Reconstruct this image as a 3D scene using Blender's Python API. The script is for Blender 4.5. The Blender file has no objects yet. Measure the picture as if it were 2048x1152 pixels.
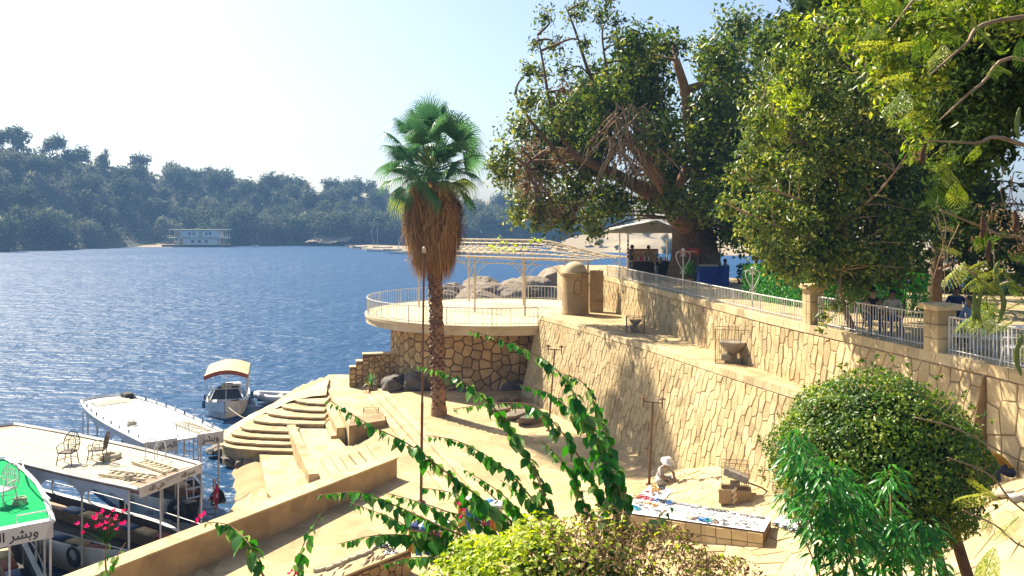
import bpy, bmesh, math, random
import numpy as np
from mathutils import Vector, Matrix, Euler

# ------------------------------------------------------------------ camera, sky, sun, exposure
F, YH, CZ = 1704.0, 445.0, 12.5          # focal length in photo pixels, horizon row, eye height above the river
SC = bpy.context.scene
COL = SC.collection
cam = bpy.data.cameras.new('camera')
cam.lens = 36.0 * F / 2048.0
cam.shift_y = -(576.0 - YH) / 2048.0
cam.clip_start, cam.clip_end = 0.1, 6000.0
cam_o = bpy.data.objects.new('camera', cam)
cam_o.location = (0, 0, CZ)
cam_o.rotation_euler = (math.radians(90), 0, 0)
COL.objects.link(cam_o)
SC.camera = cam_o

SUN_EL, SUN_AZ = math.radians(46), math.radians(-46)     # azimuth from +Y towards +X
world = bpy.data.worlds.new('World')
SC.world = world
world.use_nodes = True
wn = world.node_tree
bg = wn.nodes['Background']
sky = wn.nodes.new('ShaderNodeTexSky')
sky.sky_type = 'NISHITA'
sky.sun_disc = False
sky.sun_elevation = SUN_EL
sky.sun_rotation = SUN_AZ
sky.altitude = 100
sky.air_density = 1.0
sky.dust_density = 2.2
sky.ozone_density = 2.0
wn.links.new(sky.outputs[0], bg.inputs[0])
bg.inputs[1].default_value = 0.076
sl = bpy.data.lights.new('sun', 'SUN')
sl.energy = 5.0
sl.angle = math.radians(0.53)
sl.color = (1.0, 0.91, 0.74)
sun_o = bpy.data.objects.new('sun', sl)
SUNV = Vector((math.sin(SUN_AZ) * math.cos(SUN_EL), math.cos(SUN_AZ) * math.cos(SUN_EL), math.sin(SUN_EL)))
sun_o.rotation_euler = SUNV.to_track_quat('Z', 'Y').to_euler()
sun_o.location = (-20, 20, 60)
COL.objects.link(sun_o)
vs = SC.view_settings
vs.view_transform = 'Standard'
vs.look = 'None'
vs.gamma = 1.0
vs.exposure = 1.36
vs.use_curve_mapping = False
SC.cycles.max_bounces = 6
SC.cycles.transparent_max_bounces = 6
SC.cycles.volume_bounces = 0
SC.cycles.use_denoising = True

R = random.Random(7)
NR = np.random.default_rng(7)

# ------------------------------------------------------------------ pixel helpers (photo pixels 2048 x 1152)
def px(x, y, Y):
    return Vector(((x - 1024) / F * Y, Y, CZ - (y - YH) / F * Y))
def pz(x, y, z):
    return px(x, y, (CZ - z) * F / (y - YH))

# ------------------------------------------------------------------ materials
def _nt(name):
    m = bpy.data.materials.new(name)
    m.use_nodes = True
    nt = m.node_tree
    return m, nt, nt.nodes['Principled BSDF'], nt.nodes['Material Output']
def N(nt, t, **kw):
    n = nt.nodes.new(t)
    for k, v in kw.items():
        setattr(n, k, v)
    return n
def L(nt, a, b):
    nt.links.new(a, b)
def rgba(c):
    return (c[0], c[1], c[2], 1.0)
def mixc(nt, fac, a, b, blend='MIX'):
    m = N(nt, 'ShaderNodeMix', data_type='RGBA', blend_type=blend)
    for sock, v in ((m.inputs[0], fac), (m.inputs[6], a), (m.inputs[7], b)):
        if hasattr(v, 'is_linked'):
            L(nt, v, sock)
        elif isinstance(v, (int, float)):
            sock.default_value = v
        else:
            sock.default_value = rgba(v)
    return m.outputs[2]
def ramp(nt, fac, stops):
    r = N(nt, 'ShaderNodeValToRGB')
    e = r.color_ramp.elements
    while len(e) < len(stops):
        e.new(0.5)
    for i, (p, c) in enumerate(stops):
        e[i].position = p
        e[i].color = rgba(c) if not isinstance(c, (int, float)) else (c, c, c, 1)
    L(nt, fac, r.inputs[0])
    return r.outputs[0]
def noise(nt, vec, scale, detail=4, rough=0.55):
    n = N(nt, 'ShaderNodeTexNoise')
    n.inputs['Scale'].default_value = scale
    n.inputs['Detail'].default_value = detail
    n.inputs['Roughness'].default_value = rough
    L(nt, vec, n.inputs['Vector'])
    return n.outputs[0]
def mat(name, c1, c2=None, scale=3.0, rough=0.8, bump=0.15, bscale=None, metal=0.0, objrand=0.0, stain=None, spec=0.3, joints=None, mottle=None):
    m, nt, b, o = _nt(name)
    tc = N(nt, 'ShaderNodeTexCoord')
    geo = N(nt, 'ShaderNodeNewGeometry')
    pos = geo.outputs['Position']
    c2 = c2 or tuple(v * 0.8 for v in c1)
    n1 = noise(nt, pos, scale)
    col = mixc(nt, ramp(nt, n1, [(0.3, 0.0), (0.7, 1.0)]), c1, c2)
    if stain:
        n2 = noise(nt, pos, scale * 0.23, 6, 0.65)
        col = mixc(nt, ramp(nt, n2, [(0.5, 0.0), (0.72, 1.0)]), col, stain)
    if mottle:                                # colour differences from stone to stone and within stones
        vc = N(nt, 'ShaderNodeTexVoronoi')
        vc.inputs['Scale'].default_value = mottle
        L(nt, pos, vc.inputs['Vector'])
        sp_ = N(nt, 'ShaderNodeSeparateColor')
        L(nt, vc.outputs['Color'], sp_.inputs[0])
        col = mixc(nt, ramp(nt, sp_.outputs[0], [(0.55, 0.0), (1.0, 0.75)]), col, tuple(v * .62 for v in c2))
        nl = noise(nt, pos, .35, 5, .7)
        col = mixc(nt, ramp(nt, nl, [(0.52, 0.0), (0.75, 0.6)]), col, (c2[0] * .55, c2[1] * .5, c2[2] * .45))
    if joints:                                # thin joints between worn slabs too flat to model
        jm = N(nt, 'ShaderNodeMapping')
        jm.inputs['Rotation'].default_value = (0, 0, 0.35)
        jm.inputs['Scale'].default_value = (joints, joints * .8, 0.0)
        nz_ = N(nt, 'ShaderNodeTexNoise'); nz_.inputs['Scale'].default_value = 1.3
        L(nt, pos, nz_.inputs['Vector'])
        va = N(nt, 'ShaderNodeVectorMath', operation='MULTIPLY_ADD')
        va.inputs[1].default_value = (.35, .35, 0)
        L(nt, nz_.outputs['Color'], va.inputs[0]); L(nt, pos, va.inputs[2])
        L(nt, va.outputs[0], jm.inputs['Vector'])
        vo = N(nt, 'ShaderNodeTexVoronoi', feature='DISTANCE_TO_EDGE')
        vo.inputs['Scale'].default_value = 1.0
        L(nt, jm.outputs[0], vo.inputs['Vector'])
        n3 = noise(nt, pos, .9, 3)
        jf = N(nt, 'ShaderNodeMath', operation='MULTIPLY')
        L(nt, ramp(nt, vo.outputs[0], [(0.0, 0.75), (0.018, 0.0)]), jf.inputs[0])
        L(nt, ramp(nt, n3, [(0.38, 0.0), (0.62, 1.0)]), jf.inputs[1])
        col = mixc(nt, jf.outputs[0], col, tuple(v * .45 for v in c2))
    if objrand:
        oi = N(nt, 'ShaderNodeObjectInfo')
        hs = N(nt, 'ShaderNodeHueSaturation')
        mr = N(nt, 'ShaderNodeMapRange')
        mr.inputs[3].default_value = 1 - objrand
        mr.inputs[4].default_value = 1 + objrand
        L(nt, oi.outputs['Random'], mr.inputs[0])
        L(nt, mr.outputs[0], hs.inputs['Value'])
        L(nt, col, hs.inputs['Color'])
        col = hs.outputs[0]
    L(nt, col, b.inputs['Base Color'])
    b.inputs['Roughness'].default_value = rough
    b.inputs['Metallic'].default_value = metal
    b.inputs['Specular IOR Level'].default_value = spec
    if bump:
        nb = noise(nt, pos, bscale or scale * 4, 6, 0.65)
        bp = N(nt, 'ShaderNodeBump')
        bp.inputs['Strength'].default_value = bump
        bp.inputs['Distance'].default_value = 0.05
        L(nt, nb, bp.inputs['Height'])
        L(nt, bp.outputs[0], b.inputs['Normal'])
    return m
def leafmat(name, c1, c2, trans=0.35, rough=0.5, c3=None):
    m, nt, b, o = _nt(name)
    at = N(nt, 'ShaderNodeAttribute', attribute_name='rnd')
    stops = [(0.0, c1), (1.0, c2)] if c3 is None else [(0.0, c1), (0.6, c2), (1.0, c3)]
    col = ramp(nt, at.outputs['Fac'], stops)
    L(nt, col, b.inputs['Base Color'])
    b.inputs['Roughness'].default_value = rough
    b.inputs['Specular IOR Level'].default_value = 0.35
    tr = N(nt, 'ShaderNodeBsdfTranslucent')
    hs = N(nt, 'ShaderNodeHueSaturation')
    hs.inputs['Value'].default_value = 1.5
    hs.inputs['Saturation'].default_value = 1.1
    L(nt, col, hs.inputs['Color'])
    L(nt, hs.outputs[0], tr.inputs['Color'])
    ms = N(nt, 'ShaderNodeMixShader')
    ms.inputs[0].default_value = trans
    L(nt, b.outputs[0], ms.inputs[1])
    L(nt, tr.outputs[0], ms.inputs[2])
    L(nt, ms.outputs[0], o.inputs['Surface'])
    return m

M = {}
M['stone'] = mat('sandstone', (0.58, 0.45, 0.25), (0.49, 0.365, 0.185), 2.2, 0.85, 0.35, 14, objrand=0.16, stain=(0.43, 0.29, 0.13), mottle=1.9)
M['stone_pale'] = mat('pale_sandstone', (0.59, 0.465, 0.265), (0.50, 0.38, 0.20), 1.6, 0.85, 0.3, 10, objrand=0.12, stain=(0.42, 0.29, 0.145), mottle=1.3)
M['mortar'] = mat('mortar', (0.34, 0.235, 0.12), (0.25, 0.165, 0.08), 4, 0.95, 0.3)
M['rubble'] = mat('rubble_stone', (0.50, 0.34, 0.16), (0.36, 0.23, 0.10), 3, 0.85, 0.35, 9, objrand=0.28)
M['dark_mortar'] = mat('dark_mortar', (0.17, 0.105, 0.055), (0.11, 0.065, 0.035), 4, 0.95, 0.3)
M['floor'] = mat('paving_dust', (0.54, 0.41, 0.22), (0.45, 0.33, 0.165), 1.3, 0.9, 0.3, 6, stain=(0.38, 0.26, 0.13), joints=.62, mottle=.9)
M['flag'] = mat('flagstone', (0.60, 0.46, 0.25), (0.51, 0.375, 0.185), 1.5, 0.85, 0.3, 8, objrand=0.14, stain=(0.40, 0.275, 0.135), mottle=1.4)
M['render'] = mat('plaster', (0.45, 0.325, 0.175), (0.36, 0.25, 0.13), 1.8, 0.9, 0.3, 12, stain=(0.23, 0.155, 0.08), mottle=.8)
M['concrete'] = mat('concrete', (0.60, 0.49, 0.32), (0.50, 0.39, 0.24), 1.4, 0.9, 0.15, 10, stain=(0.36, 0.27, 0.16))
M['rock'] = mat('granite_rock', (0.30, 0.225, 0.15), (0.16, 0.12, 0.085), 1.2, 0.8, 0.6, 3, stain=(0.10, 0.085, 0.07))
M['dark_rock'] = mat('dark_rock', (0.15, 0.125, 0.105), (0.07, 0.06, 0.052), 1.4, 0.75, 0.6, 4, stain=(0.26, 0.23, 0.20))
M['sand'] = mat('river_sand', (0.42, 0.29, 0.15), (0.33, 0.22, 0.11), 1.1, 0.95, 0.3, 8)
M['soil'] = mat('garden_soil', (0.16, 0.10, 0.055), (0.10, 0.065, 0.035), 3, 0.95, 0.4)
M['rail'] = mat('rail_paint', (0.62, 0.60, 0.55), (0.45, 0.42, 0.36), 3, 0.5, 0.05, objrand=0.1)
M['iron'] = mat('painted_iron', (0.10, 0.085, 0.07), (0.05, 0.042, 0.036), 6, 0.55, 0.1)
M['rust'] = mat('rusty_iron', (0.17, 0.085, 0.04), (0.09, 0.045, 0.025), 8, 0.75, 0.2)
M['cream_metal'] = mat('cream_metal', (0.58, 0.50, 0.36), (0.42, 0.33, 0.2), 4, 0.55, 0.08)
M['white_paint'] = mat('white_paint', (0.74, 0.74, 0.72), (0.62, 0.61, 0.58), 2, 0.45, 0.04, stain=(0.42, 0.38, 0.32))
M['black'] = mat('black_rubber', (0.02, 0.02, 0.02), (0.035, 0.032, 0.03), 6, 0.7, 0.1)
M['bark'] = mat('bark', (0.20, 0.13, 0.075), (0.10, 0.062, 0.036), 5, 0.9, 0.6, 12)
M['bark_red'] = mat('bark_reddish', (0.36, 0.20, 0.10), (0.20, 0.11, 0.055), 4, 0.85, 0.4, 10)
M['twig'] = mat('dry_twig', (0.40, 0.28, 0.17), (0.26, 0.17, 0.095), 9, 0.9, 0.1)

# ------------------------------------------------------------------ mesh building
class MB:
    def __init__(s):
        s.v, s.f, s.m = [], [], []
    def add(s, vs_, fs_, m=0):
        o = len(s.v)
        s.v += [tuple(p) for p in vs_]
        for f in fs_:
            s.f.append(tuple(i + o for i in f))
            s.m.append(m)
        return s
    def obox(s, o, a, b, c, m=0):          # corner o and edge vectors a, b, c
        o, a, b, c = map(Vector, (o, a, b, c))
        P = [o, o + a, o + a + b, o + b, o + c, o + a + c, o + a + b + c, o + b + c]
        Fq = [(0, 3, 2, 1), (4, 5, 6, 7), (0, 1, 5, 4), (1, 2, 6, 5), (2, 3, 7, 6), (3, 0, 4, 7)]
        if a.cross(b).dot(c) < 0:
            Fq = [tuple(reversed(f)) for f in Fq]
        return s.add(P, Fq, m)
    def box(s, c, d, rz=0.0, m=0):
        c = Vector(c)
        q = Matrix.Rotation(rz, 3, 'Z')
        a, b, e = q @ Vector((d[0], 0, 0)), q @ Vector((0, d[1], 0)), Vector((0, 0, d[2]))
        return s.obox(c - a / 2 - b / 2 - e / 2, a, b, e, m)
    def bbox(s, c, d, rz=0.0, bev=0.02, m=0):   # box with chamfered vertical and top edges
        c = Vector(c); q = Matrix.Rotation(rz, 3, 'Z')
        hx, hy, hz = d[0] / 2, d[1] / 2, d[2] / 2
        ring = lambda k: [(-hx + k, -hy), (hx - k, -hy), (hx, -hy + k), (hx, hy - k), (hx - k, hy), (-hx + k, hy), (-hx, hy - k), (-hx, -hy + k)]
        V = []
        for z, ins in ((-hz, 0), (hz - bev, 0), (hz, bev)):
            for (x, y) in ring(bev):
                fx, fy = (hx - ins) / hx, (hy - ins) / hy
                V.append(c + q @ Vector((x * fx, y * fy, z)))
        Fs = [tuple(range(7, -1, -1)), tuple(range(16, 24))]
        for r in (0, 8):
            for i in range(8):
                j = (i + 1) % 8
                Fs.append((r + i, r + j, r + 8 + j, r + 8 + i))
        return s.add(V, Fs, m)
    def tube(s, pts, rad, n=6, cap=True, m=0, up=None):
        pts = [Vector(p) for p in pts]
        k = len(pts)
        if isinstance(rad, (int, float)):
            rad = [rad] * k
        V, Fs = [], []
        prev = None
        for i, p in enumerate(pts):
            t = (pts[min(i + 1, k - 1)] - pts[max(i - 1, 0)])
            t = t.normalized() if t.length > 1e-9 else Vector((0, 0, 1))
            if prev is None:
                ref = Vector((0, 0, 1)) if abs(t.z) < 0.9 else Vector((1, 0, 0))
                a = t.cross(ref).normalized()
            else:
                a = (prev - t * prev.dot(t))
                a = a.normalized() if a.length > 1e-6 else t.orthogonal().normalized()
            prev = a
            b = t.cross(a)
            for j in range(n):
                w = 2 * math.pi * j / n
                V.append(p + (a * math.cos(w) + b * math.sin(w)) * rad[i])
        for i in range(k - 1):
            for j in range(n):
                q = (j + 1) % n
                Fs.append((i * n + j, i * n + q, (i + 1) * n + q, (i + 1) * n + j))
        if cap:
            Fs.append(tuple(range(n - 1, -1, -1)))
            Fs.append(tuple(range((k - 1) * n, k * n)))
        return s.add(V, Fs, m)
    def lathe(s, prof, c=(0, 0, 0), n=16, m=0, a0=0.0, a1=2 * math.pi):
        c = Vector(c)
        full = abs(a1 - a0 - 2 * math.pi) < 1e-6
        cols = n if full else n + 1
        V = []
        for (r, z) in prof:
            for j in range(cols):
                w = a0 + (a1 - a0) * j / n
                V.append(c + Vector((r * math.cos(w), r * math.sin(w), z)))
        Fs = []
        for i in range(len(prof) - 1):
            for j in range(n):
                q = (j + 1) % cols
                Fs.append((i * cols + j, i * cols + q, (i + 1) * cols + q, (i + 1) * cols + j))
        return s.add(V, Fs, m)
    def prism(s, poly, z0, z1, m=0, mt=None):       # poly: list of (x, y) or vectors; z0/z1 numbers or lists
        poly = [(p[0], p[1]) for p in poly]
        area = sum(poly[i][0] * poly[(i + 1) % len(poly)][1] - poly[(i + 1) % len(poly)][0] * poly[i][1] for i in range(len(poly)))
        n = len(poly)
        zt = z1 if isinstance(z1, (list, tuple)) else [z1] * n
        zb = z0 if isinstance(z0, (list, tuple)) else [z0] * n
        if area < 0:
            poly.reverse(); zt = list(reversed(zt)); zb = list(reversed(zb))
        V = [(p[0], p[1], zb[i]) for i, p in enumerate(poly)] + [(p[0], p[1], zt[i]) for i, p in enumerate(poly)]
        s.add(V, [tuple(range(n - 1, -1, -1))], m)
        o = len(s.v) - 2 * n
        s.f.append(tuple(o + n + i for i in range(n))); s.m.append(m if mt is None else mt)
        for i in range(n):
            j = (i + 1) % n
            s.f.append((o + i, o + j, o + n + j, o + n + i)); s.m.append(m)
        return s
    def grid(s, fn, nu, nv, m=0):
        V = [fn(i / nu, j / nv) for i in range(nu + 1) for j in range(nv + 1)]
        w = nv + 1
        Fs = [(i * w + j, (i + 1) * w + j, (i + 1) * w + j + 1, i * w + j + 1) for i in range(nu) for j in range(nv)]
        return s.add(V, Fs, m)
    def torus(s, c, ax, R_, r, n=16, k=6, m=0):
        c, ax = Vector(c), Vector(ax).normalized()
        a = ax.orthogonal().normalized(); b = ax.cross(a)
        V, Fs = [], []
        for i in range(n):
            w = 2 * math.pi * i / n
            d = a * math.cos(w) + b * math.sin(w)
            for j in range(k):
                u = 2 * math.pi * j / k
                V.append(c + d * (R_ + r * math.cos(u)) + ax * r * math.sin(u))
        for i in range(n):
            for j in range(k):
                Fs.append((i * k + j, ((i + 1) % n) * k + j, ((i + 1) % n) * k + (j + 1) % k, i * k + (j + 1) % k))
        return s.add(V, Fs, m)
    def ball(s, c, r, n=10, k=6, sc=(1, 1, 1), m=0):
        c = Vector(c)
        prof = [(math.sin(math.pi * i / k), -math.cos(math.pi * i / k)) for i in range(k + 1)]
        V = []
        for (pr, z) in prof:
            for j in range(n):
                w = 2 * math.pi * j / n
                V.append(c + Vector((pr * math.cos(w) * r * sc[0], pr * math.sin(w) * r * sc[1], z * r * sc[2])))
        Fs = [(i * n + j, i * n + (j + 1) % n, (i + 1) * n + (j + 1) % n, (i + 1) * n + j) for i in range(k) for j in range(n)]
        return s.add(V, Fs, m)
    def build(s, name, mats, parent=None, smooth=False):
        org = ORG.get(parent.name, Vector()) if parent is not None else Vector()
        me = bpy.data.meshes.new(name)
        me.from_pydata([(p[0] - org.x, p[1] - org.y, p[2] - org.z) for p in s.v], [], s.f)
        mats = mats if isinstance(mats, (list, tuple)) else [mats]
        for q in mats:
            me.materials.append(M[q] if isinstance(q, str) else q)
        if len(mats) > 1:
            me.polygons.foreach_set('material_index', s.m)
        if smooth:
            me.polygons.foreach_set('use_smooth', [True] * len(me.polygons))
            if hasattr(me, 'set_sharp_from_angle') and smooth != 'all':
                me.set_sharp_from_angle(angle=math.radians(40))
        me.update()
        return link(name, me, parent)
ORG = {}
def link(name, data, parent=None, loc=None):
    o = bpy.data.objects.new(name, data)
    COL.objects.link(o)
    if parent is not None:
        o.parent = parent
        ORG[o.name] = ORG.get(parent.name, Vector())
    if loc is not None:
        o.location = loc
    return o
def thing(name, label, cat, loc=(0, 0, 0), group=None):
    o = link(name, None)
    o.location = loc
    ORG[o.name] = Vector(loc)
    o['label'] = label; o['category'] = cat
    if group:
        o['group'] = group
    return o
def tag(o, label, cat, group=None):
    o['label'] = label; o['category'] = cat
    if group:
        o['group'] = group
    return o
def struct(o):
    o['kind'] = 'structure'
    return o
def copy_tree(o, parent=None, depth=0):
    c = o.copy(); COL.objects.link(c); c.parent = parent
    for ch in o.children:
        if depth < 2:
            copy_tree(ch, c, depth + 1)
    return c
def place(o, loc, rz=0.0, sc=1.0, label=None):
    o.location = loc
    o.rotation_euler = (0, 0, rz)
    o.scale = (sc, sc, sc)
    if label:
        o['label'] = label
    return o
def piece(name, me, parent, loc, rot=None, sc=None):   # a child sharing mesh data; loc in world coordinates
    o = bpy.data.objects.new(name, me)
    COL.objects.link(o)
    o.parent = parent
    o.location = Vector(loc) - ORG.get(parent.name, Vector())
    if rot is not None:
        o.rotation_euler = rot
    if sc is not None:
        o.scale = sc
    ORG[o.name] = ORG.get(parent.name, Vector())
    return o
def mesh_of(mb, name, mats, smooth=False):
    o = mb.build(name, mats, None, smooth)
    me = o.data
    bpy.data.objects.remove(o)
    return me

# ------------------------------------------------------------------ numpy leaf meshes
def np_mesh(name, V, quads, mt, rnd=None):
    me = bpy.data.meshes.new(name)
    nv, nf = len(V), len(quads)
    k = quads.shape[1]
    me.vertices.add(nv)
    me.vertices.foreach_set('co', np.ascontiguousarray(V, dtype=np.float32).ravel())
    me.loops.add(nf * k)
    me.loops.foreach_set('vertex_index', np.ascontiguousarray(quads, dtype=np.int32).ravel())
    me.polygons.add(nf)
    me.polygons.foreach_set('loop_start', np.arange(0, nf * k, k, dtype=np.int32))
    try:
        me.polygons.foreach_set('loop_total', np.full(nf, k, dtype=np.int32))
    except Exception:
        pass
    me.materials.append(M[mt] if isinstance(mt, str) else mt)
    me.update(calc_edges=True)
    if rnd is not None:
        at = me.attributes.new('rnd', 'FLOAT', 'FACE')
        at.data.foreach_set('value', np.ascontiguousarray(rnd, dtype=np.float32))
    return me
def unit(a):
    return a / np.maximum(np.linalg.norm(a, axis=1, keepdims=True), 1e-9)
def leaf_mesh(name, P, nrm, size, mt, aspect=0.5, droop=0.25, spread=0.8, rnd=None, fold=0.12):
    """One diamond leaf of two halves per point; nrm is the preferred face normal."""
    n = len(P)
    nn = unit(nrm + NR.normal(0, spread, (n, 3)))
    d = NR.normal(0, 1, (n, 3)); d[:, 2] -= droop * 2
    d = unit(d - nn * np.sum(d * nn, axis=1, keepdims=True))
    s = np.cross(nn, d)
    ln = (size * NR.uniform(0.65, 1.3, n))[:, None]
    w = ln * aspect * 0.5
    A = P - d * ln * 0.5
    C = P + d * ln * 0.5
    Bl = P + s * w + nn * ln * fold - d * ln * 0.05
    Br = P - s * w + nn * ln * fold - d * ln * 0.05
    V = np.stack([A, Bl, C, Br], axis=1).reshape(-1, 3)
    i = np.arange(n)[:, None] * 4
    tris = np.concatenate([i + np.array([[0, 1, 2]]), i + np.array([[0, 2, 3]])], axis=1).reshape(-1, 3)
    if rnd is None:
        rnd = NR.random(n)
    return np_mesh(name, V, tris, mt, np.repeat(rnd, 2))
def clump_points(cs, per_m2, shell=0.5, jit=0.12, flat=1.0):
    """cs: list of (center, radius); points biased to the outer shell of uneven clumps."""
    Ps, Ns = [], []
    for c, r in cs:
        n = max(12, int(per_m2 * r * r * 4))
        d = unit(NR.normal(0, 1, (n, 3)))
        ph = NR.uniform(0, 6.28, 6)
        lump = 1 + 0.22 * np.sin(d[:, 0] * 5 + ph[0]) * np.sin(d[:, 1] * 5 + ph[1]) + 0.16 * np.sin(d[:, 2] * 7 + ph[2]) * np.sin(d[:, 0] * 8 + ph[3])
        rr = r * lump * (1 - shell * NR.random(n) ** 1.6) + NR.normal(0, jit * r, n)
        q = d * rr[:, None]
        q[:, 2] *= flat
        Ps.append(np.array(c)[None] + q)
        nn = d.copy(); nn[:, 2] += 0.5
        Ns.append(unit(nn))
    return np.concatenate(Ps), np.concatenate(Ns)
def curve_pts(pts, n=8):
    """Catmull-Rom through points."""
    pts = [Vector(p) for p in pts]
    if len(pts) < 3:
        return [pts[0].lerp(pts[-1], i / n) for i in range(n + 1)]
    out = []
    P = [2 * pts[0] - pts[1]] + pts + [2 * pts[-1] - pts[-2]]
    for i in range(1, len(P) - 2):
        for k in range(n):
            t = k / n
            a, b, c, d = P[i - 1], P[i], P[i + 1], P[i + 2]
            out.append(0.5 * ((2 * b) + (c - a) * t + (2 * a - 5 * b + 4 * c - d) * t * t + (3 * b - a - 3 * c + d) * t ** 3))
    out.append(pts[-1])
    return out

# ------------------------------------------------------------------ stones laid on a surface
def clip(poly, a, b, c):                    # keep a*x + b*y <= c
    out = []
    n = len(poly)
    for i in range(n):
        p, q = poly[i], poly[(i + 1) % n]
        dp, dq = a * p[0] + b * p[1] - c, a * q[0] + b * q[1] - c
        if dp <= 0:
            out.append(p)
        if (dp < 0 < dq) or (dq < 0 < dp):
            t = dp / (dp - dq)
            out.append((p[0] + (q[0] - p[0]) * t, p[1] + (q[1] - p[1]) * t))
    return out
def cells(u0, u1, v0, v1, cw, ch, jit, rnd, stagger=0.5):
    nu, nv = max(1, round((u1 - u0) / cw)), max(1, round((v1 - v0) / ch))
    cw, ch = (u1 - u0) / nu, (v1 - v0) / nv
    S = {}
    for i in range(-2, nu + 2):
        for j in range(-2, nv + 2):
            S[i, j] = (i + 0.5 + rnd.uniform(-jit, jit), j + 0.5 + (stagger if i % 2 else 0) + rnd.uniform(-jit, jit))
    out = []
    for i in range(-1, nu + 1):
        for j in range(-1, nv + 1):
            x, y = S[i, j]
            poly = [(0, 0), (nu, 0), (nu, nv), (0, nv)]
            for di in (-2, -1, 0, 1, 2):
                for dj in (-2, -1, 0, 1, 2):
                    if (di or dj) and (i + di, j + dj) in S and poly:
                        x2, y2 = S[i + di, j + dj]
                        a, b = x2 - x, y2 - y
                        poly = clip(poly, a, b, (x2 * x2 + y2 * y2 - x * x - y * y) / 2)
            if len(poly) >= 3:
                P = [(u0 + p[0] * cw, v0 + p[1] * ch) for p in poly]
                Q = []
                for p in P:                      # drop tiny edges
                    if not Q or math.hypot(p[0] - Q[-1][0], p[1] - Q[-1][1]) > 0.06 * min(cw, ch):
                        Q.append(p)
                if len(Q) >= 3:
                    out.append(Q)
    return out
def inset(poly, g):
    n = len(poly)
    cx, cy = sum(p[0] for p in poly) / n, sum(p[1] for p in poly) / n
    area = sum(poly[i][0] * poly[(i + 1) % n][1] - poly[(i + 1) % n][0] * poly[i][1] for i in range(n))
    sg = 1 if area > 0 else -1
    big = [(cx - 1e3, cy - 1e3), (cx + 1e3, cy - 1e3), (cx + 1e3, cy + 1e3), (cx - 1e3, cy + 1e3)]
    for i in range(n):
        p, q = poly[i], poly[(i + 1) % n]
        dx, dy = q[0] - p[0], q[1] - p[1]
        l = math.hypot(dx, dy)
        if l < 1e-6:
            continue
        nx, ny = sg * dy / l, -sg * dx / l
        big = clip(big, nx, ny, nx * p[0] + ny * p[1] - g)
        if len(big) < 3:
            return None
    return big
def stones(parent, name, mapf, polys, gap, depth, mt, rnd, limit=300, keep=None, size_key=None, uneven=0.35, bev=0.6):
    """Each polygon of uv space becomes a proud bevelled stone; mapf(u, v, h) gives the world point."""
    todo = []
    for P in polys:
        A = inset(P, gap / 2)
        if not A or len(A) < 3:
            continue
        cu, cv = sum(p[0] for p in A) / len(A), sum(p[1] for p in A) / len(A)
        if keep and not keep(cu, cv):
            continue
        todo.append((A, cu, cv))
    if size_key:
        todo.sort(key=lambda t: size_key(t[1], t[2]))
    rest = MB()
    for k, (A, cu, cv) in enumerate(todo):
        B = inset(A, depth * bev) or A
        h = depth * (1 + rnd.uniform(-uneven, uneven))
        tx, ty = rnd.uniform(-.045, .045), rnd.uniform(-.045, .045)
        n, nb = len(A), len(B)
        V = [mapf(u, v, -0.03) for u, v in A]
        if nb == n:
            V += [mapf(u, v, h * 0.6) for u, v in A] + [mapf(u, v, h + tx * (u - cu) + ty * (v - cv)) for u, v in B]
            Fs = [(r + i, r + (i + 1) % n, r + n + (i + 1) % n, r + n + i) for r in (0, n) for i in range(n)] + [tuple(range(2 * n, 3 * n))]
        else:
            V += [mapf(u, v, h) for u, v in A]
            Fs = [(i, (i + 1) % n, n + (i + 1) % n, n + i) for i in range(n)] + [tuple(range(n, 2 * n))]
        if k < limit:
            MB().add(V, Fs).build(name, mt, parent)
        else:
            rest.add(V, Fs)
    if rest.v:
        o = rest.build(name + '_field', mt, parent)
        o['kind'] = 'stuff'
# ------------------------------------------------------------------ levels
Z_TER, Z_LEDGE, Z_BAL, Z_PLAZA, Z_PROM = 9.2, 7.25, 6.7, 2.7, 2.3

# ------------------------------------------------------------------ river
def water_mat():
    m, nt, b, o = _nt('river_water')
    geo = N(nt, 'ShaderNodeNewGeometry')
    mp = N(nt, 'ShaderNodeMapping')
    mp.inputs['Scale'].default_value = (0.55, 1.0, 1.0)
    mp.inputs['Rotation'].default_value = (0, 0, math.radians(12))
    L(nt, geo.outputs['Position'], mp.inputs['Vector'])
    n1 = noise(nt, mp.outputs[0], 1.3, 3, 0.55)
    n2 = noise(nt, mp.outputs[0], 0.30, 3, 0.6)
    n3 = noise(nt, mp.outputs[0], 0.03, 3, 0.5)
    add = N(nt, 'ShaderNodeMath', operation='MULTIPLY_ADD')
    L(nt, n2, add.inputs[0]); add.inputs[1].default_value = 2.6; L(nt, n1, add.inputs[2])
    bp = N(nt, 'ShaderNodeBump')
    bp.inputs['Distance'].default_value = 0.5
    st = ramp(nt, n3, [(0.35, 0.55), (0.65, 1.0)])
    L(nt, st, bp.inputs['Strength'])
    L(nt, add.outputs[0], bp.inputs['Height'])
    L(nt, bp.outputs[0], b.inputs['Normal'])
    b.inputs['Base Color'].default_value = (0.008, 0.05, 0.125, 1)
    b.inputs['Roughness'].default_value = 0.42
    b.inputs['IOR'].default_value = 1.33
    b.inputs['Specular IOR Level'].default_value = 0.15
    return m
M['water'] = water_mat()
w = MB().add([(-900, -60, 0), (900, -60, 0), (900, 900, 0), (-900, 900, 0)], [(0, 1, 2, 3)]).build('river', 'water')
struct(w)
rb = MB().add([(-900, -60, -4), (900, -60, -4), (900, 900, -4), (-900, 900, -4)], [(0, 1, 2, 3)]).build('river_bed', 'sand')
struct(rb)

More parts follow.
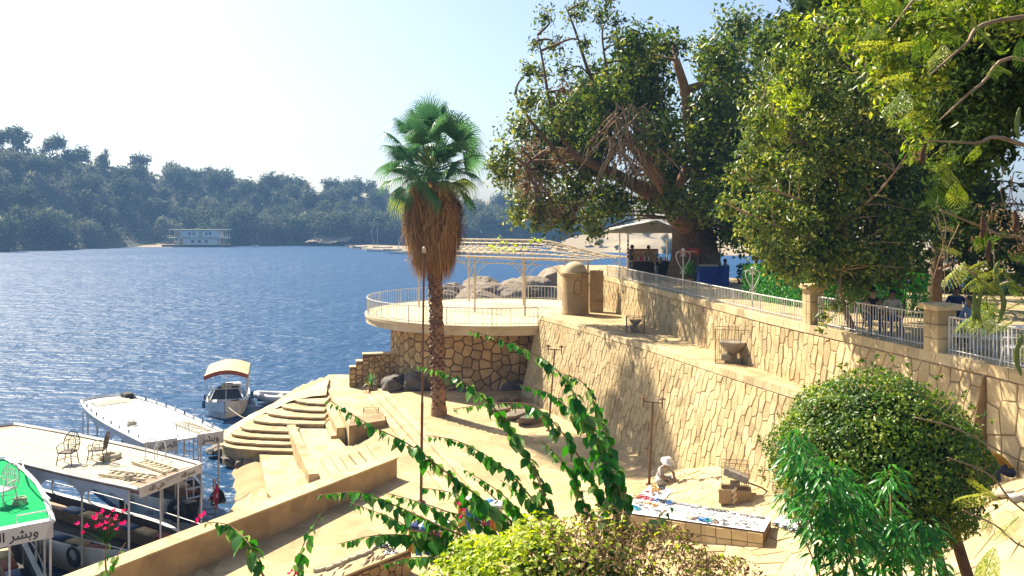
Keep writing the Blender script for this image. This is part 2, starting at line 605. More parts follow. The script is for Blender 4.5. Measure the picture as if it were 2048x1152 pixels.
# ------------------------------------------------------------------ plaza floor: a height field through measured points
_cp = [(1057, 830, 9.95), (1097, 860, 9.9), (1290, 968, 9.9), (1421, 927, 8.35), (1540, 945, 8.1), (1470, 1005, 8.75), (1323, 1065, 9.35),
       (1507, 1094, 8.95), (1650, 1120, 8.6), (1600, 1150, 8.8), (1990, 965, 5.55), (2060, 935, 5.2), (2000, 1130, 6.4), (1960, 1010, 5.9), (2040, 1010, 5.6), (878, 830, 9.8),
       (1000, 1152, 9.6), (1000, 950, 9.8), (960, 800, 9.8), (900, 780, 9.8), (1180, 930, 9.85), (1200, 1150, 9.4), (946, 953, 9.8)]
_XY, _Z = [], []
for (x, y, D) in _cp:
    p = pz(x, y, CZ - D)
    _XY.append((p.x, p.y)); _Z.append(p.z)
for (X, Y, z) in ((-6, 12, 2.9), (2, 10, 3.2), (10, 10, 5.2), (-8, 52, 2.7), (2, 55, 2.6), (-6, 28, 2.7)):
    _XY.append((X, Y)); _Z.append(z)
_XY = np.array(_XY); _Z = np.array(_Z)
def _phi(r):
    return r
def _tps():
    n = len(_Z)
    d = np.linalg.norm(_XY[:, None] - _XY[None], axis=2)
    A = np.zeros((n + 3, n + 3))
    A[:n, :n] = _phi(d) - 0.9 * np.eye(n)
    A[:n, n] = 1; A[:n, n + 1:] = _XY
    A[n, :n] = 1; A[n + 1:, :n] = _XY.T
    return np.linalg.solve(A, np.concatenate([_Z, np.zeros(3)]))
_W = _tps()
def fz(X, Y):
    d = np.hypot(_XY[:, 0] - X, _XY[:, 1] - Y)
    n = len(_Z)
    return float(np.dot(_W[:n], _phi(d)) + _W[n] + _W[n + 1] * X + _W[n + 2] * Y)
def pf(x, y):                                # photo pixel to a point on the plaza floor
    z = 2.7
    for _ in range(40):
        p = pz(x, y, z)
        z = 0.5 * z + 0.5 * fz(p.x, p.y)
    return pz(x, y, z)

# edge where the plaza steps down to the river promenade
E0, E1 = pz(772, 778, Z_PLAZA), pz(950, 957, Z_PLAZA)
ED = (E1 - E0); ED.z = 0; ED.normalize()
EN = Vector((ED.y, -ED.x, 0))
if EN.x > 0:
    EN = -EN                                 # points to the river side
def edge_x(Y):
    t = (Y - E0.y) / (E1.y - E0.y)
    return E0.x + (E1.x - E0.x) * t
def plaza_pt(s, t):
    Y = 9.0 + (54.0 - 9.0) * t
    x0 = edge_x(Y) if Y > 20 else edge_x(20)
    x1 = 13.5
    X = x0 + (x1 - x0) * s
    return Vector((X, Y, fz(X, Y)))
fl = MB().grid(plaza_pt, 60, 110).build('plaza_floor', 'floor', None, True)
struct(fl)
fmap = lambda u, v, h: Vector((u, v, fz(u, v) + h))
rs = random.Random(3)
fp = cells(1.0, 13.0, 15.0, 33.0, 0.72, 0.58, 0.33, rs, 0.5)
def wall_top_x(Y):                           # front edge of the walkway ledge
    return 2.18 + 0.299 * (48.9 - Y)
stones(fl, 'flagstone', fmap, fp, 0.022, 0.014, 'flag', rs, 300,
       keep=lambda u, v: u < wall_top_x(v) - 0.6 and u > 2.6 + 0.12 * (33 - v) * math.sin(v * 1.7) ** 2, size_key=lambda u, v: v, bev=0.5)
# three long steps from the promenade up to the plaza
ps = thing('plaza_steps', 'long flight of three low sandstone steps rising to the palm plaza', 'steps', (E0.x, E0.y, Z_PROM))
A0 = E0 - ED * 0.4
LEN = 34.0
for k in range(3):
    z1 = Z_PLAZA - 0.03 - 0.135 * k
    n_seg = 12
    for q in range(n_seg):
        a = A0 + ED * (LEN * q / n_seg + 0.008) + EN * (0.42 * k)
        ln = LEN / n_seg - 0.016
        b = MB().obox((a.x, a.y, z1 - 0.5), ED * ln, EN * 0.42, (0, 0, 0.5 + rs.uniform(-.006, .006)))
        b.build('step_block', 'stone_pale', ps)

# ------------------------------------------------------------------ river promenade and its parapet
PB = [pz(794, 955, Z_PROM), pz(400, 1139, Z_PROM)]           # foot of the parapet
pd = (PB[1] - PB[0]); pd.z = 0; pd.normalize()
pn = Vector((-pd.y, pd.x, 0))
if pn.x > 0:
    pn = -pn
far_end = PB[0] - pd * 0
prom = MB().prism([PB[0] + pn * 0.3, PB[0] + pd * 26 + pn * 0.3, Vector((4, 6, 0)), E0 + ED * 31 - EN * 0.5, E0 + ED * 16 - EN * 0.5,
                   E0 + ED * -0.4 - EN * 0.5, pz(728, 762, Z_PROM), pz(748, 833, Z_PROM), pz(745, 900, Z_PROM)], 0.0, Z_PROM).build('promenade', 'floor')
struct(prom)
par = thing('parapet_wall', 'thick plastered parapet wall with a flat coping above the landing stairs', 'parapet', (PB[0].x, PB[0].y, Z_PROM))
def par_top(s):
    return Z_PROM + 0.74 + 0.024 * s
V = []
for s in (0, 8.6, 17.2, 25.8):
    p = PB[0] + pd * s
    for (o, z) in ((0, Z_PROM - 0.3), (0, par_top(s)), (0.62, par_top(s)), (0.62, -0.4)):
        q = p + pn * o
        V.append((q.x, q.y, z))
Fs = [(0, 1, 2, 3), (15, 14, 13, 12)]
for i in range(3):
    for j in range(4):
        Fs.append((i * 4 + j, (i + 1) * 4 + j, (i + 1) * 4 + (j + 1) % 4, i * 4 + (j + 1) % 4))
MB().add(V, Fs).build('wall_body', 'render', par)
for i in range(12):
    s0, s1 = i * 2.15 - 0.03, (i + 1) * 2.15 - 0.045
    a, b = PB[0] + pd * s0 - pn * 0.035, PB[0] + pd * s1 - pn * 0.035
    MB().add([(a.x, a.y, par_top(s0) + 0.004), (b.x, b.y, par_top(s1) + 0.004), *[(q.x + pn.x * 0.69, q.y + pn.y * 0.69, par_top(s) + 0.004) for q, s in ((b, s1), (a, s0))],
              (a.x, a.y, par_top(s0) + 0.064), (b.x, b.y, par_top(s1) + 0.064), *[(q.x + pn.x * 0.69, q.y + pn.y * 0.69, par_top(s) + 0.064) for q, s in ((b, s1), (a, s0))]],
             [(3, 2, 1, 0), (4, 5, 6, 7), (0, 1, 5, 4), (1, 2, 6, 5), (2, 3, 7, 6), (3, 0, 4, 7)]).build('coping_slab', 'stone_pale', par)
# narrow outer channel along the river side of the coping
MB().add([tuple(PB[0] + pn * 0.80 + Vector((0, 0, 0.55))), tuple(PB[0] + pd * 25.8 + pn * 0.80 + Vector((0, 0, 1.1))),
          tuple(PB[0] + pd * 25.8 + pn * 0.622 + Vector((0, 0, 1.1))), tuple(PB[0] + pn * 0.622 + Vector((0, 0, 0.55)))], [(0, 1, 2, 3)]).build('outer_channel', 'stone', par)

# ------------------------------------------------------------------ landing: pier block, stair flights, rounded steps
def slab(name, pts, z, zb, m, parent):
    return MB().prism([pz(x, y, z) for x, y in pts], zb, z).build(name, m, parent)
L1, L2 = 1.45, 0.85
land = thing('landing_stairs', 'sandstone landing stairs running down to the boats behind the parapet', 'stairs', pz(600, 900, L2))
slab('landing', [(597, 855), (650, 846), (700, 902), (712, 950), (660, 985), (640, 960)], L1, -1, 'stone_pale', land)
slab('landing', [(516, 893), (590, 868), (616, 935), (628, 1000), (560, 1010), (534, 985)], L2, -1, 'stone_pale', land)
FA = [((639, 914), (659, 949)), ((659, 910), (680, 943)), ((677, 908), (698, 939)), ((694, 904), (716, 930)), ((713, 897), (733, 920)), ((731, 886), (749, 914))]
for i, (a, b) in enumerate(FA):
    z = L1 + (Z_PROM - L1) * (i + 1) / 6 - 0.012
    pts = [a, (b[0] + (b[0] - a[0]) * .9, b[1] + (b[1] - a[1]) * .9), (830, 990), (790, 900), (745, 872)]
    slab('step', pts, z, z - 0.055, 'stone_pale', land)
    slab('riser', [(x + 2.2, y) for x, y in pts], z - 0.056, -0.5, 'stone', land)
FB = [((551, 957), (557, 984)), ((573, 949), (577, 975)), ((592, 947), (600, 971)), ((612, 935), (620, 961))]
for i, (a, b) in enumerate(FB):
    z = L2 + (L1 - L2) * (i + .8) / 4.8
    pts = [a, (b[0] + (b[0] - a[0]) * 1.2, b[1] + (b[1] - a[1]) * 1.2), (650, 1010), (640, 952), (622, 930)]
    slab('step', pts, z, z - 0.055, 'stone_pale', land)
    slab('riser', [(x + 2.2, y) for x, y in pts], z - 0.056, -0.5, 'stone', land)
for i in range(3):
    z = L2 - 0.2 * (i + 1)
    slab('step', [(520 - 20 * i, 978 + 7 * i), (500 - 22 * i, 1010 + 8 * i), (580, 1030), (570, 975)], z, -0.8, 'stone', land)
# wall between the two landings
g0, g1 = pz(590, 853, L1 + 0.1), pz(637, 952, L1 + 0.1)
gd = (g1 - g0); gd.z = 0; gl = gd.length; gd.normalize(); gn = Vector((gd.y, -gd.x, 0))
if gn.x > 0: gn = -gn
for i in range(6):
    a = g0 + gd * (gl * i / 6 + .01)
    MB().obox((a.x, a.y, -0.5), gd * (gl / 6 - .02), gn * 0.42, (0, 0, L1 + 0.22 + rs.uniform(-.01, .01) + .5)).build('divider_block', 'stone', land)
# pier block above the landings
pier = thing('pier_block', 'massive sandstone pier block with a shaded front and stepped side', 'pier', pz(700, 880, L1))
P_ = [pz(648, 768, Z_PROM), pz(735, 760, Z_PROM), pz(774, 834, Z_PROM), pz(698, 848, Z_PROM), pz(688, 836, Z_PROM)]
MB().prism(P_, -1, Z_PROM + 0.012).build('pier_body', 'stone_pale', pier)
q0, q1 = pz(648, 768, Z_PROM), pz(692, 842, Z_PROM)
qd = q1 - q0; qd.z = 0; ql = qd.length; qd.normalize(); qn = Vector((qd.y, -qd.x, 0))
if qn.x > 0: qn = -qn
for i in range(8):
    a = q0 + qd * (ql * i / 8 + 0.01) + qn * 0.02
    MB().obox((a.x, a.y, -0.5), qd * (ql / 8 - .02), qn * 0.45, (0, 0, Z_PROM - 0.32 + .5)).build('side_step', 'stone', pier)
    a = a + qn * 0.45
    MB().obox((a.x, a.y, -0.5), qd * (ql / 8 - .02), qn * 0.30, (0, 0, Z_PROM - 0.70 + .5)).build('side_step', 'stone', pier)
pedestal = pz(733, 852, Z_PROM)
MB().prism([pz(698, 852, Z_PROM + .35), pz(771, 840, Z_PROM + .35), pz(766, 822, Z_PROM + .35), pz(700, 832, Z_PROM + .35)], 0.8, Z_PROM + 0.35).build('pedestal', 'render', pier)

# rounded steps
rst = thing('rounded_steps', 'fan of worn rounded stone steps curving down beside the boats', 'steps', pz(560, 880, 1.0))
def round_slab(z, xr, yr_px, left_px, ytop):
    """quarter-round slab: right end at pixel (xr, yr_px), left end near left_px on the ramp"""
    a = pz(xr, yr_px, z)
    b = pz(left_px[0], left_px[1], z)
    pts = [a]
    n = 14
    for i in range(1, n + 1):
        w = math.pi / 2 * i / n
        X = b.x + (a.x - b.x) * (1 - math.sin(w) ** 0.8) if False else a.x + (b.x - a.x) * math.sin(w) ** 1.15
        Y = a.y + (b.y - a.y) * (1 - math.cos(w) ** 0.85)
        pts.append(Vector((X + rs.uniform(-.05, .05), Y + rs.uniform(-.04, .04), z)))
    pts.append(Vector((b.x + 0.3, ytop, z)))
    pts.append(Vector((a.x, ytop, z)))
    return pts
steps_def = [(648, 806, (592, 795)), (648, 820, (566, 806)), (648, 834, (538, 820)), (648, 847, (508, 836)),
             (592, 862, (484, 850)), (592, 875, (466, 862)), (592, 888, (452, 874)), (592, 901, (447, 884))]
for i, (xr, yr, lp) in enumerate(steps_def):
    z = 2.15 - 0.16 * i
    MB().prism(round_slab(z, xr, yr, lp, 58 - i * 0.3), -0.6, z).build('step', 'stone', rst)
    # worn lip of the tread, slightly proud of the riser
    pts = round_slab(z + 0.012, xr, yr + 0.8, (lp[0] - 2, lp[1] + 1), 57.5 - i * 0.3)
    n = len(pts) - 2
    for s0 in range(0, n - 1, 2):
        s1 = min(s0 + 2, n - 1)
        o = pts[s0:s1 + 1]
        c = Vector((pts[0].x, pts[n - 1].y, 0))
        inn = [p + (Vector((c.x, c.y, p.z)) - p).normalized() * 0.3 for p in o]
        if s1 > s0:
            MB().prism([*o, *reversed(inn)], z - 0.06, z + 0.014).build('tread_stone', 'stone_pale', rst)
# smooth outer ramp along the water
edge = [pz(660, 758, Z_PROM), pz(600, 788, 1.75), pz(545, 812, 1.35), pz(495, 838, 0.9), pz(455, 860, 0.5), pz(436, 874, 0.15), pz(428, 884, -.2)]
inner = [pz(652, 790, Z_PROM), pz(592, 799, 2.15), pz(548, 818, 1.85), pz(504, 840, 1.5), pz(476, 862, 1.15), pz(448, 884, 0.8), pz(440, 900, 0.4)]
V, Fs = [], []
n = 24
E_, I_ = curve_pts(edge, 4), curve_pts(inner, 4)
for i in range(len(E_)):
    for j in range(7):
        p = E_[i].lerp(I_[i], j / 6)
        V.append((p.x + rs.uniform(-.03, .03), p.y, p.z + 0.22 * math.sin(math.pi * j / 6) + rs.uniform(-.03, .03) + 0.02))
    p = E_[i] + (E_[i] - I_[i]).normalized() * 0.5
    V.append((p.x, p.y, -0.8))
for i in range(len(E_) - 1):
    for j in range(6):
        Fs.append((i * 8 + j, (i + 1) * 8 + j, (i + 1) * 8 + j + 1, i * 8 + j + 1))
    Fs.append((i * 8 + 7, (i + 1) * 8 + 7, (i + 1) * 8, i * 8))
rmp = MB().add(V, Fs).build('shore_ramp', 'stone_pale', None, True)
struct(rmp)

# sandy shore between the boats and the stairs
def shore(u, v):
    a = pz(425 + 230 * u, 870 + 150 * v, 0.2)
    X, Y = a.x, a.y
    e = min(1, max(0, (u - 0.02) / 0.35))
    z = -0.5 + 1.0 * e + 0.08 * math.sin(X * 2.1 + Y) + 0.05 * math.sin(Y * 3.3)
    return Vector((X, Y, z))
struct(MB().grid(shore, 24, 24).build('sandy_shore', 'sand', None, True))

# ------------------------------------------------------------------ rocks
def rock_mesh(name, seed, mt, flat=0.75, sub=4, sharp=0.55):
    bm = bmesh.new()
    bmesh.ops.create_icosphere(bm, subdivisions=sub, radius=1.0)
    rr = random.Random(seed)
    planes = [(Vector((rr.gauss(0, 1), rr.gauss(0, 1), rr.gauss(0, 1))).normalized(), rr.uniform(0.55, 0.85)) for _ in range(11)]
    for v in bm.verts:
        for n_, d in planes:
            k = v.co.dot(n_) - d
            if k > 0:
                v.co -= n_ * k * sharp * 1.8
        h = math.sin(v.co.x * 5 + seed) * math.sin(v.co.y * 6 + seed * 2) * math.sin(v.co.z * 5.5) + .55 * abs(math.sin(v.co.z * 7 + v.co.x * 2.5 + seed)) ** .4 - .5 * (abs(math.sin(v.co.x * 3.1 + v.co.y * 2 + seed * 1.7)) < .12)
        v.co += v.co.normalized() * (h * 0.07 + rr.uniform(-.018, .018))
        v.co.z *= flat
    me = bpy.data.meshes.new(name)
    bm.to_mesh(me); bm.free()
    me.materials.append(M[mt])
    return me
ROCKS = [rock_mesh('boulder', 10 + i, 'rock') for i in range(5)]
DROCKS = [rock_mesh('dark_boulder', 30 + i, 'dark_rock', 0.8) for i in range(5)]
def rock(me, p, r, label, group, rz=None, sq=(1, 1, 1), cat='rock', name='boulder'):
    o = link(name, me)
    o.location = p
    o.rotation_euler = (R.uniform(-.3, .3), R.uniform(-.3, .3), R.uniform(0, 6.28) if rz is None else rz)
    o.scale = (r * sq[0], r * sq[1], r * sq[2])
    return tag(o, label, cat, group)
g = 'boulders on the river behind the balcony'
for (x, y, Y, r) in ((915, 588, 82, 1.6), (955, 580, 84, 2.0), (985, 588, 80, 1.6), (1015, 590, 80, 1.9), (895, 598, 80, 1.3), (1070, 582, 84, 2.2), (1035, 592, 76, 1.4),
                     (1100, 572, 92, 3.0), (940, 602, 78, 1.7), (975, 606, 77, 1.7)):
    p = px(x, y, Y)
    rock(ROCKS[int(x) % 5], p, r, 'weathered brown granite boulder rising from the river behind the balcony', g, sq=(1.15, 1, 0.85))
mound = MB().grid(lambda u, v: Vector((-10 + 22 * u, 74 + 26 * v, -1.0 + 7.2 * math.sin(math.pi * u) ** 0.6 * math.sin(math.pi * v) ** 0.6 + 0.7 * math.sin(u * 17) * math.sin(v * 13))), 24, 24).build('rocky_islet', 'rock', None, True)
struct(mound)
g = 'dark rocks in the hollow under the balcony'
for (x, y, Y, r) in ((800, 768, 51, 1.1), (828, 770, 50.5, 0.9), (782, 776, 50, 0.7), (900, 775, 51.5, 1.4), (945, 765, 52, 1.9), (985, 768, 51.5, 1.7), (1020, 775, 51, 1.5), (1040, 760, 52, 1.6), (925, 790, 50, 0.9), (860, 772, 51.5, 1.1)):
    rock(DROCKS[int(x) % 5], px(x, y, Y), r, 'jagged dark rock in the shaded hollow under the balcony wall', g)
g = 'flat rocks at the foot of the retaining wall'
for (x, y, r) in ((1020, 800, 0.8), (1000, 818, 0.5), (1035, 832, 0.8), (1062, 838, 0.9), (985, 812, 0.35)):
    p = pz(x, y, 2.75)
    rock(ROCKS[int(x) % 5], p, r, 'layered pale brown rock lying on the plaza at the wall foot', g, sq=(1.3, 0.9, 0.5))
g = 'stones on the shore below the rounded steps'
for i, (x, y) in enumerate(((455, 893), (470, 903), (488, 910), (505, 914), (446, 905), (462, 918), (480, 925), (440, 890), (520, 918), (430, 900), (497, 926))):
    p = pz(x, y, 0.35)
    rock((ROCKS + DROCKS)[(i * 3) % 10], p, R.uniform(0.3, 0.6), 'rough brown stone on the shore below the rounded steps', g, sq=(1.3, 1, 0.6))

# ------------------------------------------------------------------ upper terrace, fence line, retaining walls
TE = [Vector((4.6, 58.0)), Vector((6.1, 51.0)), Vector((6.46, 48.0)), Vector((8.1, 36.8)), Vector((9.08, 30.2)), Vector((9.6, 27.6)), Vector((10.3, 24.3)), Vector((10.8, 21.9)), Vector((11.2, 19.6)), Vector((11.75, 15.0)), Vector((12.3, 9.0))]
_TS = [0.0]
for i in range(len(TE) - 1):
    _TS.append(_TS[-1] + (TE[i + 1] - TE[i]).length)
def te(s):
    for i in range(len(TE) - 1):
        if s <= _TS[i + 1] or i == len(TE) - 2:
            t = (s - _TS[i]) / (_TS[i + 1] - _TS[i])
            return TE[i].lerp(TE[i + 1], t)
def te_n(s):
    a, b = te(max(0, s - .3)), te(min(_TS[-1], s + .3))
    d = (b - a).normalized()
    return Vector((d.y, -d.x)) * (1 if -d.y > 0 and False else 1)
def te_at_Y(Y):
    lo, hi = 0.0, _TS[-1]
    for _ in range(50):
        mid = (lo + hi) / 2
        if te(mid).y > Y: lo = mid
        else: hi = mid
    return lo
def te_px(x):                                 # arc length where the line passes photo column x
    lo, hi = 0.0, _TS[-1]
    for _ in range(50):
        mid = (lo + hi) / 2
        q = te(mid)
        if q.x / q.y * F + 1024 < x: lo = mid
        else: hi = mid
    return lo
def ten(s):                                   # unit normal pointing to the river
    n = te_n(s)
    return n if n.x < 0 else -n
ter = MB().prism([*TE, Vector((45, 9)), Vector((45, 36)), Vector((26, 40)), Vector((19, 43.5)), Vector((14, 49)), Vector((9.5, 57)), Vector((8, 66)), Vector((3.5, 66))], -2, Z_TER).build('terrace', 'floor')
struct(ter)
SR = te_px(1978)                              # where the battered wall ends and the upright one begins
uw = thing('upper_retaining_wall', 'upper sandstone retaining wall below the terrace railing', 'wall', (8.1, 36.8, Z_LEDGE))
S0 = te_at_Y(53)
def batter(s):
    if s > SR: return 0.0
    return 0.06 + 0.16 * min(1, max(0, (s - te_at_Y(30)) / (SR - te_at_Y(30))))
def umap(u, v, h):                            # v = distance below the terrace
    p, n = te(u), ten(u)
    o = 0.06 + batter(u) * v + h
    return Vector((p.x + n.x * o, p.y + n.y * o, Z_TER - v))
S_ = [S0 + (SR - S0) * i / 60 for i in range(61)]
V, Fs = [], []
for s in S_:
    V += [umap(s, 0.0, -0.0), umap(s, 5.6, -0.0)]
for i in range(60):
    Fs.append((2 * i, 2 * i + 1, 2 * i + 3, 2 * i + 2))
k = len(V)
V += [umap(SR, 0, -1.5), umap(SR, 5.6, -2.8)]
Fs.append((k - 2, k - 1, k + 1, k))
MB().add(V, Fs).build('mortar_face', 'mortar', uw)
S_ = [SR + 0.002 + (_TS[-1] - 0.5 - SR) * i / 20 for i in range(21)]
V, Fs = [], []
for s in S_:
    V += [umap(s, 0.0, 0), umap(s, 6.0, 0)]
for i in range(20):
    Fs.append((2 * i, 2 * i + 1, 2 * i + 3, 2 * i + 2))
MB().add(V, Fs).build('mortar_face', 'mortar', uw)
rs = random.Random(11)
SB = te_at_Y(26.5)
pol = cells(S0, SB, 0.27, 2.15, 0.30, 0.62, 0.17, rs)
stones(uw, 'stone', umap, pol, 0.024, 0.036, 'stone', rs, 150, size_key=lambda u, v: -u)
pol = cells(SB, SR, 0.27, 5.4, 0.38, 0.72, 0.2, rs)
stones(uw, 'stone', umap, pol, 0.028, 0.04, 'stone', rs, 130, size_key=lambda u, v: v - 0.3 * u)
pol = cells(SR + 0.02, te_at_Y(16.5), 0.27, 4.6, 0.46, 0.78, 0.24, rs)
stones(uw, 'stone', umap, pol, 0.03, 0.03, 'stone_pale', rs, 90, size_key=lambda u, v: u)
s = S0
while s < te_at_Y(16):
    l = rs.uniform(0.42, 0.7)
    V = [umap(s + .008, 0.25, 0.0), umap(s + l - .008, 0.25, 0.0), umap(s + l - .008, 0.25, 0.06), umap(s + .008, 0.25, 0.06)]
    V += [Vector((p.x, p.y, Z_TER + 0.012)) for p in (umap(s + .008, 0, -.3), umap(s + l - .008, 0, -.3), umap(s + l - .008, 0, .06), umap(s + .008, 0, .06))]
    MB().add(V, [(0, 1, 2, 3), (7, 6, 5, 4), (3, 2, 6, 7), (0, 3, 7, 4), (1, 2, 6, 5)]).build('coping_stone', 'stone_pale', uw)
    s += l

# lower wall with the walkway ledge
LT = [Vector((1.62, 48.2)), Vector((2.4, 46.2)), Vector((5.9, 36.5)), Vector((7.6, 30.6)), Vector((9.06, 25.9)), Vector((10.05, 22.5))]
_LS = [0.0]
for i in range(len(LT) - 1):
    _LS.append(_LS[-1] + (LT[i + 1] - LT[i]).length)
def lt(s):
    for i in range(len(LT) - 1):
        if s <= _LS[i + 1] or i == len(LT) - 2:
            return LT[i].lerp(LT[i + 1], (s - _LS[i]) / (_LS[i + 1] - _LS[i]))
LN = Vector((-0.955, -0.297))
LH = 5.6
def lmap(u, v, h):
    p = lt(u)
    o = 0.24 * v + h
    return Vector((p.x + LN.x * o, p.y + LN.y * o, Z_LEDGE - v))
lw = thing('lower_retaining_wall', 'lower battered sandstone wall with a walkway ledge along its top', 'wall', (5.9, 36.5, 2.5))
V, Fs = [], []
for i in range(41):
    s = _LS[-1] * i / 40
    V += [lmap(s, 0, 0), lmap(s, LH, 0)]
for i in range(40):
    Fs.append((2 * i, 2 * i + 1, 2 * i + 3, 2 * i + 2))
V += [lmap(0, 0, -5.0), lmap(0, LH, -6.4)]
Fs.append((0, 1, len(V) - 1, len(V) - 2))
MB().add(V, Fs).build('mortar_face', 'mortar', lw)
pol = cells(0.0, _LS[-1], 0.24, LH - 0.1, 0.31, 0.70, 0.17, rs)
stones(lw, 'stone', lmap, pol, 0.024, 0.036, 'stone', rs, 300, size_key=lambda u, v: -u + 0.2 * v)
s = 0.0
while s < _LS[-1] - 0.2:
    l = rs.uniform(0.42, 0.62)
    V = [lmap(s + .008, 0.22, 0.0), lmap(s + l - .008, 0.22, 0.0), lmap(s + l - .008, 0.22, 0.05), lmap(s + .008, 0.22, 0.05)]
    V += [Vector((p.x, p.y, Z_LEDGE + 0.012)) for p in (lmap(s + .008, 0, -.4), lmap(s + l - .008, 0, -.4), lmap(s + l - .008, 0, .05), lmap(s + .008, 0, .05))]
    MB().add(V, [(0, 1, 2, 3), (7, 6, 5, 4), (3, 2, 6, 7), (0, 3, 7, 4), (1, 2, 6, 5)]).build('coping_stone', 'stone_pale', lw)
    s += l
# corner quoins at the balcony end
for k in range(9):
    v0, v1 = 0.24 + 0.6 * k, 0.24 + 0.6 * (k + 1) - 0.02
    V = [lmap(0.0, v, h) + Vector((d * 0.955 * 0.0 , 0, 0)) for v in (v0, v1) for (d, h) in ((0, 0.035), (0, -0.34))]
    V2 = [p + Vector((-0.05, 0.16, 0)) for p in V]
    MB().add(V + V2, [(0, 1, 3, 2), (4, 5, 7, 6), (0, 2, 6, 4), (1, 3, 7, 5), (0, 1, 5, 4), (2, 3, 7, 6)]).build('quoin', 'stone_pale', lw)
lg = MB()
V, Fs = [], []
led = [Vector((p.x + 0.35, p.y)) for p in LT]
led_b = [te(te_at_Y(Y)) for Y in (53, 49, 40, 31, 26.5, 22.5)]
lg.prism([*[(p.x, p.y) for p in led], *[(p.x, p.y) for p in reversed(led_b)]], 1.0, Z_LEDGE)
struct(lg.build('walkway', 'floor'))

# side face under the ledge where it meets the balcony
# ------------------------------------------------------------------ round balcony
BC, BR, BW = Vector((-0.9, 56.3)), 8.7, 6.2
bal = thing('round_balcony', 'round concrete balcony on a curved rubble stone wall above the river', 'balcony', (BC.x, BC.y, 0))
MB().lathe([(0.001, Z_BAL), (BR, Z_BAL), (BR, Z_BAL - 0.18), (BR - 0.08, Z_BAL - 0.22), (BR - 0.08, Z_BAL - 0.55), (BW - .2, Z_BAL - 0.62)], (BC.x, BC.y, 0), 72).build('slab', 'concrete', bal)
WC = Vector((-1.6, 56.0))
MB().lathe([(BW, Z_BAL - 0.5), (BW + 0.15, -0.5)], (WC.x, WC.y, 0), 64).build('mortar_face', 'dark_mortar', bal)
def bmap(u, v, h):
    w = u / BW
    r = BW + 0.15 * v / 7 + h
    return Vector((WC.x + r * math.cos(w), WC.y + r * math.sin(w), Z_BAL - 0.55 - v))
rs = random.Random(5)
pol = cells(BW * math.radians(170), BW * math.radians(310), 0.05, 4.2, 0.56, 0.58, 0.38, rs)
stones(bal, 'stone', bmap, pol, 0.075, 0.07, 'rubble', rs, 300, uneven=0.4, bev=0.8)
# straight return wall between the round wall and the battered wall
a, b = Vector((1.2, 50.2)), Vector((3.2, 49.6))
MB().obox((a.x, a.y, -.5), (b - a).to_3d(), (0, 0.5, 0), (0, 0, Z_BAL - 0.6 + .5)).build('return_wall', 'rubble', bal)
# low broken wall running to the water
lbw = thing('low_rubble_wall', 'low broken rubble wall stepping down from the balcony to the water', 'wall', pz(740, 752, 3.0))
w0, w1 = Vector((-7.6, 53.2)), Vector((-10.0, 52.6))
wd = (w1 - w0); wl = wd.length; wd.normalize(); wn_ = Vector((-wd.y, wd.x))
if wn_.y > 0: wn_ = -wn_
def wtop(u):
    return 4.35 - 0.10 * u - (0.3 if u > 1.7 else 0) - (0.3 if u > 2.1 else 0)
def wmap(u, v, h):
    p = w0 + wd * u + wn_ * h
    return Vector((p.x, p.y, wtop(u) - v))
for (u0, u1) in ((-0.4, 1.7), (1.701, 2.1), (2.101, 2.5)):
    a = w0 + wd * u0
    MB().obox((a.x, a.y, -.5), (wd * (u1 - u0)).to_3d(), (-wn_ * 0.5).to_3d(), (0, 0, wtop((u0 + u1) / 2) + 0.5)).build('wall_core', 'dark_mortar', lbw)
    pol = cells(u0, u1, 0.05, 2.3, 0.36, 0.34, 0.36, rs)
    stones(lbw, 'stone', wmap, pol, 0.05, 0.04, 'rubble', rs, 60)
    MB().obox(((w0 + wd * u0) + wn_ * 0.05).to_3d() + Vector((0, 0, wtop((u0 + u1) / 2) + .003)), (wd * (u1 - u0)).to_3d(), (-wn_ * 0.6).to_3d(), (0, 0, .08)).build('coping', 'concrete', lbw)
struct(MB().prism([pz(640, 772, 2.2), pz(700, 752, 2.2), (-7.2, 53.6), (-6, 50), (E0 + EN * 1.1).to_2d(), pz(735, 763, 2.2)], -1, 2.26).build('pier_apron', 'stone_pale'))
# hollow ground under the balcony
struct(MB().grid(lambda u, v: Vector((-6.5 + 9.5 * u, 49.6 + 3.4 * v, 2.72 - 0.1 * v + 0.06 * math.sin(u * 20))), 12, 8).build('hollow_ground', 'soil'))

# ------------------------------------------------------------------ railings
BARM = {}
def bar_mesh(r, h, mt):
    k = (round(r, 4), round(h, 3), mt)
    if k not in BARM:
        BARM[k] = mesh_of(MB().tube([(0, 0, 0), (0, 0, h)], r, 5), 'bar', mt)
    return BARM[k]
br = thing('balcony_railing', 'curved white metal railing around the round balcony', 'railing', (BC.x, BC.y, Z_BAL))
a0, a1 = math.radians(-74), math.radians(-302)
nb = 130
rr = BR - 0.14
ring = [Vector((BC.x + rr * math.cos(a0 + (a1 - a0) * i / 100), BC.y + rr * math.sin(a0 + (a1 - a0) * i / 100), 0)) for i in range(101)]
MB().tube([p + Vector((0, 0, Z_BAL + 1.0)) for p in ring], 0.032, 6).build('top_rail', 'rail', br)
MB().tube([p + Vector((0, 0, Z_BAL + 0.12)) for p in ring], 0.02, 5).build('bottom_rail', 'rail', br)
bm_ = bar_mesh(0.014, 0.97, 'rail')
pm_ = bar_mesh(0.03, 1.0, 'rail')
for i in range(nb + 1):
    w = a0 + (a1 - a0) * i / nb
    piece('post' if i % 10 == 0 else 'bar', pm_ if i % 10 == 0 else bm_, br, (BC.x + rr * math.cos(w), BC.y + rr * math.sin(w), Z_BAL + 0.01))
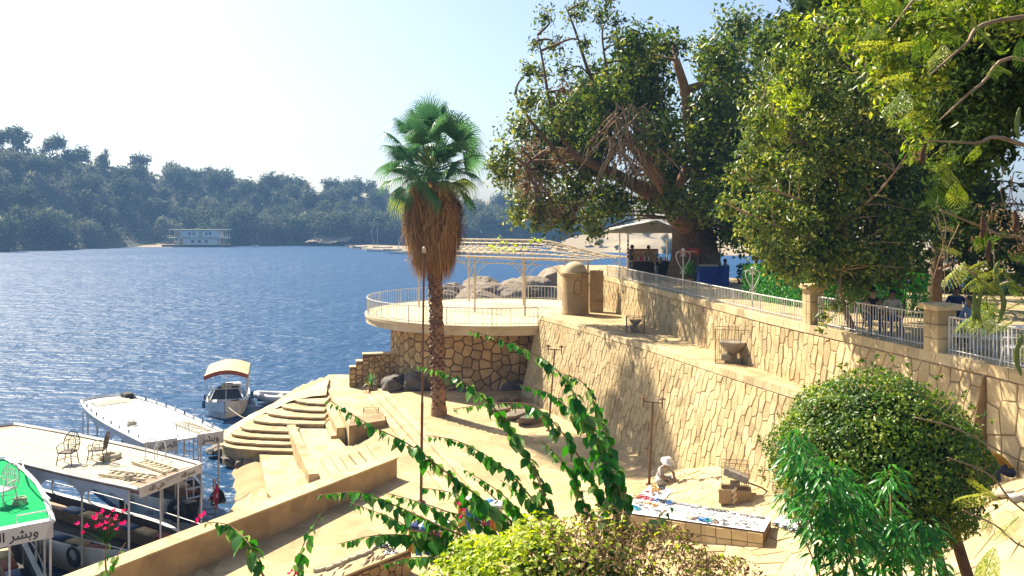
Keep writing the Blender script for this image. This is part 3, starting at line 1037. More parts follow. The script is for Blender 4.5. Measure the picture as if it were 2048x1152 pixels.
def fence(s0, s1, h, label, step, tilt=0.0):
    t = thing('terrace_railing', label, 'railing', te(s0).to_3d() + Vector((0, 0, Z_TER)))
    pts = [te(s0 + (s1 - s0) * i / 40) for i in range(41)]
    for z, r, nm in ((h, 0.024, 'top_rail'), (0.1, 0.018, 'bottom_rail')):
        MB().tube([(p.x + 0.08, p.y, Z_TER + 0.015 + z) for p in pts], r, 5).build(nm, 'rail', t)
    bm = bar_mesh(0.0125, h, 'rail')
    pm = bar_mesh(0.025, h + 0.02, 'rail')
    n = int((s1 - s0) / step)
    for i in range(n + 1):
        p = te(s0 + (s1 - s0) * i / n)
        o = piece('post' if i % 16 == 0 else 'bar', pm if i % 16 == 0 else bm, t, (p.x + 0.08, p.y, Z_TER + 0.015))
        o.rotation_euler = (R.uniform(-.012, .012), R.uniform(-.012, .012), 0)
    return t
fence(te_at_Y(52.5), te_px(1602), 0.66, 'long low white bar railing along the terrace beside the shaded kiosk', 0.15)
fence(te_px(1632), te_px(1842), 0.92, 'white bar railing between the two square stone pillars', 0.125)
fence(te_px(1892), te_at_Y(14), 0.92, 'white bar railing in front of the white café chairs', 0.125)
for (xc, lab, sc_) in ((1617, 'square sandstone pillar with slab cap beside the low railing', 1.0), (1868, 'square sandstone pillar with slab cap beside the white café chairs', 1.0)):
    s = te_px(xc); p = te(s) + Vector((0.15, 0.0))
    ang = math.atan2((te(s + .3) - te(s - .3)).y, (te(s + .3) - te(s - .3)).x)
    t = thing('stone_pillar', lab, 'pillar', (p.x, p.y, Z_TER), 'stone pillars of the terrace railing')
    wdt = 0.5 if xc < 1700 else 0.56
    z = Z_TER - 0.1
    for k in range(3):
        hh = (0.46, 0.38, 0.42)[k] if xc < 1700 else (0.46, 0.36, 0.36)[k]
        for q in (-1, 1):
            off = Vector((math.cos(ang), math.sin(ang), 0)) * (wdt / 4 + 0.002) * q
            w_ = wdt / 2 - 0.008
            MB().bbox((p.x + off.x, p.y + off.y, z + hh / 2), (w_ , wdt - rs.uniform(0, .015), hh - 0.012), ang, 0.015).build('block', 'stone_pale', t)
        z += hh
    MB().bbox((p.x, p.y, z + 0.075), (wdt + 0.2, wdt + 0.2, 0.15), ang, 0.03).build('cap', 'stone', t)

# ------------------------------------------------------------------ drum turret
tp = pz(1150, 628, Z_LEDGE)
tu = thing('turret', 'round plastered turret with a domed cap and arched niche', 'turret', tp)
MB().lathe([(0.80, 0.0), (0.80, 0.12), (0.77, 0.16), (0.77, 2.25), (0.83, 2.29), (0.83, 2.38), (0.66, 2.40)], tp, 28).build('drum', 'render', tu, True)
MB().lathe([(0.70, 2.40), (0.66, 2.58), (0.55, 2.78), (0.36, 2.93), (0.12, 3.0), (0.001, 3.01)], tp, 28).build('dome', 'concrete', tu, True)
# niche: arched panel with raised surround on the drum, facing the plaza
fa_ = math.atan2(-1.0, 0.12)
def drum(u, z, r):
    w = fa_ + u / 0.77
    return Vector((tp.x + r * math.cos(w), tp.y + r * math.sin(w), tp.z + z))
arch = [(-0.2, 1.2), (0.2, 1.2)] + [(0.2 * math.cos(a), 1.75 + 0.26 * math.sin(a)) for a in [math.pi * i / 10 for i in range(11)]]
MB().add([drum(u, z, 0.775) for u, z in arch], [tuple(range(len(arch)))]).build('niche', 'rubble', tu)
path = arch + [arch[0]]
MB().tube([drum(u, z, 0.785) for u, z in path], 0.022, 5).build('niche_frame', 'dark_mortar', tu)
# wall stub beside the turret
ws = thing('wall_stub', 'square plastered wall end standing behind the turret', 'wall', (tp.x + 1.5, tp.y + 1.4, Z_LEDGE))
MB().bbox((tp.x + 1.35, tp.y + 1.2, Z_LEDGE + 1.25), (0.8, 0.5, 2.4), -0.15, 0.03).build('stub_body', 'render', ws)

# fallen leaves and grit blown over the paving
P, Nn = [], []
for _ in range(1500):
    X = R.uniform(-6, 11); Y = R.uniform(19, 50)
    if X < edge_x(Y) + .2 or X > wall_top_x(Y) - 1.6: continue
    if R.random() < .6:
        X = wall_top_x(Y) - 1.35 - abs(R.gauss(0, .5))
    P.append((X, Y, fz(X, Y) + .035)); Nn.append((0, 0, 1))
LITTER = (np.array(P), np.array(Nn))
# ------------------------------------------------------------------ vegetation materials
M['ficus'] = leafmat('ficus_leaf', (0.030, 0.065, 0.012), (0.09, 0.145, 0.02), 0.38, 0.4, (0.30, 0.31, 0.045))
M['dryleaf'] = leafmat('dry_leaf', (0.16, 0.10, 0.05), (0.28, 0.19, 0.09), 0.25, 0.8)
M['olive'] = leafmat('olive_leaf', (0.045, 0.085, 0.018), (0.12, 0.175, 0.03), 0.4, 0.35, (0.40, 0.38, 0.08))
M['spray'] = leafmat('sunny_leaf', (0.05, 0.11, 0.015), (0.19, 0.26, 0.03), 0.45, 0.4, (0.44, 0.44, 0.06))
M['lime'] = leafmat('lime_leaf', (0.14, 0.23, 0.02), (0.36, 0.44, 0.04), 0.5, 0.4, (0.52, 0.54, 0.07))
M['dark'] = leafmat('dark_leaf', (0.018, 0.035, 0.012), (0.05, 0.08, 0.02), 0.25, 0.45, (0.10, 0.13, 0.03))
M['hedge'] = leafmat('hedge_leaf', (0.035, 0.17, 0.02), (0.08, 0.34, 0.04), 0.4, 0.45)
M['box'] = leafmat('box_leaf', (0.03, 0.085, 0.012), (0.10, 0.19, 0.02), 0.35, 0.38, (0.34, 0.38, 0.04))
M['drybush'] = leafmat('dry_bush_leaf', (0.10, 0.055, 0.025), (0.22, 0.135, 0.06), 0.2, 0.85, (0.34, 0.23, 0.11))
M['mango'] = leafmat('lance_leaf', (0.02, 0.12, 0.015), (0.045, 0.22, 0.03), 0.3, 0.3, (0.10, 0.30, 0.05))
M['boug'] = leafmat('bougainvillea_leaf', (0.025, 0.12, 0.015), (0.05, 0.21, 0.025), 0.35, 0.35, (0.26, 0.34, 0.10))
M['pink'] = leafmat('pink_bract', (0.62, 0.02, 0.10), (0.80, 0.05, 0.18), 0.45, 0.6)
M['palm_green'] = leafmat('palm_leaf', (0.045, 0.115, 0.05), (0.09, 0.20, 0.075), 0.4, 0.35, (0.34, 0.34, 0.05))
M['palm_dead'] = leafmat('dead_palm_leaf', (0.16, 0.075, 0.025), (0.36, 0.19, 0.06), 0.25, 0.8, (0.48, 0.30, 0.10))
M['far'] = leafmat('far_leaf', (0.035, 0.055, 0.03), (0.075, 0.10, 0.05), 0.25, 0.6, (0.17, 0.18, 0.10))
M['far_pale'] = leafmat('far_pale_leaf', (0.10, 0.12, 0.07), (0.17, 0.18, 0.11), 0.25, 0.6, (0.28, 0.27, 0.17))
M['pod'] = mat('seed_pod', (0.22, 0.27, 0.06), (0.16, 0.20, 0.04), 12, 0.5, 0.1)
M['pod_brown'] = mat('dry_seed_pod', (0.16, 0.08, 0.04), (0.09, 0.045, 0.025), 12, 0.7, 0.1)

for k_ in ('far', 'far_pale', 'dark'):
    M[k_].node_tree.nodes['Principled BSDF'].inputs['Specular IOR Level'].default_value = 0.08
    M[k_].node_tree.nodes['Principled BSDF'].inputs['Roughness'].default_value = 0.85
def limb(parent, pts, r0, r1, m='bark', n=7, name='limb', wob=0.0, rr=R):
    P = curve_pts(pts, 5)
    if wob:
        P = [P[0]] + [p + Vector((rr.uniform(-wob, wob), rr.uniform(-wob, wob), rr.uniform(-wob, wob))) for p in P[1:-1]] + [P[-1]]
    k = len(P)
    rad = [r0 + (r1 - r0) * (i / (k - 1)) ** 0.8 for i in range(k)]
    return MB().tube(P, rad, n).build(name, m, parent, 'all')
def twigs(name, parent, segs, m):
    mb = MB()
    for pts, r0, r1 in segs:
        k = len(pts)
        mb.tube(pts, [r0 + (r1 - r0) * i / (k - 1) for i in range(k)], 4, False)
    o = mb.build(name, m, parent, 'all')
    o['kind'] = 'stuff'
    return o
def leaves(parent, name, cs, per, size, mt, **kw):
    fl_ = kw.pop('flat', 1.0); shell = kw.pop('shell', 0.5); jit = kw.pop('jit', 0.12)
    P, Nn = clump_points(cs, per, shell, jit, fl_)
    org = np.array(ORG.get(parent.name, Vector()))
    me = leaf_mesh(name, P - org, Nn, size, mt, **kw)
    o = link(name, me, parent)
    o['kind'] = 'stuff'
    return o
def connect(nodes, c):
    """nearest limb point below or beside a clump centre"""
    return min(nodes, key=lambda p: (p - c).length + max(0, p.z - c.z) * 1.5)

o = link('fallen_leaves', leaf_mesh('fallen_leaves', LITTER[0], LITTER[1], .09, 'dryleaf', aspect=.45, spread=.25))
o['kind'] = 'stuff'
tag(o, 'dry fallen leaves and grit scattered over the plaza paving', 'leaves')

# ------------------------------------------------------------------ big fig tree over the kiosk
bx = px(1388, 560, 47)
bx.z = Z_TER
ft = thing('fig_tree', 'huge dark fig tree with bare pale limbs spreading over the kiosk', 'tree', bx)
tk = MB()
P = curve_pts([bx + Vector((0, 0, -0.2)), px(1388, 520, 47), px(1384, 470, 47), px(1378, 420, 47)], 5)
V, Fs = [], []
nseg = 18
for i, p in enumerate(P):
    t = i / (len(P) - 1)
    r = 0.55 * (1 - t) ** 2 + 0.98
    for j in range(nseg):
        w = 2 * math.pi * j / nseg
        q = r * (1 + 0.16 * math.sin(3 * w + 1) * (1 - 0.5 * t) + 0.10 * math.sin(5 * w + 3 * t))
        V.append((p.x + q * math.cos(w), p.y + q * math.sin(w), p.z))
for i in range(len(P) - 1):
    for j in range(nseg):
        Fs.append((i * nseg + j, i * nseg + (j + 1) % nseg, (i + 1) * nseg + (j + 1) % nseg, (i + 1) * nseg + j))
tk.add(V, Fs).build('trunk', 'bark', ft, 'all')
Ls = [([px(1385, 440, 47), px(1400, 350, 46.5), px(1382, 270, 46), px(1372, 190, 45.5), px(1352, 120, 45)], .62, .2, 'bark_red'),
      ([px(1374, 180, 45.5), px(1410, 165, 45.2), px(1445, 135, 45), px(1472, 105, 45)], .26, .1, 'bark_red'),
      ([px(1372, 440, 46.5), px(1330, 380, 45), px(1295, 320, 44.2), px(1255, 265, 44)], .5, .14, 'bark_red'),
      ([px(1370, 430, 47), px(1270, 370, 45), px(1190, 330, 44.5), px(1110, 300, 44), px(1050, 330, 43)], .5, .1, 'bark'),
      ([px(1390, 420, 48), px(1430, 330, 49), px(1480, 230, 50), px(1530, 90, 50)], .5, .12, 'bark'),
      ([px(1330, 380, 47), px(1230, 250, 47), px(1180, 150, 47), px(1150, 60, 47), px(1130, 10, 47)], .2, .03, 'bark'),
      ([px(1230, 250, 47), px(1215, 150, 47), px(1205, 60, 47), px(1230, 20, 47)], .1, .03, 'bark'),
      ([px(1110, 300, 44), px(1060, 240, 44), px(1030, 190, 44)], .14, .04, 'bark'),
      ([px(1352, 400, 45.5), px(1362, 360, 45), px(1372, 335, 45)], .3, .18, 'bark_red'),
      ([px(1160, 320, 44.3), px(1110, 250, 44), px(1085, 120, 44.5), px(1075, 70, 45)], .14, .03, 'bark')]
nodes = []
for pts, r0, r1, m in Ls:
    limb(ft, pts, r0, r1, m, 8)
    nodes += curve_pts(pts, 4)
# sawn stub
s0, s1 = px(1372, 452, 46.0), px(1345, 432, 45.2)
MB().tube([s0, s1], [0.5, 0.42], 12).build('sawn_limb', 'bark_red', ft, True)
dn = (s1 - s0).normalized()
MB().tube([s1 + dn * .002, s1 + dn * .02], [0.40, 0.39], 14).build('cut_face', 'stone_pale', ft)
dense = [(1270, 90, 45), (1300, 130, 50), (1250, 160, 50), (1330, 90, 34), (1220, 200, 52), (1290, 200, 56), (1180, 190, 42), (1150, 230, 48), (1130, 290, 48), (1200, 270, 48), (1320, 270, 50),
         (1180, 330, 42), (1150, 380, 42), (1220, 400, 46), (1340, 350, 52), (1420, 300, 58), (1425, 220, 56), (1440, 120, 52), (1480, 60, 48), (1465, 180, 58), (1490, 250, 58),
         (1440, 330, 58), (1420, 400, 52), (1470, 400, 50), (1300, 395, 38), (1240, 405, 30), (1180, 430, 34), (1130, 440, 32), (1080, 430, 34), (1415, 110, 36), (1530, 90, 45), (1500, 330, 55), (1540, 200, 60), (1545, 300, 60), (1520, 400, 55), (1450, 460, 40), (1500, 470, 40), (1345, 405, 34), (1540, 460, 40)]
light = [(1010, 310, 34), (1040, 260, 38), (1060, 200, 32), (1030, 350, 36), (1000, 345, 26), (1070, 320, 36), (1085, 265, 36), (1050, 400, 30), (1100, 350, 32), (1060, 140, 22), (1100, 210, 30), (1035, 430, 26), (1120, 240, 34), (1110, 410, 28), (985, 330, 18), (1190, 465, 22)]
thin = [(1085, 150, 26), (1110, 90, 26), (1090, 35, 24), (1150, 30, 26), (1200, 30, 26), (1170, 90, 24), (1230, 45, 26), (1130, 140, 28), (1190, 140, 26), (1070, 90, 18), (1240, 85, 24), (1370, 90, 20), (1165, 10, 24), (1215, 5, 22)]
dry = [(1235, 300, 30), (1270, 340, 30), (1150, 420, 24), (1110, 430, 26), (1070, 420, 24), (1330, 300, 22), (1080, 335, 32), (1052, 372, 32), (1095, 395, 32), (1125, 180, 24), (1060, 300, 26), (1120, 320, 30), (1075, 385, 30), (1040, 330, 24)]
def pc(lst, Y, dY, rr):
    out = []
    for (x, y, r) in lst:
        YY = Y + rr.uniform(-dY, dY)
        out.append((px(x, y, YY), r * YY / F))
    return out
rt = random.Random(21)
cd, cl, ct, cdry = pc(dense, 47, 4.5, rt), pc(light, 45, 3, rt), pc(thin, 46, 1.5, rt), pc(dry, 44.5, 2, rt)
leaves(ft, 'crown', cd, 135, 0.33, 'ficus', aspect=0.5, shell=0.8, jit=0.2)
back = [(x, y, r * 1.15) for (x, y, r) in dense if 150 < y < 380]
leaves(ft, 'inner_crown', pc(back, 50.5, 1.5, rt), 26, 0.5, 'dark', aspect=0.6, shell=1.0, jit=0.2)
leaves(ft, 'crown', cl, 120, 0.28, 'olive', aspect=0.5, shell=0.8, jit=0.22)
leaves(ft, 'crown', ct, 85, 0.25, 'ficus', aspect=0.45, shell=0.9, jit=0.25)
leaves(ft, 'dry_foliage', cdry, 90, 0.22, 'dryleaf', aspect=0.4, shell=0.9, jit=0.25)
sg = []
for (c, r) in cd + cl + ct + cdry:
    a = connect(nodes, c)
    mid = a.lerp(c, 0.5) + Vector((rt.uniform(-.5, .5), rt.uniform(-.5, .5), rt.uniform(-.1, .5)))
    sg.append((curve_pts([a, mid, c], 4), 0.075, 0.03))
for (c, r) in ct + cl + cdry:
    for _ in range(5):
        d = Vector((rt.gauss(0, 1), rt.gauss(0, 1), rt.gauss(0.3, 1))).normalized()
        sg.append(([c - d * r * .2, c + d * r * 0.5 + Vector((0, 0, .1)), c + d * r * 1.1], 0.025, 0.008))
twigs('twigs', ft, sg, 'bark')
# hanging tangle of bare pale twigs
sg = []
for i in range(85):
    a = px(rt.uniform(1215, 1305), rt.uniform(205, 300), 43.0 + rt.uniform(-.8, .8))
    pts = [a]
    d = Vector((rt.uniform(-.7, .6), rt.uniform(-.3, .3), -0.4))
    for k in range(6):
        d = d + Vector((rt.uniform(-.35, .35), rt.uniform(-.2, .2), rt.uniform(-.35, .05)))
        d = d.normalized()
        pts.append(pts[-1] + d * rt.uniform(.3, .62))
    sg.append((curve_pts(pts, 3), rt.uniform(.025, .055), 0.010))
twigs('bare_twigs', ft, sg, 'twig')
leaves(ft, 'dry_foliage', pc([(1250, 320, 40), (1265, 350, 36), (1240, 280, 32)], 43.5, .6, rt), 12, .16, 'dryleaf', aspect=.3, shell=1.0)

# ------------------------------------------------------------------ yellow-green tree at the railing
b2 = te(te_px(1688)).to_3d(); b2 += Vector((0.35, 0.15, Z_TER))
yt = thing('railing_tree', 'yellow green leafy tree drooping over the railing between the pillars', 'tree', b2)
limb(yt, [b2, px(1688, 610, b2.y), px(1684, 540, b2.y), px(1690, 440, 24.5), px(1660, 300, 24.5), px(1650, 160, 24.5)], .12, .04, 'bark', 8, 'trunk')
LL = [[px(1690, 440, 24.5), px(1600, 400, 24), px(1520, 370, 23.5), px(1460, 340, 23)],
      [px(1684, 500, 24.5), px(1600, 470, 24), px(1500, 430, 23), px(1450, 405, 22.5)],
      [px(1660, 300, 24.5), px(1580, 280, 24), px(1500, 235, 23.5)],
      [px(1690, 440, 24.5), px(1760, 380, 24), px(1820, 300, 23)],
      [px(1660, 300, 24.5), px(1720, 180, 24), px(1740, 60, 24)]]
nodes = [px(1684, 540, 24.5), px(1690, 440, 24.5), px(1660, 300, 24.5)]
for pts in LL:
    limb(yt, pts, .06, .015, 'twig', 6)
    nodes += curve_pts(pts, 4)
rt = random.Random(22)
ca = []
rows = [(60, 1560, 1740), (110, 1560, 1740), (160, 1560, 1780), (210, 1530, 1800), (250, 1520, 1810), (290, 1510, 1820), (330, 1490, 1830), (370, 1470, 1830), (410, 1465, 1840), (450, 1500, 1840), (490, 1530, 1850), (525, 1570, 1840), (555, 1590, 1760)]
for (y, xa, xb) in rows:
    x = xa
    while x <= xb:
        ca.append((x + rt.uniform(-14, 14), y + rt.uniform(-14, 14), rt.uniform(24, 38)))
        x += 46
leaves(yt, 'crown', pc([c for c in ca if c[1] < 330 or c[0] < 1640], 24, 1.6, rt), 400, 0.165, 'olive', aspect=0.44, shell=0.95, jit=0.3, droop=0.5)
leaves(yt, 'crown', pc([c for c in ca if c[1] >= 330 and c[0] >= 1600], 25, 1.6, rt), 420, 0.17, 'ficus', aspect=0.45, shell=0.9, jit=0.25, droop=0.5)
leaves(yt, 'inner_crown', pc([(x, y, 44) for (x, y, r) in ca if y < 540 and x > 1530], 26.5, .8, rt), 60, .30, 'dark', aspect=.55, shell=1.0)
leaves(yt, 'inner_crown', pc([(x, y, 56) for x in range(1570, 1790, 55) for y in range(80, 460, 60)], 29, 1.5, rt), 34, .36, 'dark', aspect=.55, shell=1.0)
leaves(yt, 'crown', pc([(1580, 120, 30), (1590, 200, 28), (1560, 180, 24), (1600, 60, 30), (1550, 260, 24), (1530, 330, 22)], 23, .8, rt), 330, 0.17, 'lime', aspect=0.45, shell=0.9, jit=0.25)
leaves(yt, 'drooping_sprays', pc([(1480, 340, 20), (1455, 342, 14), (1450, 400, 14), (1475, 410, 18), (1440, 415, 10), (1500, 460, 16), (1500, 245, 14), (1550, 500, 16), (1670, 610, 20), (1650, 635, 16), (1640, 660, 12), (1700, 600, 18)], 23.3, .5, rt), 300, 0.15, 'olive', aspect=0.4, shell=1, jit=0.35, droop=0.8)
sg = []
for (x, y, r) in ca + [(1480, 340, 1), (1450, 402, 1), (1645, 650, 1), (1670, 610, 1)]:
    c = px(x, y, 23.8)
    a = connect(nodes, c)
    sg.append((curve_pts([a, a.lerp(c, .5) + Vector((rt.uniform(-.2, .2), rt.uniform(-.2, .2), .1)), c], 3), .022, .007))
twigs('twigs', yt, sg, 'twig')

# ------------------------------------------------------------------ tall dark tree behind the café chairs
b3 = pz(1868, 612, Z_TER)
dt = thing('terrace_tree', 'tall dark tree with a slim trunk rising behind the café tables', 'tree', b3)
limb(dt, [b3, px(1872, 540, b3.y), px(1882, 440, b3.y), px(1890, 300, b3.y), px(1900, 100, b3.y)], .30, .14, 'bark', 10, 'trunk')
rt = random.Random(23)
ca = []
for (y, xa, xb) in ((-60, 1640, 2140), (-10, 1640, 2140), (40, 1650, 2140), (95, 1680, 2140), (150, 1720, 2140), (205, 1760, 2140), (260, 1800, 2140), (320, 1820, 2140), (380, 1840, 2120), (430, 1850, 2100), (480, 1880, 2080)):
    x = xa
    while x <= xb:
        if not (y > 240 and x > 1990 and rt.random() < .55):
            ca.append((x + rt.uniform(-20, 20), y + rt.uniform(-20, 20), rt.uniform(34, 50)))
        x += 62
ca += [(1905, 470, 34), (1960, 480, 36), (2020, 490, 38), (1930, 520, 30), (1990, 530, 32), (2045, 540, 34), (2010, 440, 36), (1810, 470, 34), (1840, 520, 26), (1780, 510, 26)]
cc = pc(ca, 30, 3.5, rt)
leaves(dt, 'crown', cc, 190, 0.26, 'dark', aspect=0.42, shell=0.9, jit=0.25)
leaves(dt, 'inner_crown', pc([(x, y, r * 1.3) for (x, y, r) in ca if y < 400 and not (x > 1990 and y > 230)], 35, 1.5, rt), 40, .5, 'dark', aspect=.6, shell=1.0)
sg = []
nodes = curve_pts([px(1872, 540, b3.y), px(1882, 440, b3.y), px(1890, 300, b3.y), px(1900, 100, b3.y)], 5)
for (c, r) in cc:
    a = connect(nodes, c)
    sg.append((curve_pts([a, a.lerp(c, .5) + Vector((0, 0, .4)), c], 3), .07, .015))
twigs('twigs', dt, sg, 'bark')

# ------------------------------------------------------------------ near flame tree with seed pods (trunk stands outside the view)
b4 = Vector((6.6, 7.6, 9.2))
nt_ = thing('flame_tree', 'feathery leaved tree with long hanging green seed pods', 'tree', b4)
limb(nt_, [b4, b4 + Vector((-.1, 0, 2)), b4 + Vector((-.3, -.1, 4)), b4 + Vector((-.9, -.2, 5.5))], .16, .08, 'bark', 9, 'trunk')
rt = random.Random(24)
BRS = [[b4 + Vector((-.15, 0, 3.1)), px(2048, 290, 7.4), px(1950, 286, 7.2), px(1845, 281, 7.0)],
       [b4 + Vector((-.1, 0, 1.2)), px(2100, 520, 7.4), px(2000, 470, 7.2), px(1880, 420, 7.0)],
       [b4 + Vector((0, 0, 1.0)), px(2080, 600, 7.4), px(1985, 575, 7.2), px(1930, 535, 7.0)],
       [b4 + Vector((-.8, -.2, 5.2)), px(1960, -60, 7.2), px(1850, -20, 7.0), px(1780, 60, 6.9)],
       [b4 + Vector((-.8, -.2, 5.2)), px(2000, 40, 7.2), px(1930, 90, 7.0), px(1860, 150, 6.9)],
       [b4 + Vector((-.3, 0, 4.0)), px(2060, 120, 7.6), px(1960, 170, 7.4), px(1880, 240, 7.2)],
       [b4 + Vector((-.1, 0, .3)), px(2090, 1040, 7.2), px(1980, 950, 7.0), px(1895, 915, 6.9)],
       [b4 + Vector((-.1, 0, .2)), px(2100, 1110, 7.2), px(1990, 1050, 7.0), px(1925, 1020, 6.9)],
       [b4 + Vector((-.1, 0, .6)), px(2090, 940, 7.4), px(1920, 860, 7.2), px(1830, 835, 7.1)]]
for i, pts in enumerate(BRS):
    limb(nt_, pts, .028 if i < 6 else .011, .006, 'twig', 6, 'branch')
def pinnate(c, d, ln, k=9):
    """bipinnate feather leaf: leaflet rows along a rachis; returns leaflet points, axes"""
    out = []
    d = d.normalized()
    side = d.cross(Vector((0, 0, 1)))
    side = side.normalized() if side.length > .1 else Vector((1, 0, 0))
    nrm = side.cross(d).normalized()
    for i in range(k):
        t = (i + .6) / k
        p = c + d * ln * t + Vector((0, 0, -0.10 * ln * t * t))
        w = ln * .38 * math.sin(math.pi * (0.15 + .8 * t)) ** .8
        for s in (-1, 1):
            for q in range(9):
                u = (q + .7) / 9
                o = p + side * s * w * u + d * w * u * .35 - Vector((0, 0, .06 * u))
                for e in (-1, 1):
                    out.append((o, (d * .8 + side * s * .3) * e + side * s * .25, nrm, w / 9 * 1.7))
    return out
LF = []
def spray(x, y, Y, n, ln, spread=1.0, mt_r=(0, 1)):
    for _ in range(n):
        d = Vector((rt.gauss(-.2, 1), rt.gauss(0, .5), rt.gauss(-.2, .45) * spread))
        LF.append((pinnate(px(x + rt.uniform(-26, 26), y + rt.uniform(-22, 22), Y + rt.uniform(-.15, .15)), d, ln * rt.uniform(.8, 1.2)), rt.uniform(*mt_r)))
for (x, y, n) in ((1800, 20, 5), (1850, 60, 6), (1790, 80, 5), (1820, 130, 6), (1850, 180, 5), (1800, 170, 4), (1870, 20, 5), (1830, 220, 5), (1760, 50, 4), (1740, 10, 4), (1900, 90, 4), (1850, 250, 4), (1960, 20, 5), (2020, 60, 5), (1920, 10, 5), (1990, 130, 4)):
    spray(x, y, 7.0, max(1, n // 3), .26)
for (x, y, n) in ((1960, 560, 5), (2010, 545, 5), (2040, 600, 5), (1930, 520, 3), (1990, 620, 4), (2035, 640, 4), (1960, 600, 3), (2030, 500, 4), (1975, 500, 3)):
    spray(x, y, 7.2, n, .24)
for (x, y, d, ln, r) in ((2000, 1000, (-.6, 0, .55), .34, .9), (1985, 985, (-1, .1, -.1), .3, .85), (1990, 1090, (-.35, 0, -1), .42, .7), (1970, 1060, (.1, 0, .6), .2, .6), (2040, 1030, (-.6, .1, -.5), .25, .7)):
    LF.append((pinnate(px(x, y, 7.0), Vector(d), ln, 11), r))
for (x, y, n) in ((1860, 320, 3), (1900, 350, 3), (1870, 400, 3), (1950, 330, 2)):
    spray(x, y, 7.1, n, .2)
leaves(nt_, 'leafy_sprays', pc([(1760, 20, 60), (1800, 70, 60), (1840, 20, 60), (1790, 120, 50), (1830, 160, 50), (1870, 80, 60), (1820, 220, 45), (1850, 260, 36), (1740, 90, 50), (1760, 150, 44), (1700, 50, 50), (1780, 210, 36), (1900, 30, 60), (1700, -10, 50), (1870, 150, 40), (1960, 10, 60), (2020, 30, 60), (1830, 300, 28), (1880, 330, 28)], 8.2, .5, rt), 1100, .085, 'spray', aspect=.42, shell=1.0, jit=.3, droop=.4)
leaves(nt_, 'leafy_sprays', pc([(1950, 90, 70), (2020, 120, 70), (1930, 180, 60), (2000, 210, 60), (1960, 270, 50), (2040, 220, 50), (1900, 380, 40), (1880, 240, 50), (1930, 440, 40), (1900, 60, 60), (1980, 40, 70), (2040, 10, 70), (2045, 90, 60), (1940, 320, 44), (2000, 300, 40), (1890, 150, 50), (2050, 170, 60)], 9.5, .6, rt), 1000, .11, 'dark', aspect=.42, shell=1.0, jit=.3, droop=.4)
V, Rn = [], []
org = ORG[nt_.name]
for lst, rv in LF:
    for (o, d, nr_, w) in lst:
        d = d.normalized()
        s = (d.cross(nr_).normalized() + Vector((rt.uniform(-.4, .4), rt.uniform(-.4, .4), rt.uniform(-.4, .4)))) * w * .34
        o = o - org
        V += [o, o + d * w * .5 + s, o + d * w, o + d * w * .5 - s]
        Rn.append(min(1, max(0, rv + rt.uniform(-.2, .2))))
V = np.array([tuple(p) for p in V])
q = np.arange(len(V)).reshape(-1, 4)
o = link('feather_leaves', np_mesh('feather_leaves', V, q, 'spray', Rn), nt_); o['kind'] = 'stuff'
sg = []
for lst, rv in LF:
    a, b = lst[0][0], lst[-1][0]
    sg.append(([a, b], .004, .002))
twigs('leaf_stalks', nt_, sg, 'boug')
def pod(x, y, ln, bend, m, tilt=0.0):
    pts = []
    for i in range(9):
        t = i / 8
        pts.append(px(x, y, 7.05) + Vector((bend * math.sin(math.pi * t) * .5 + tilt * t * ln, 0.02 * t, -ln * t)))
    mb = MB()
    V, Fs = [], []
    for i, p in enumerate(pts):
        t = i / 8
        w = .024 * math.sin(math.pi * (.06 + .88 * t)) ** .5
        for (a, b) in ((-w, 0), (0, .007), (w, 0), (0, -.007)):
            V.append((p.x + a, p.y + b - 0.004 * math.sin(t * 30), p.z))
    for i in range(8):
        for j in range(4):
            Fs.append((i * 4 + j, i * 4 + (j + 1) % 4, i * 4 + 4 + (j + 1) % 4, i * 4 + 4 + j))
    mb.add(V, Fs).build('seed_pod', m, nt_, 'all')
for a in ((2040, 215, .26, -.04, 'pod'), (1968, 575, .34, -.10, 'pod'), (1990, 560, .36, .12, 'pod', .1), (2046, 670, .34, -.1, 'pod'), (1948, 585, .30, .02, 'pod'), (2000, 520, .2, -.06, 'pod'),
          (1850, 290, .16, -.03, 'pod_brown'), (1965, 430, .2, .02, 'pod_brown'), (1980, 480, .18, -.02, 'pod_brown'), (2030, 420, .2, .03, 'pod_brown')):
    pod(*a)
sg = []
for i in range(9):
    a = px(rt.uniform(1840, 2060), rt.uniform(330, 480), 7.2)
    sg.append((curve_pts([a, a + Vector((rt.uniform(-.1, .2), 0, -.3)), a + Vector((rt.uniform(0, .5), 0, -.75))], 4), .005, .003))
twigs('hanging_stalks', nt_, sg, 'twig')
leaves(nt_, 'withered_sprays', pc([(1985, 430, 30), (2025, 455, 32), (1960, 490, 22), (2040, 500, 28), (1840, 310, 20), (1900, 460, 16)], 7.3, .15, rt), 800, .05, 'dryleaf', aspect=.3, shell=1.0, jit=.35, droop=.6)

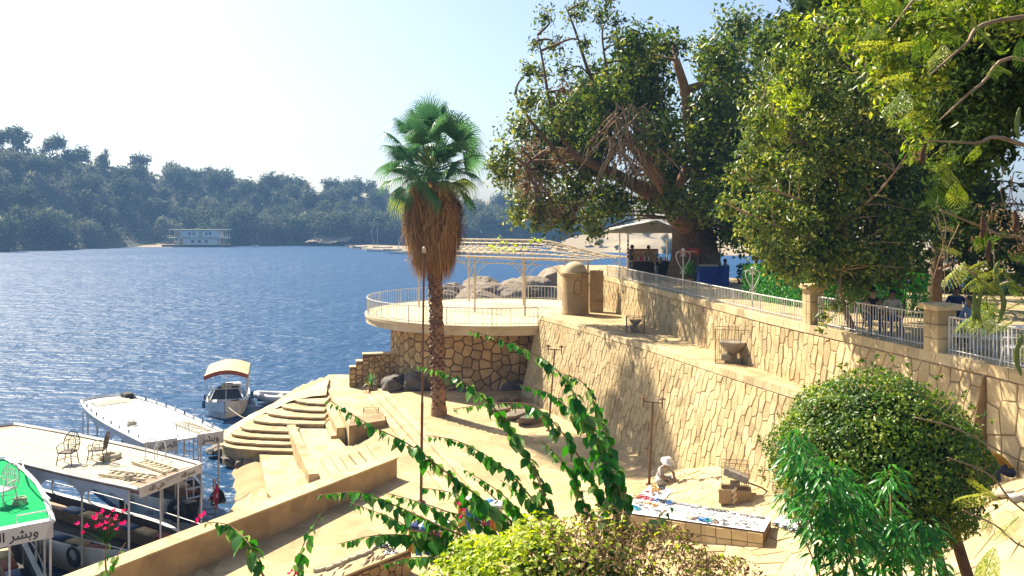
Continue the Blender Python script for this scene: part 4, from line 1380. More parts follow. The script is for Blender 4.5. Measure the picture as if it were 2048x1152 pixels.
# ------------------------------------------------------------------ hedges on the terrace
def hedge(name, label, pts, w, h, z, mt, size, per=520, cat='hedge', rx=0.3):
    t = thing(name, label, cat, Vector(pts[0]) if len(pts[0]) == 3 else Vector((pts[0][0], pts[0][1], z)))
    P, Nn = [], []
    for i in range(len(pts) - 1):
        a, b = Vector(pts[i][:2]), Vector(pts[i + 1][:2])
        ln = (b - a).length
        d = (b - a) / ln; nn = Vector((-d.y, d.x))
        n = int(per * ln * (w + 2 * h))
        for _ in range(n):
            s = R.random() * ln
            k = R.random() * (w + 2 * h)
            e = R.gauss(-.03, .05)
            if k < h: off, zz, nv = -w / 2 - e, k, (-nn.x, -nn.y, .3)
            elif k < h + w: off, zz, nv = k - h - w / 2, h + e + .05 * math.sin(s * 3), (0, 0, 1)
            else: off, zz, nv = w / 2 + e, k - h - w, (nn.x, nn.y, .3)
            p = a + d * s + nn * off
            P.append((p.x, p.y, z + zz)); Nn.append(nv)
    P, Nn = np.array(P), np.array(Nn)
    o = link('foliage', leaf_mesh('foliage', P - np.array(ORG[t.name]), Nn, size, mt, aspect=.55, spread=.6), t); o['kind'] = 'stuff'
    for i in range(len(pts) - 1):
        a, b = Vector(pts[i][:2]), Vector(pts[i + 1][:2])
        k = max(2, int((b - a).length / .8))
        for j in range(k):
            p = a.lerp(b, (j + .5) / k)
            MB().tube([(p.x, p.y, z), (p.x + R.uniform(-.1, .1), p.y, z + h * .75)], [.03, .015], 5).build('stem', 'bark', t)
    return t
hedge('clipped_hedge', 'bright green clipped hedge behind the stone pillars and railing', [pz(1530, 605, Z_TER) + Vector((0, 2.0, 0)), pz(1680, 628, Z_TER) + Vector((0, 1.6, 0)), pz(1835, 640, Z_TER) + Vector((0, 1.4, 0)), pz(1930, 648, Z_TER) + Vector((0, 3.2, 0))], 0.9, 1.4, Z_TER, 'hedge', .12)
hedge('dark_hedge', 'low dark hedge along the far edge of the terrace', [(12.5, 46.5), (16.5, 42.5), (21, 39.5), (30, 36)], 0.9, 0.95, Z_TER, 'dark', .16, 260)

# ------------------------------------------------------------------ topiary ball tree and lance-leaved shrub
tcn = px(1752, 928, 11.0)
tb0 = Vector((7.0, 11.2, fz(7.0, 11.2)))
tr = 200 * 11.0 / F
top = thing('topiary_tree', 'big round clipped green bush on twin stems before the stone wall', 'bush', tb0)
n = 26000
d = unit(NR.normal(0, 1, (n, 3)))
ph = d @ np.array([2.1, 1.2, 1.7])
lump = 1 + .05 * np.sin(d[:, 0] * 7 + 1) * np.sin(d[:, 2] * 8 + 1) + .035 * np.sin(d[:, 1] * 13 + d[:, 2] * 11 + d[:, 0] * 6)
rr_ = tr * lump * (1 - .15 * NR.random(n) ** 2 + .07 * (NR.random(n) < .04) * NR.random(n))
P = np.array(tcn) + d * rr_[:, None] * np.array([1.0, 1.0, .90])
rnd = np.clip(NR.random(n) * .8 + .25 * np.sin(d[:, 0] * 11 + 2) * np.sin(d[:, 2] * 9) + .1, 0, 1)
dry_m = (np.linalg.norm(P - np.array(px(1690, 765, 9.9)), axis=1) < .42) & (NR.random(n) < .75)
org = np.array(ORG[top.name])
nz = d.copy(); nz[:, 2] += .3
sg = []
for _ in range(170):
    dd = Vector((rt.gauss(0, 1), rt.gauss(-.3, 1), rt.gauss(.3, 1))).normalized()
    a = tcn + Vector((dd.x, dd.y, dd.z * .9)) * tr * .9
    sg.append(([a, a + dd * .12 + Vector((rt.uniform(-.03, .03), 0, .02)), a + dd * rt.uniform(.18, .30) + Vector((rt.uniform(-.06, .06), 0, .05))], .006, .002))
twigs('twigs', top, sg, 'twig')
tips = [(q[0][-1], .035) for q in sg]
leaves(top, 'stray_shoots', tips, 1500, .05, 'box', aspect=.45, shell=1.0, jit=.4)
o = link('foliage', leaf_mesh('foliage', P[~dry_m] - org, nz[~dry_m], .062, 'box', aspect=.5, spread=.55, rnd=rnd[~dry_m]), top); o['kind'] = 'stuff'
o = link('dry_patch', leaf_mesh('dry_patch', P[dry_m] - org, nz[dry_m], .05, 'dryleaf', aspect=.35, spread=.8), top); o['kind'] = 'stuff'
P2 = np.array(tcn) + unit(NR.normal(0, 1, (5000, 3))) * (tr * .84 * NR.random((5000, 1)) ** .4) * np.array([1, 1, .9])
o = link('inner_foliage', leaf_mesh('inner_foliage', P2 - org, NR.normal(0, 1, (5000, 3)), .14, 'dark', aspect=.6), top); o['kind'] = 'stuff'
limb(top, [tb0, px(1925, 1120, 11.2), px(1905, 1060, 11.1), tcn + Vector((.5, .1, -.4))], .10, .05, 'bark', 8, 'stem')
limb(top, [tb0 + Vector((-.3, 0, 0)), px(1885, 1140, 11.1), px(1860, 1080, 11.0), tcn + Vector((.1, .1, -.4))], .08, .05, 'bark', 8, 'stem')

sb = Vector((4.6, 9.2, fz(4.6, 9.2)))
sh = thing('lance_leaf_shrub', 'glossy green shrub with long drooping leaves in front of the clipped ball', 'shrub', sb)
rt = random.Random(31)
lv = MB()
LM = []
cs = []
for (x, y, r) in ((1650, 960, 60), (1600, 930, 45), (1700, 1000, 60), (1760, 1030, 55), (1630, 1030, 50), (1700, 1070, 55), (1800, 1090, 55), (1760, 1120, 50), (1850, 1060, 40), (1580, 1000, 30), (1590, 880, 30), (1690, 1140, 45), (1860, 1130, 36), (1780, 960, 34), (1640, 1090, 36)):
    cs.append((px(x, y, 8.7 + rt.uniform(-.4, .3)), r * 8.7 / F))
nodes = []
for (c, r) in cs:
    limb(sh, [sb, sb.lerp(c, .55) + Vector((rt.uniform(-.15, .15), rt.uniform(-.1, .1), .1)), c], .022, .008, 'twig', 5, 'stem')
def lance(mb, p, d, up, ln, w):
    d = d.normalized(); s = d.cross(up)
    s = s.normalized() if s.length > .05 else Vector((1, 0, 0))
    u = s.cross(d)
    V, Fs = [], []
    for i in range(5):
        t = i / 4
        ww = w * math.sin(math.pi * (.06 + .90 * t) ** .8) * .5
        c = p + d * ln * t - Vector((0, 0, .35 * ln * t * t))
        V += [c - s * ww + u * ww * .35, c, c + s * ww + u * ww * .35]
    for i in range(4):
        for j in range(2):
            Fs.append((i * 3 + j, i * 3 + j + 1, i * 3 + 4 + j, i * 3 + 3 + j))
    mb.add(V, Fs)
allv = []
LMESH = []
for k in range(6):
    mb = MB(); lance(mb, Vector(), Vector((1, 0, rt.uniform(-.1, .3))), Vector((0, 0, 1)), 1.0, rt.uniform(.2, .3))
    me = mesh_of(mb, 'leaf', 'mango', 'all')
    at = me.attributes.new('rnd', 'FLOAT', 'FACE'); at.data.foreach_set('value', [k / 5] * len(me.polygons))
    LMESH.append(me)
cnt = 0
rest = []
items = []
for (c, r) in cs:
    for _ in range(int(105 * (r / .25) ** 2) + 20):
        d = Vector((rt.gauss(0, 1), rt.gauss(-.35, 1), rt.gauss(.1, .8))).normalized()
        p = c + d * r * rt.uniform(.35, 1.0)
        items.append((p, d, rt.uniform(.08, .16)))
items.sort(key=lambda t: t[0].y)
big = MB()
for i, (p, d, ln) in enumerate(items):
    az = math.atan2(d.y, d.x) + rt.uniform(-.5, .5)
    e = Euler((rt.uniform(-.6, .6), rt.uniform(.1, .9), az))
    if i < 300:
        piece('leaf', LMESH[i % 6], sh, p, e, (ln, ln, ln))
    else:
        q = e.to_matrix()
        lance(big, p, q @ Vector((1, 0, .1)), q @ Vector((0, 0, 1)), ln, ln * .26)
o = big.build('leaf_mass', 'mango', sh, 'all'); o['kind'] = 'stuff'
at = o.data.attributes.new('rnd', 'FLOAT', 'FACE')
vals = np.repeat(NR.random(len(o.data.polygons) // 8 + 1), 8)[:len(o.data.polygons)]
at.data.foreach_set('value', vals.astype(np.float32))

# ------------------------------------------------------------------ clipped foreground bush, partly dried out
hb = Vector((.45, 5.6, 9.3))
fb_ = thing('foreground_bush', 'clipped bush with lime green leaves and a dried brown top', 'bush', hb)
n = 15000
w = NR.uniform(0, 2 * math.pi, n); el = np.arcsin(NR.uniform(-.2, 1, n))
d = np.stack([np.cos(w) * np.cos(el), np.sin(w) * np.cos(el), np.sin(el)], 1)
c0 = np.array([0.50, 5.45, 9.55])
lump = 1 + .05 * np.sin(d[:, 0] * 8 + 1) * np.sin(d[:, 1] * 9) + .03 * np.sin(d[:, 0] * 19)
rr_ = lump * (1 - .16 * NR.random(n) ** 2)
P = c0 + d * rr_[:, None] * np.array([1.36, .85, 1.05])
u = P[:, 0] - c0[0]
isdry = (u > -.28 + .16 * NR.normal(0, 1, n)) & (NR.random(n) < .9)
org = np.array(hb)
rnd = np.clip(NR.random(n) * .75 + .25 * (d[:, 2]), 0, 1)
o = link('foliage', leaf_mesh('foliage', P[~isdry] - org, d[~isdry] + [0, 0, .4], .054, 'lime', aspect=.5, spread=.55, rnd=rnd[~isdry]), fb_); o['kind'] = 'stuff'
o = link('dry_foliage', leaf_mesh('dry_foliage', P[isdry] - org, d[isdry], .042, 'drybush', aspect=.3, spread=1.0), fb_); o['kind'] = 'stuff'
P2 = c0 + d[:5000] * (.84 * NR.random((5000, 1)) ** .35) * np.array([1.0, .85, 1.0])
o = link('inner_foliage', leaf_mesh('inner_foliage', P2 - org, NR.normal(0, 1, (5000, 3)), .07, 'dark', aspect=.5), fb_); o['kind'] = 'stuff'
sg = []
for _ in range(420):
    k = R.randrange(n)
    dd = Vector(d[k])
    if u[k] < -.3 or dd.z < .1: continue
    p = Vector(P[k])
    sg.append(([p - dd * .16, p - dd * .05 + Vector((R.uniform(-.02, .02), R.uniform(-.02, .02), 0)), p + dd * R.uniform(.0, .05) + Vector((R.uniform(-.03, .03), 0, 0))], .004, .0015))
twigs('dry_twigs', fb_, sg, 'twig')
for k in range(5):
    a = hb + Vector((R.uniform(-.3, .4), R.uniform(-.2, .2), -.1))
    limb(fb_, [a, a + Vector((R.uniform(-.2, .2), 0, .4)), a + Vector((R.uniform(-.5, .5), R.uniform(-.3, .1), .8))], .025, .01, 'bark', 6, 'stem')
# garden bed the foreground plants grow in (below the frame)
struct(MB().prism([(-9, -8), (14, -8), (14, 6.0), (8.5, 6.6), (2.4, 6.9), (-1.5, 6.9), (-9, 5.5)], 0, 9.2).build('garden_bank', 'soil'))

# ------------------------------------------------------------------ bougainvillea
bb = Vector((.25, 6.75, 9.2))
bo = thing('bougainvillea', 'bougainvillea with long arching leafy shoots and pink flowers', 'bougainvillea', bb)
def heart(seed):
    mb = MB()
    rr = random.Random(seed)
    prof = [(0, 0), (.18, .34), (.45, .36), (.75, .2), (1.0, 0)]
    V, Fs = [], []
    for (t, w) in prof:
        w *= rr.uniform(.9, 1.1)
        zz = -.12 * t * t
        V += [(t, -w, zz + w * .3), (t, 0, zz), (t, w, zz + w * .3)]
    for i in range(4):
        for j in range(2):
            Fs.append((i * 3 + j, i * 3 + j + 1, i * 3 + 4 + j, i * 3 + 3 + j))
    mb.add(V, Fs)
    me = mesh_of(mb, 'leaf', 'boug', 'all')
    at = me.attributes.new('rnd', 'FLOAT', 'FACE')
    at.data.foreach_set('value', [rr.random()] * len(me.polygons))
    return me
HM = [heart(i) for i in range(8)]
ST = [([(938, 660), (1020, 685), (1100, 728), (1150, 790), (1190, 880), (1228, 980), (1250, 1075), (1200, 1260)], 6.5, 1.0),
      ([(1120, 745), (1170, 770), (1205, 850), (1235, 950), (1252, 1040), (1190, 1260)], 6.8, 1.05),
      ([(820, 728), (900, 748), (960, 790), (1010, 842), (1060, 925), (1092, 1000), (1125, 1090), (1150, 1260)], 6.4, 1.0),
      ([(1035, 768), (1100, 788), (1150, 832), (1192, 905), (1222, 985), (1240, 1080), (1180, 1260)], 6.9, .8),
      ([(905, 818), (1000, 806), (1070, 815), (1130, 872), (1180, 955), (1215, 1040), (1180, 1260)], 6.9, .85),
      ([(658, 800), (740, 850), (820, 890), (900, 950), (980, 1012), (1045, 1072), (1120, 1260)], 6.2, 1.05),
      ([(850, 870), (920, 884), (1000, 930), (1060, 992), (1110, 1062), (1150, 1260)], 6.6, 1.0),
      ([(636, 990), (720, 985), (800, 1015), (880, 1052), (960, 1100), (1080, 1260)], 6.3, 1.1),
      ([(838, 975), (900, 985), (955, 1012), (1020, 1060), (1110, 1260)], 6.5, .9),
      ([(675, 1088), (760, 1070), (850, 1076), (945, 1105), (1060, 1260)], 6.4, 1.1),
      ([(760, 1130), (830, 1115), (910, 1120), (1000, 1160), (1060, 1260)], 6.5, 1.0),
      ([(700, 1005), (790, 1040), (870, 1090), (950, 1140), (1050, 1270)], 6.5, 1.0),
      ([(1000, 960), (1060, 1000), (1100, 1060), (1130, 1150), (1150, 1270)], 6.9, 1.0),
      ([(770, 985), (850, 1010), (920, 1060), (980, 1130), (1060, 1270)], 6.7, 1.0),
      ([(880, 1020), (950, 1040), (1010, 1090), (1060, 1160), (1090, 1270)], 6.3, 1.1),
      ([(810, 1060), (880, 1075), (960, 1130), (1040, 1270)], 6.2, 1.1),
      ([(930, 940), (1000, 985), (1050, 1040), (1090, 1110), (1110, 1270)], 6.6, 1.1),
      ([(1080, 880), (1130, 930), (1165, 1000), (1185, 1070), (1170, 1270)], 6.7, 1.1),
      ([(1140, 800), (1185, 860), (1215, 930), (1240, 1010), (1200, 1270)], 6.6, 1.2),
      ([(412, 1043), (460, 1052), (500, 1092), (535, 1165), (640, 1300)], 6.0, 1.1),
      ([(650, 1020), (612, 1078), (592, 1140), (588, 1190), (650, 1300)], 6.2, .7),
      ([(222, 1035), (212, 1095), (216, 1160), (260, 1330)], 5.8, .55),
      ([(252, 1085), (232, 1120), (220, 1175), (260, 1330)], 5.9, .35),
      ([(1345, 1008), (1318, 1035), (1290, 1068), (1240, 1180)], 6.3, .7)]
rt = random.Random(41)
LI = []
for (pts, Y, lf) in ST:
    far = [px(x, y, Y + (rt.uniform(-.15, .15) if i else 0)) for i, (x, y) in enumerate(pts)]
    P = curve_pts(far, 12)
    P[-1].z = max(P[-1].z, 9.25)
    k = len(P)
    br_ = MB().tube(P, [.0028 + .008 * (i / (k - 1)) ** 1.3 for i in range(k)], 5).build('shoot', 'bark_red', bo, 'all')
    acc = 0.0
    for i in range(1, k - 4):
        seg = P[i] - P[i - 1]
        acc += seg.length
        while acc > .019 / max(lf, .6):
            acc -= .019 / max(lf, .6)
            t = i / k
            p = P[i - 1].lerp(P[i], rt.random())
            if p.z < 9.7: continue
            sz = (.034 + .072 * min(1, t * 2.4)) * rt.uniform(.55, 1.3) * (1 if lf > .6 else .7)
            if lf < .6 and rt.random() < .55: continue
            LI.append((p, seg.normalized(), sz))
LI.sort(key=lambda a: -a[2])
restV, restR = [], []
for i, (p, d, sz) in enumerate(LI):
    az = rt.uniform(0, 6.28)
    e = Euler((rt.uniform(-.7, .7), rt.uniform(.5, 1.45), az))
    p = p + Vector((math.cos(az), math.sin(az), -.3)) * .012
    if i < 300:
        piece('leaf', HM[i % 8], bo, p, e, (sz, sz, sz))
    else:
        q = e.to_matrix()
        me = HM[i % 8]
        o_ = p - bb
        restV.append(np.array([tuple(o_ + (q @ v.co) * sz) for v in me.vertices]))
fq = np.array([tuple(p.vertices) for p in HM[0].polygons])
nv = len(HM[0].vertices)
V = np.concatenate(restV)
Q = np.concatenate([fq + nv * i for i in range(len(restV))])
o = link('leaf_mass', np_mesh('leaf_mass', V, Q, 'boug', np.repeat(NR.random(len(restV)), len(fq))), bo); o['kind'] = 'stuff'
# papery bracts
def bract(seed):
    mb = MB(); rr = random.Random(seed)
    for k in range(3):
        a = k * 2.09 + rr.uniform(-.2, .2)
        q = Euler((0, -.7 + rr.uniform(-.2, .2), a)).to_matrix()
        V = [q @ Vector(v) for v in ((0, 0, 0), (.5, -.38, .05), (.5, 0, -.03), (.5, .38, .05), (1, 0, .08))]
        mb.add(V, [(0, 1, 2), (0, 2, 3), (1, 4, 2), (2, 4, 3)])
    me = mesh_of(mb, 'flower', 'pink', 'all')
    at = me.attributes.new('rnd', 'FLOAT', 'FACE'); at.data.foreach_set('value', [rr.random()] * len(me.polygons))
    return me
BM_ = [bract(i) for i in range(4)]
fl_px = [(190, 1040), (205, 1025), (218, 1034), (230, 1022), (200, 1052), (212, 1048), (228, 1040), (190, 1056), (208, 1060), (172, 1055), (155, 1050), (165, 1068), (240, 1050), (250, 1048), (235, 1060), (246, 1024), (184, 1038), (222, 1052), (196, 1030), (400, 1035), (408, 1030), (396, 1042), (925, 998), (918, 1010), (930, 1022), (922, 1035), (586, 1143), (592, 1150), (580, 1148), (236, 1034)]
for i, (x, y) in enumerate(fl_px):
    Y = 5.8 if x < 300 else (5.9 if x < 500 else (6.35 if x > 800 else 6.15))
    piece('flower', BM_[i % 4], bo, px(x, y, Y), Euler((rt.uniform(-1, 1), rt.uniform(-1, 1), rt.uniform(0, 6))), [.030] * 3)
sg = []
for (x, y) in fl_px[:19] + [fl_px[-1]]:
    a = px(x, y, 5.8)
    b = px(213, 1085, 5.8)
    sg.append((curve_pts([a, a.lerp(b, .5) + Vector((0, 0, -.01)), b], 3), .0015, .003))
a, b = px(400, 1038, 5.9), px(425, 1050, 5.98)
sg.append(([a, b], .0015, .002))
twigs('flower_stalks', bo, sg, 'boug')
# ------------------------------------------------------------------ fan palm on the plaza
pb = pf(878, 830)
YP = pb.y
pl = thing('fan_palm', 'tall fan palm with a shaggy skirt of dead brown fronds', 'palm', pb)
rt = random.Random(51)
axis = curve_pts([pb - Vector((0, 0, .1)), px(876, 700, YP), px(872, 560, YP), px(868, 430, YP), px(866, 385, YP), px(865, 352, YP)], 10)
rad = [.30 + .12 * max(0, 1 - i / 6) + .03 * math.sin(i * 2.1) for i in range(len(axis))]
MB().tube(axis, rad, 12).build('trunk', 'bark_red', pl, True)
def ax_at(y):
    return px(878 - (830 - y) * 16 / 530, y, YP)
# old leaf bases sticking out of the trunk
lb = mesh_of(MB().add([(0, -.09, 0), (0, .09, 0), (.10, .055, .16), (.10, -.055, .16), (.03, -.05, .22), (.03, .05, .22)], [(0, 1, 2, 3), (3, 2, 5, 4), (0, 3, 4), (1, 5, 2)]), 'leaf_base', 'rust')
k = 0
y = 822
while y > 535:
    c = ax_at(y)
    for j in range(5):
        w = j * 1.257 + k * .7
        piece('leaf_base', lb, pl, c + Vector((math.cos(w) * .28, math.sin(w) * .28, 0)), (0, 0, w), [rt.uniform(.8, 1.5)] * 3)
    y -= 7.5
    k += 1
# skirt of dead fronds: hanging strips
n = 7500
ys = NR.uniform(385, 520, n)
t = (ys - 385) / 135
rs_ = (58 + 10 * np.sin(t * 3)) * YP / F
w = NR.uniform(0, 2 * np.pi, n)
q = NR.random(n) ** .4
prof = np.interp(ys, [340, 385, 420, 470, 510, 540], [18, 42, 55, 53, 42, 25]) * YP / F * (.45 + .55 * q) * (1 + .12 * np.sin(w * 5 + 1) + .08 * np.sin(w * 11))
cx = np.array([ax_at(v).x for v in ys]); cz = np.array([ax_at(v).z for v in ys])
A = np.stack([cx + prof * np.cos(w), YP + prof * np.sin(w), cz + .5], 1)
ln = NR.uniform(.6, 1.9, n)
tw = w + NR.normal(0, .2, n)
endr = prof * NR.uniform(.7, 1.18, n)
B = np.stack([cx + endr * 1.04 * np.cos(tw), YP + endr * 1.04 * np.sin(tw), A[:, 2] - ln * .55], 1)
C = np.stack([cx + endr * .96 * np.cos(tw + .05), YP + endr * .96 * np.sin(tw + .05), A[:, 2] - ln], 1)
side = np.stack([-np.sin(w), np.cos(w), NR.normal(0, .3, n)], 1) * NR.uniform(.012, .035, n)[:, None]
V = np.stack([A - side, A + side, B + side * .8, B - side * .8, C + side * .15, C - side * .15], 1).reshape(-1, 3)
i = np.arange(n)[:, None] * 6
Q = np.concatenate([i + np.array([[0, 1, 2, 3]]), i + np.array([[3, 2, 4, 5]])], 1).reshape(-1, 4)
o = link('dead_frond_skirt', np_mesh('dead_frond_skirt', V - np.array(pb), Q, 'palm_dead', np.repeat(np.clip(NR.random(n) * .8 + (q - .7) * .5, 0, 1), 2)), pl); o['kind'] = 'stuff'
MB().lathe([(.35, -.2), (.65, .4), (.95, 1.3), (1.0, 2.2), (.8, 3.3), (.5, 4.2)], ax_at(530), 20).build('skirt_core', 'bark', pl, 'all')
# fans
def fan(base, d, pet, size, droop, mt, rv, seg=30, spread=2.3, name='frond'):
    """petiole then a pleated fan of narrow segments with drooping tips"""
    d = d.normalized()
    side = d.cross(Vector((0, 0, 1)))
    side = side.normalized() if side.length > .1 else Vector((1, 0, 0))
    side = Matrix.Rotation(rt.uniform(-.9, .9), 3, d) @ side
    up = side.cross(d).normalized()
    hub = base + d * pet - Vector((0, 0, .10 * pet))
    d2 = (d - Vector((0, 0, droop * .5))).normalized()
    up2 = side.cross(d2).normalized()
    V, Fs, Rr = [], [], []
    for i in range(seg):
        a = (i / (seg - 1) - .5) * spread * 2
        v = d2 * math.cos(a) + side * math.sin(a)
        L_ = size * (.72 + .28 * math.cos(a * .8)) * rt.uniform(.92, 1.06)
        p1 = hub + v * L_ * .44 + up2 * .05 * math.cos(a) * size
        g = Vector((0, 0, -1))
        p2 = p1 + (v * .8 + g * droop * .55).normalized() * L_ * .30
        p3 = p2 + (v * .35 + g * (droop + .15)).normalized() * L_ * .34
        wv = (side * math.cos(a) - d2 * math.sin(a)) * size * .026
        pl_ = up2 * size * .015 * (1 if i % 2 else -1)
        o_ = len(V)
        V += [hub - wv * .2, hub + wv * .2, p1 + wv + pl_, p1 - wv - pl_, p2 + wv * .55, p2 - wv * .55, p3]
        Fs += [(o_, o_ + 1, o_ + 2, o_ + 3), (o_ + 3, o_ + 2, o_ + 4, o_ + 5), (o_ + 5, o_ + 4, o_ + 6)]
        Rr += [rv] * 3
    mb = MB().add(V, Fs)
    kf = len(mb.f)
    mb.tube([base, base.lerp(hub, .5) + Vector((0, 0, .03)), hub], [.035, .025, .018], 5)
    o = mb.build(name, mt, pl)
    at = o.data.attributes.new('rnd', 'FLOAT', 'FACE')
    at.data.foreach_set('value', [min(1, max(0, r + rt.uniform(-.12, .12))) for r in Rr] + [.8] * (len(mb.f) - kf))
    return o
hub0 = ax_at(345)
nf = 38
for k in range(nf):
    t = k / (nf - 1)                        # 0 top .. 1 lowest
    el = math.radians(86 - 110 * t ** 1.0 + rt.uniform(-9, 9))
    az = k * 2.39996 + rt.uniform(-.35, .35)
    d = Vector((math.cos(az) * math.cos(el), math.sin(az) * math.cos(el), math.sin(el)))
    base = hub0 + Vector((math.cos(az) * .12, math.sin(az) * .12, .55 - 1.0 * t))
    pet = (2.25 - .85 * t) * rt.uniform(.85, 1.12)
    fan(base, d, pet, rt.uniform(1.4, 1.85), .14 + .95 * t ** 1.3, 'palm_green', .1 + .45 * rt.random() + (.3 if t > .75 else 0), 30, 1.45)
for k in range(26):
    el = math.radians(rt.uniform(-10, 80)); az = k * 2.39996 + .9
    d = Vector((math.cos(az) * math.cos(el), math.sin(az) * math.cos(el), math.sin(el)))
    fan(hub0 + Vector((0, 0, rt.uniform(-.2, .3))), d, rt.uniform(.9, 1.7), rt.uniform(1.1, 1.4), rt.uniform(.1, .5), 'palm_green', rt.uniform(0, .5), 28, 1.4)
for k in range(16):                          # yellowing and dead fans folded against the skirt
    az = k * 2.39996 + .4
    el = math.radians(-38 - 22 * rt.random())
    d = Vector((math.cos(az) * math.cos(el), math.sin(az) * math.cos(el), math.sin(el)))
    fan(hub0 + Vector((math.cos(az) * .2, math.sin(az) * .2, -.7)), d, 1.0 * rt.uniform(.7, 1.1), rt.uniform(1.0, 1.25), 1.4, 'palm_dead' if k % 4 else 'palm_green', rt.uniform(.3, 1.0), 22, 1.2, 'dead_frond' if k % 4 else 'frond')
# ------------------------------------------------------------------ far bank
M['far_soil'] = mat('far_hillside', (0.10, 0.09, 0.05), (0.05, 0.055, 0.03), .05, .95, 0)
M['far_sand'] = mat('far_sandbank', (0.36, 0.28, 0.17), (0.20, 0.16, 0.10), .06, .95, 0.2, .4)
SHL = [(-330, 335), (-217, 366), (-181, 456), (-86, 466), (-6.5, 470), (70, 470), (160, 480)]
HTP = [(-330, 60), (-217, 51), (-181, 37), (-150, 31), (-120, 27), (-86, 27), (-60, 18), (-20, 16), (20, 12), (70, 8), (160, 8)]
def shY(X):
    return float(np.interp(X, [p[0] for p in SHL], [p[1] for p in SHL]))
def hill_z(X, v):
    h = float(np.interp(X, [p[0] for p in HTP], [p[1] for p in HTP]))
    s = min(1, max(0, v))
    return -0.6 + 1.6 * min(1, v * 12) + h * (s * s * (3 - 2 * s)) ** .8 + 1.5 * math.sin(X * .06 + v * 7) * s
def hp(u, v):
    X = -330 + 490 * u
    return Vector((X * (1 + .25 * v), shY(X) + 110 * v, hill_z(X, v) if v < .999 else hill_z(X, .9)))
struct(MB().grid(hp, 90, 16).build('far_bank', 'far_soil', None, True))
def far_tree(seed, pale, shape):
    rr = random.Random(seed)
    cs = []
    for _ in range(shape[2]):
        a = rr.uniform(0, 6.28); q = rr.uniform(.15, .75)
        cs.append((Vector((math.cos(a) * q * shape[0], math.sin(a) * q * shape[0], shape[1] * rr.uniform(.35, .95))), shape[0] * rr.uniform(.32, .55)))
    P, Nn = clump_points(cs, 7.5, .6, .15)
    me = leaf_mesh('far_tree', P, Nn, .95, 'far_pale' if pale else 'far', aspect=.65, spread=.5)
    return me
FT = [far_tree(1, 0, (5.2, 8, 7)), far_tree(2, 0, (6.2, 9, 8)), far_tree(3, 1, (5.2, 7.5, 7)), far_tree(4, 0, (4.2, 10, 6)), far_tree(5, 1, (6.0, 7, 8)), far_tree(6, 0, (7.2, 10, 9))]
def date_palm(seed):
    rr = random.Random(seed)
    V, Q, Rn = [], [], []
    H = 9.0
    for k in range(34):
        az = k * 2.4; el = math.radians(75 - 105 * (k / 34))
        d = Vector((math.cos(az) * math.cos(el), math.sin(az) * math.cos(el), math.sin(el)))
        p = Vector((0, 0, H))
        s = Vector((-math.sin(az), math.cos(az), 0)) * .42
        pts = []
        for i in range(5):
            pts.append(p.copy())
            p = p + d * 1.05; d = (d - Vector((0, 0, .27))).normalized()
        for i in range(4):
            o = len(V)
            w0, w1 = (1, 1, .9, .6)[i], (1, .9, .6, .1)[i]
            V += [pts[i] - s * w0, pts[i] + s * w0, pts[i + 1] + s * w1, pts[i + 1] - s * w1]
            Q.append((o, o + 1, o + 2, o + 3)); Rn.append(rr.random())
    for j in range(5):
        a, b = j * 1.257, (j + 1) * 1.257
        o = len(V)
        V += [Vector((.3 * math.cos(a), .3 * math.sin(a), 0)), Vector((.3 * math.cos(b), .3 * math.sin(b), 0)), Vector((.22 * math.cos(b), .22 * math.sin(b), H)), Vector((.22 * math.cos(a), .22 * math.sin(a), H))]
        Q.append((o, o + 1, o + 2, o + 3)); Rn.append(.9)
    return np_mesh('date_palm', np.array([tuple(v) for v in V]), np.array(Q), 'far_pale' if seed % 2 else 'far', Rn)
DP = [date_palm(1), date_palm(2)]
rt = random.Random(61)
cnt = 0
G = 'trees on the far bank'
LB = {0: 'dark rounded tree among the hazy woods on the far bank', 1: 'pale silvery tree among the hazy woods on the far bank', 2: 'feathery date palm standing among trees on the far bank', 3: 'broad dark tree overhanging the water on the far bank'}
for row, (v, step) in enumerate(((.025, 7.5), (.09, 8.5), (.18, 9), (.30, 9.5), (.45, 10), (.62, 10), (.82, 10.5), (1.0, 9))):
    X = -262.0
    while X < 60:
        Xj = X + rt.uniform(-3, 3)
        vj = v + rt.uniform(-.03, .03)
        if row == 0 and -205 < Xj < -166 or (row < 3 and -196 < Xj < -176 and rt.random() < .6):   # clearing behind the houseboat
            X += step; continue
        p = Vector((Xj * (1 + .25 * vj), shY(Xj) + 110 * vj, hill_z(Xj, vj) - 1.0))
        # skip trees that cannot be seen past the frame edge
        if p.x / p.y < -.63:
            X += step; continue
        k = rt.random()
        if k < .10 or (row in (4, 7) and k < .2):
            o = link('date_palm', rt.choice(DP)); o.scale = [rt.uniform(.9, 1.25)] * 3
            tag(o, LB[2], 'palm', G)
        elif k < .30:
            o = link('far_tree', FT[rt.choice((2, 4))]); o.scale = [rt.uniform(1.1, 1.7)] * 3
            tag(o, LB[1], 'tree', G)
        else:
            o = link('far_tree', FT[rt.choice((0, 1, 3, 5))]); o.scale = [rt.uniform(1.15, 1.75) * (1.1 if row < 2 else 1)] * 3
            tag(o, LB[3] if row == 0 else LB[0], 'tree', G)
        o.location = p
        o.rotation_euler = (rt.uniform(-.1, .1), rt.uniform(-.1, .1), rt.uniform(0, 6.28))
        cnt += 1
        X += step * rt.uniform(.8, 1.2)
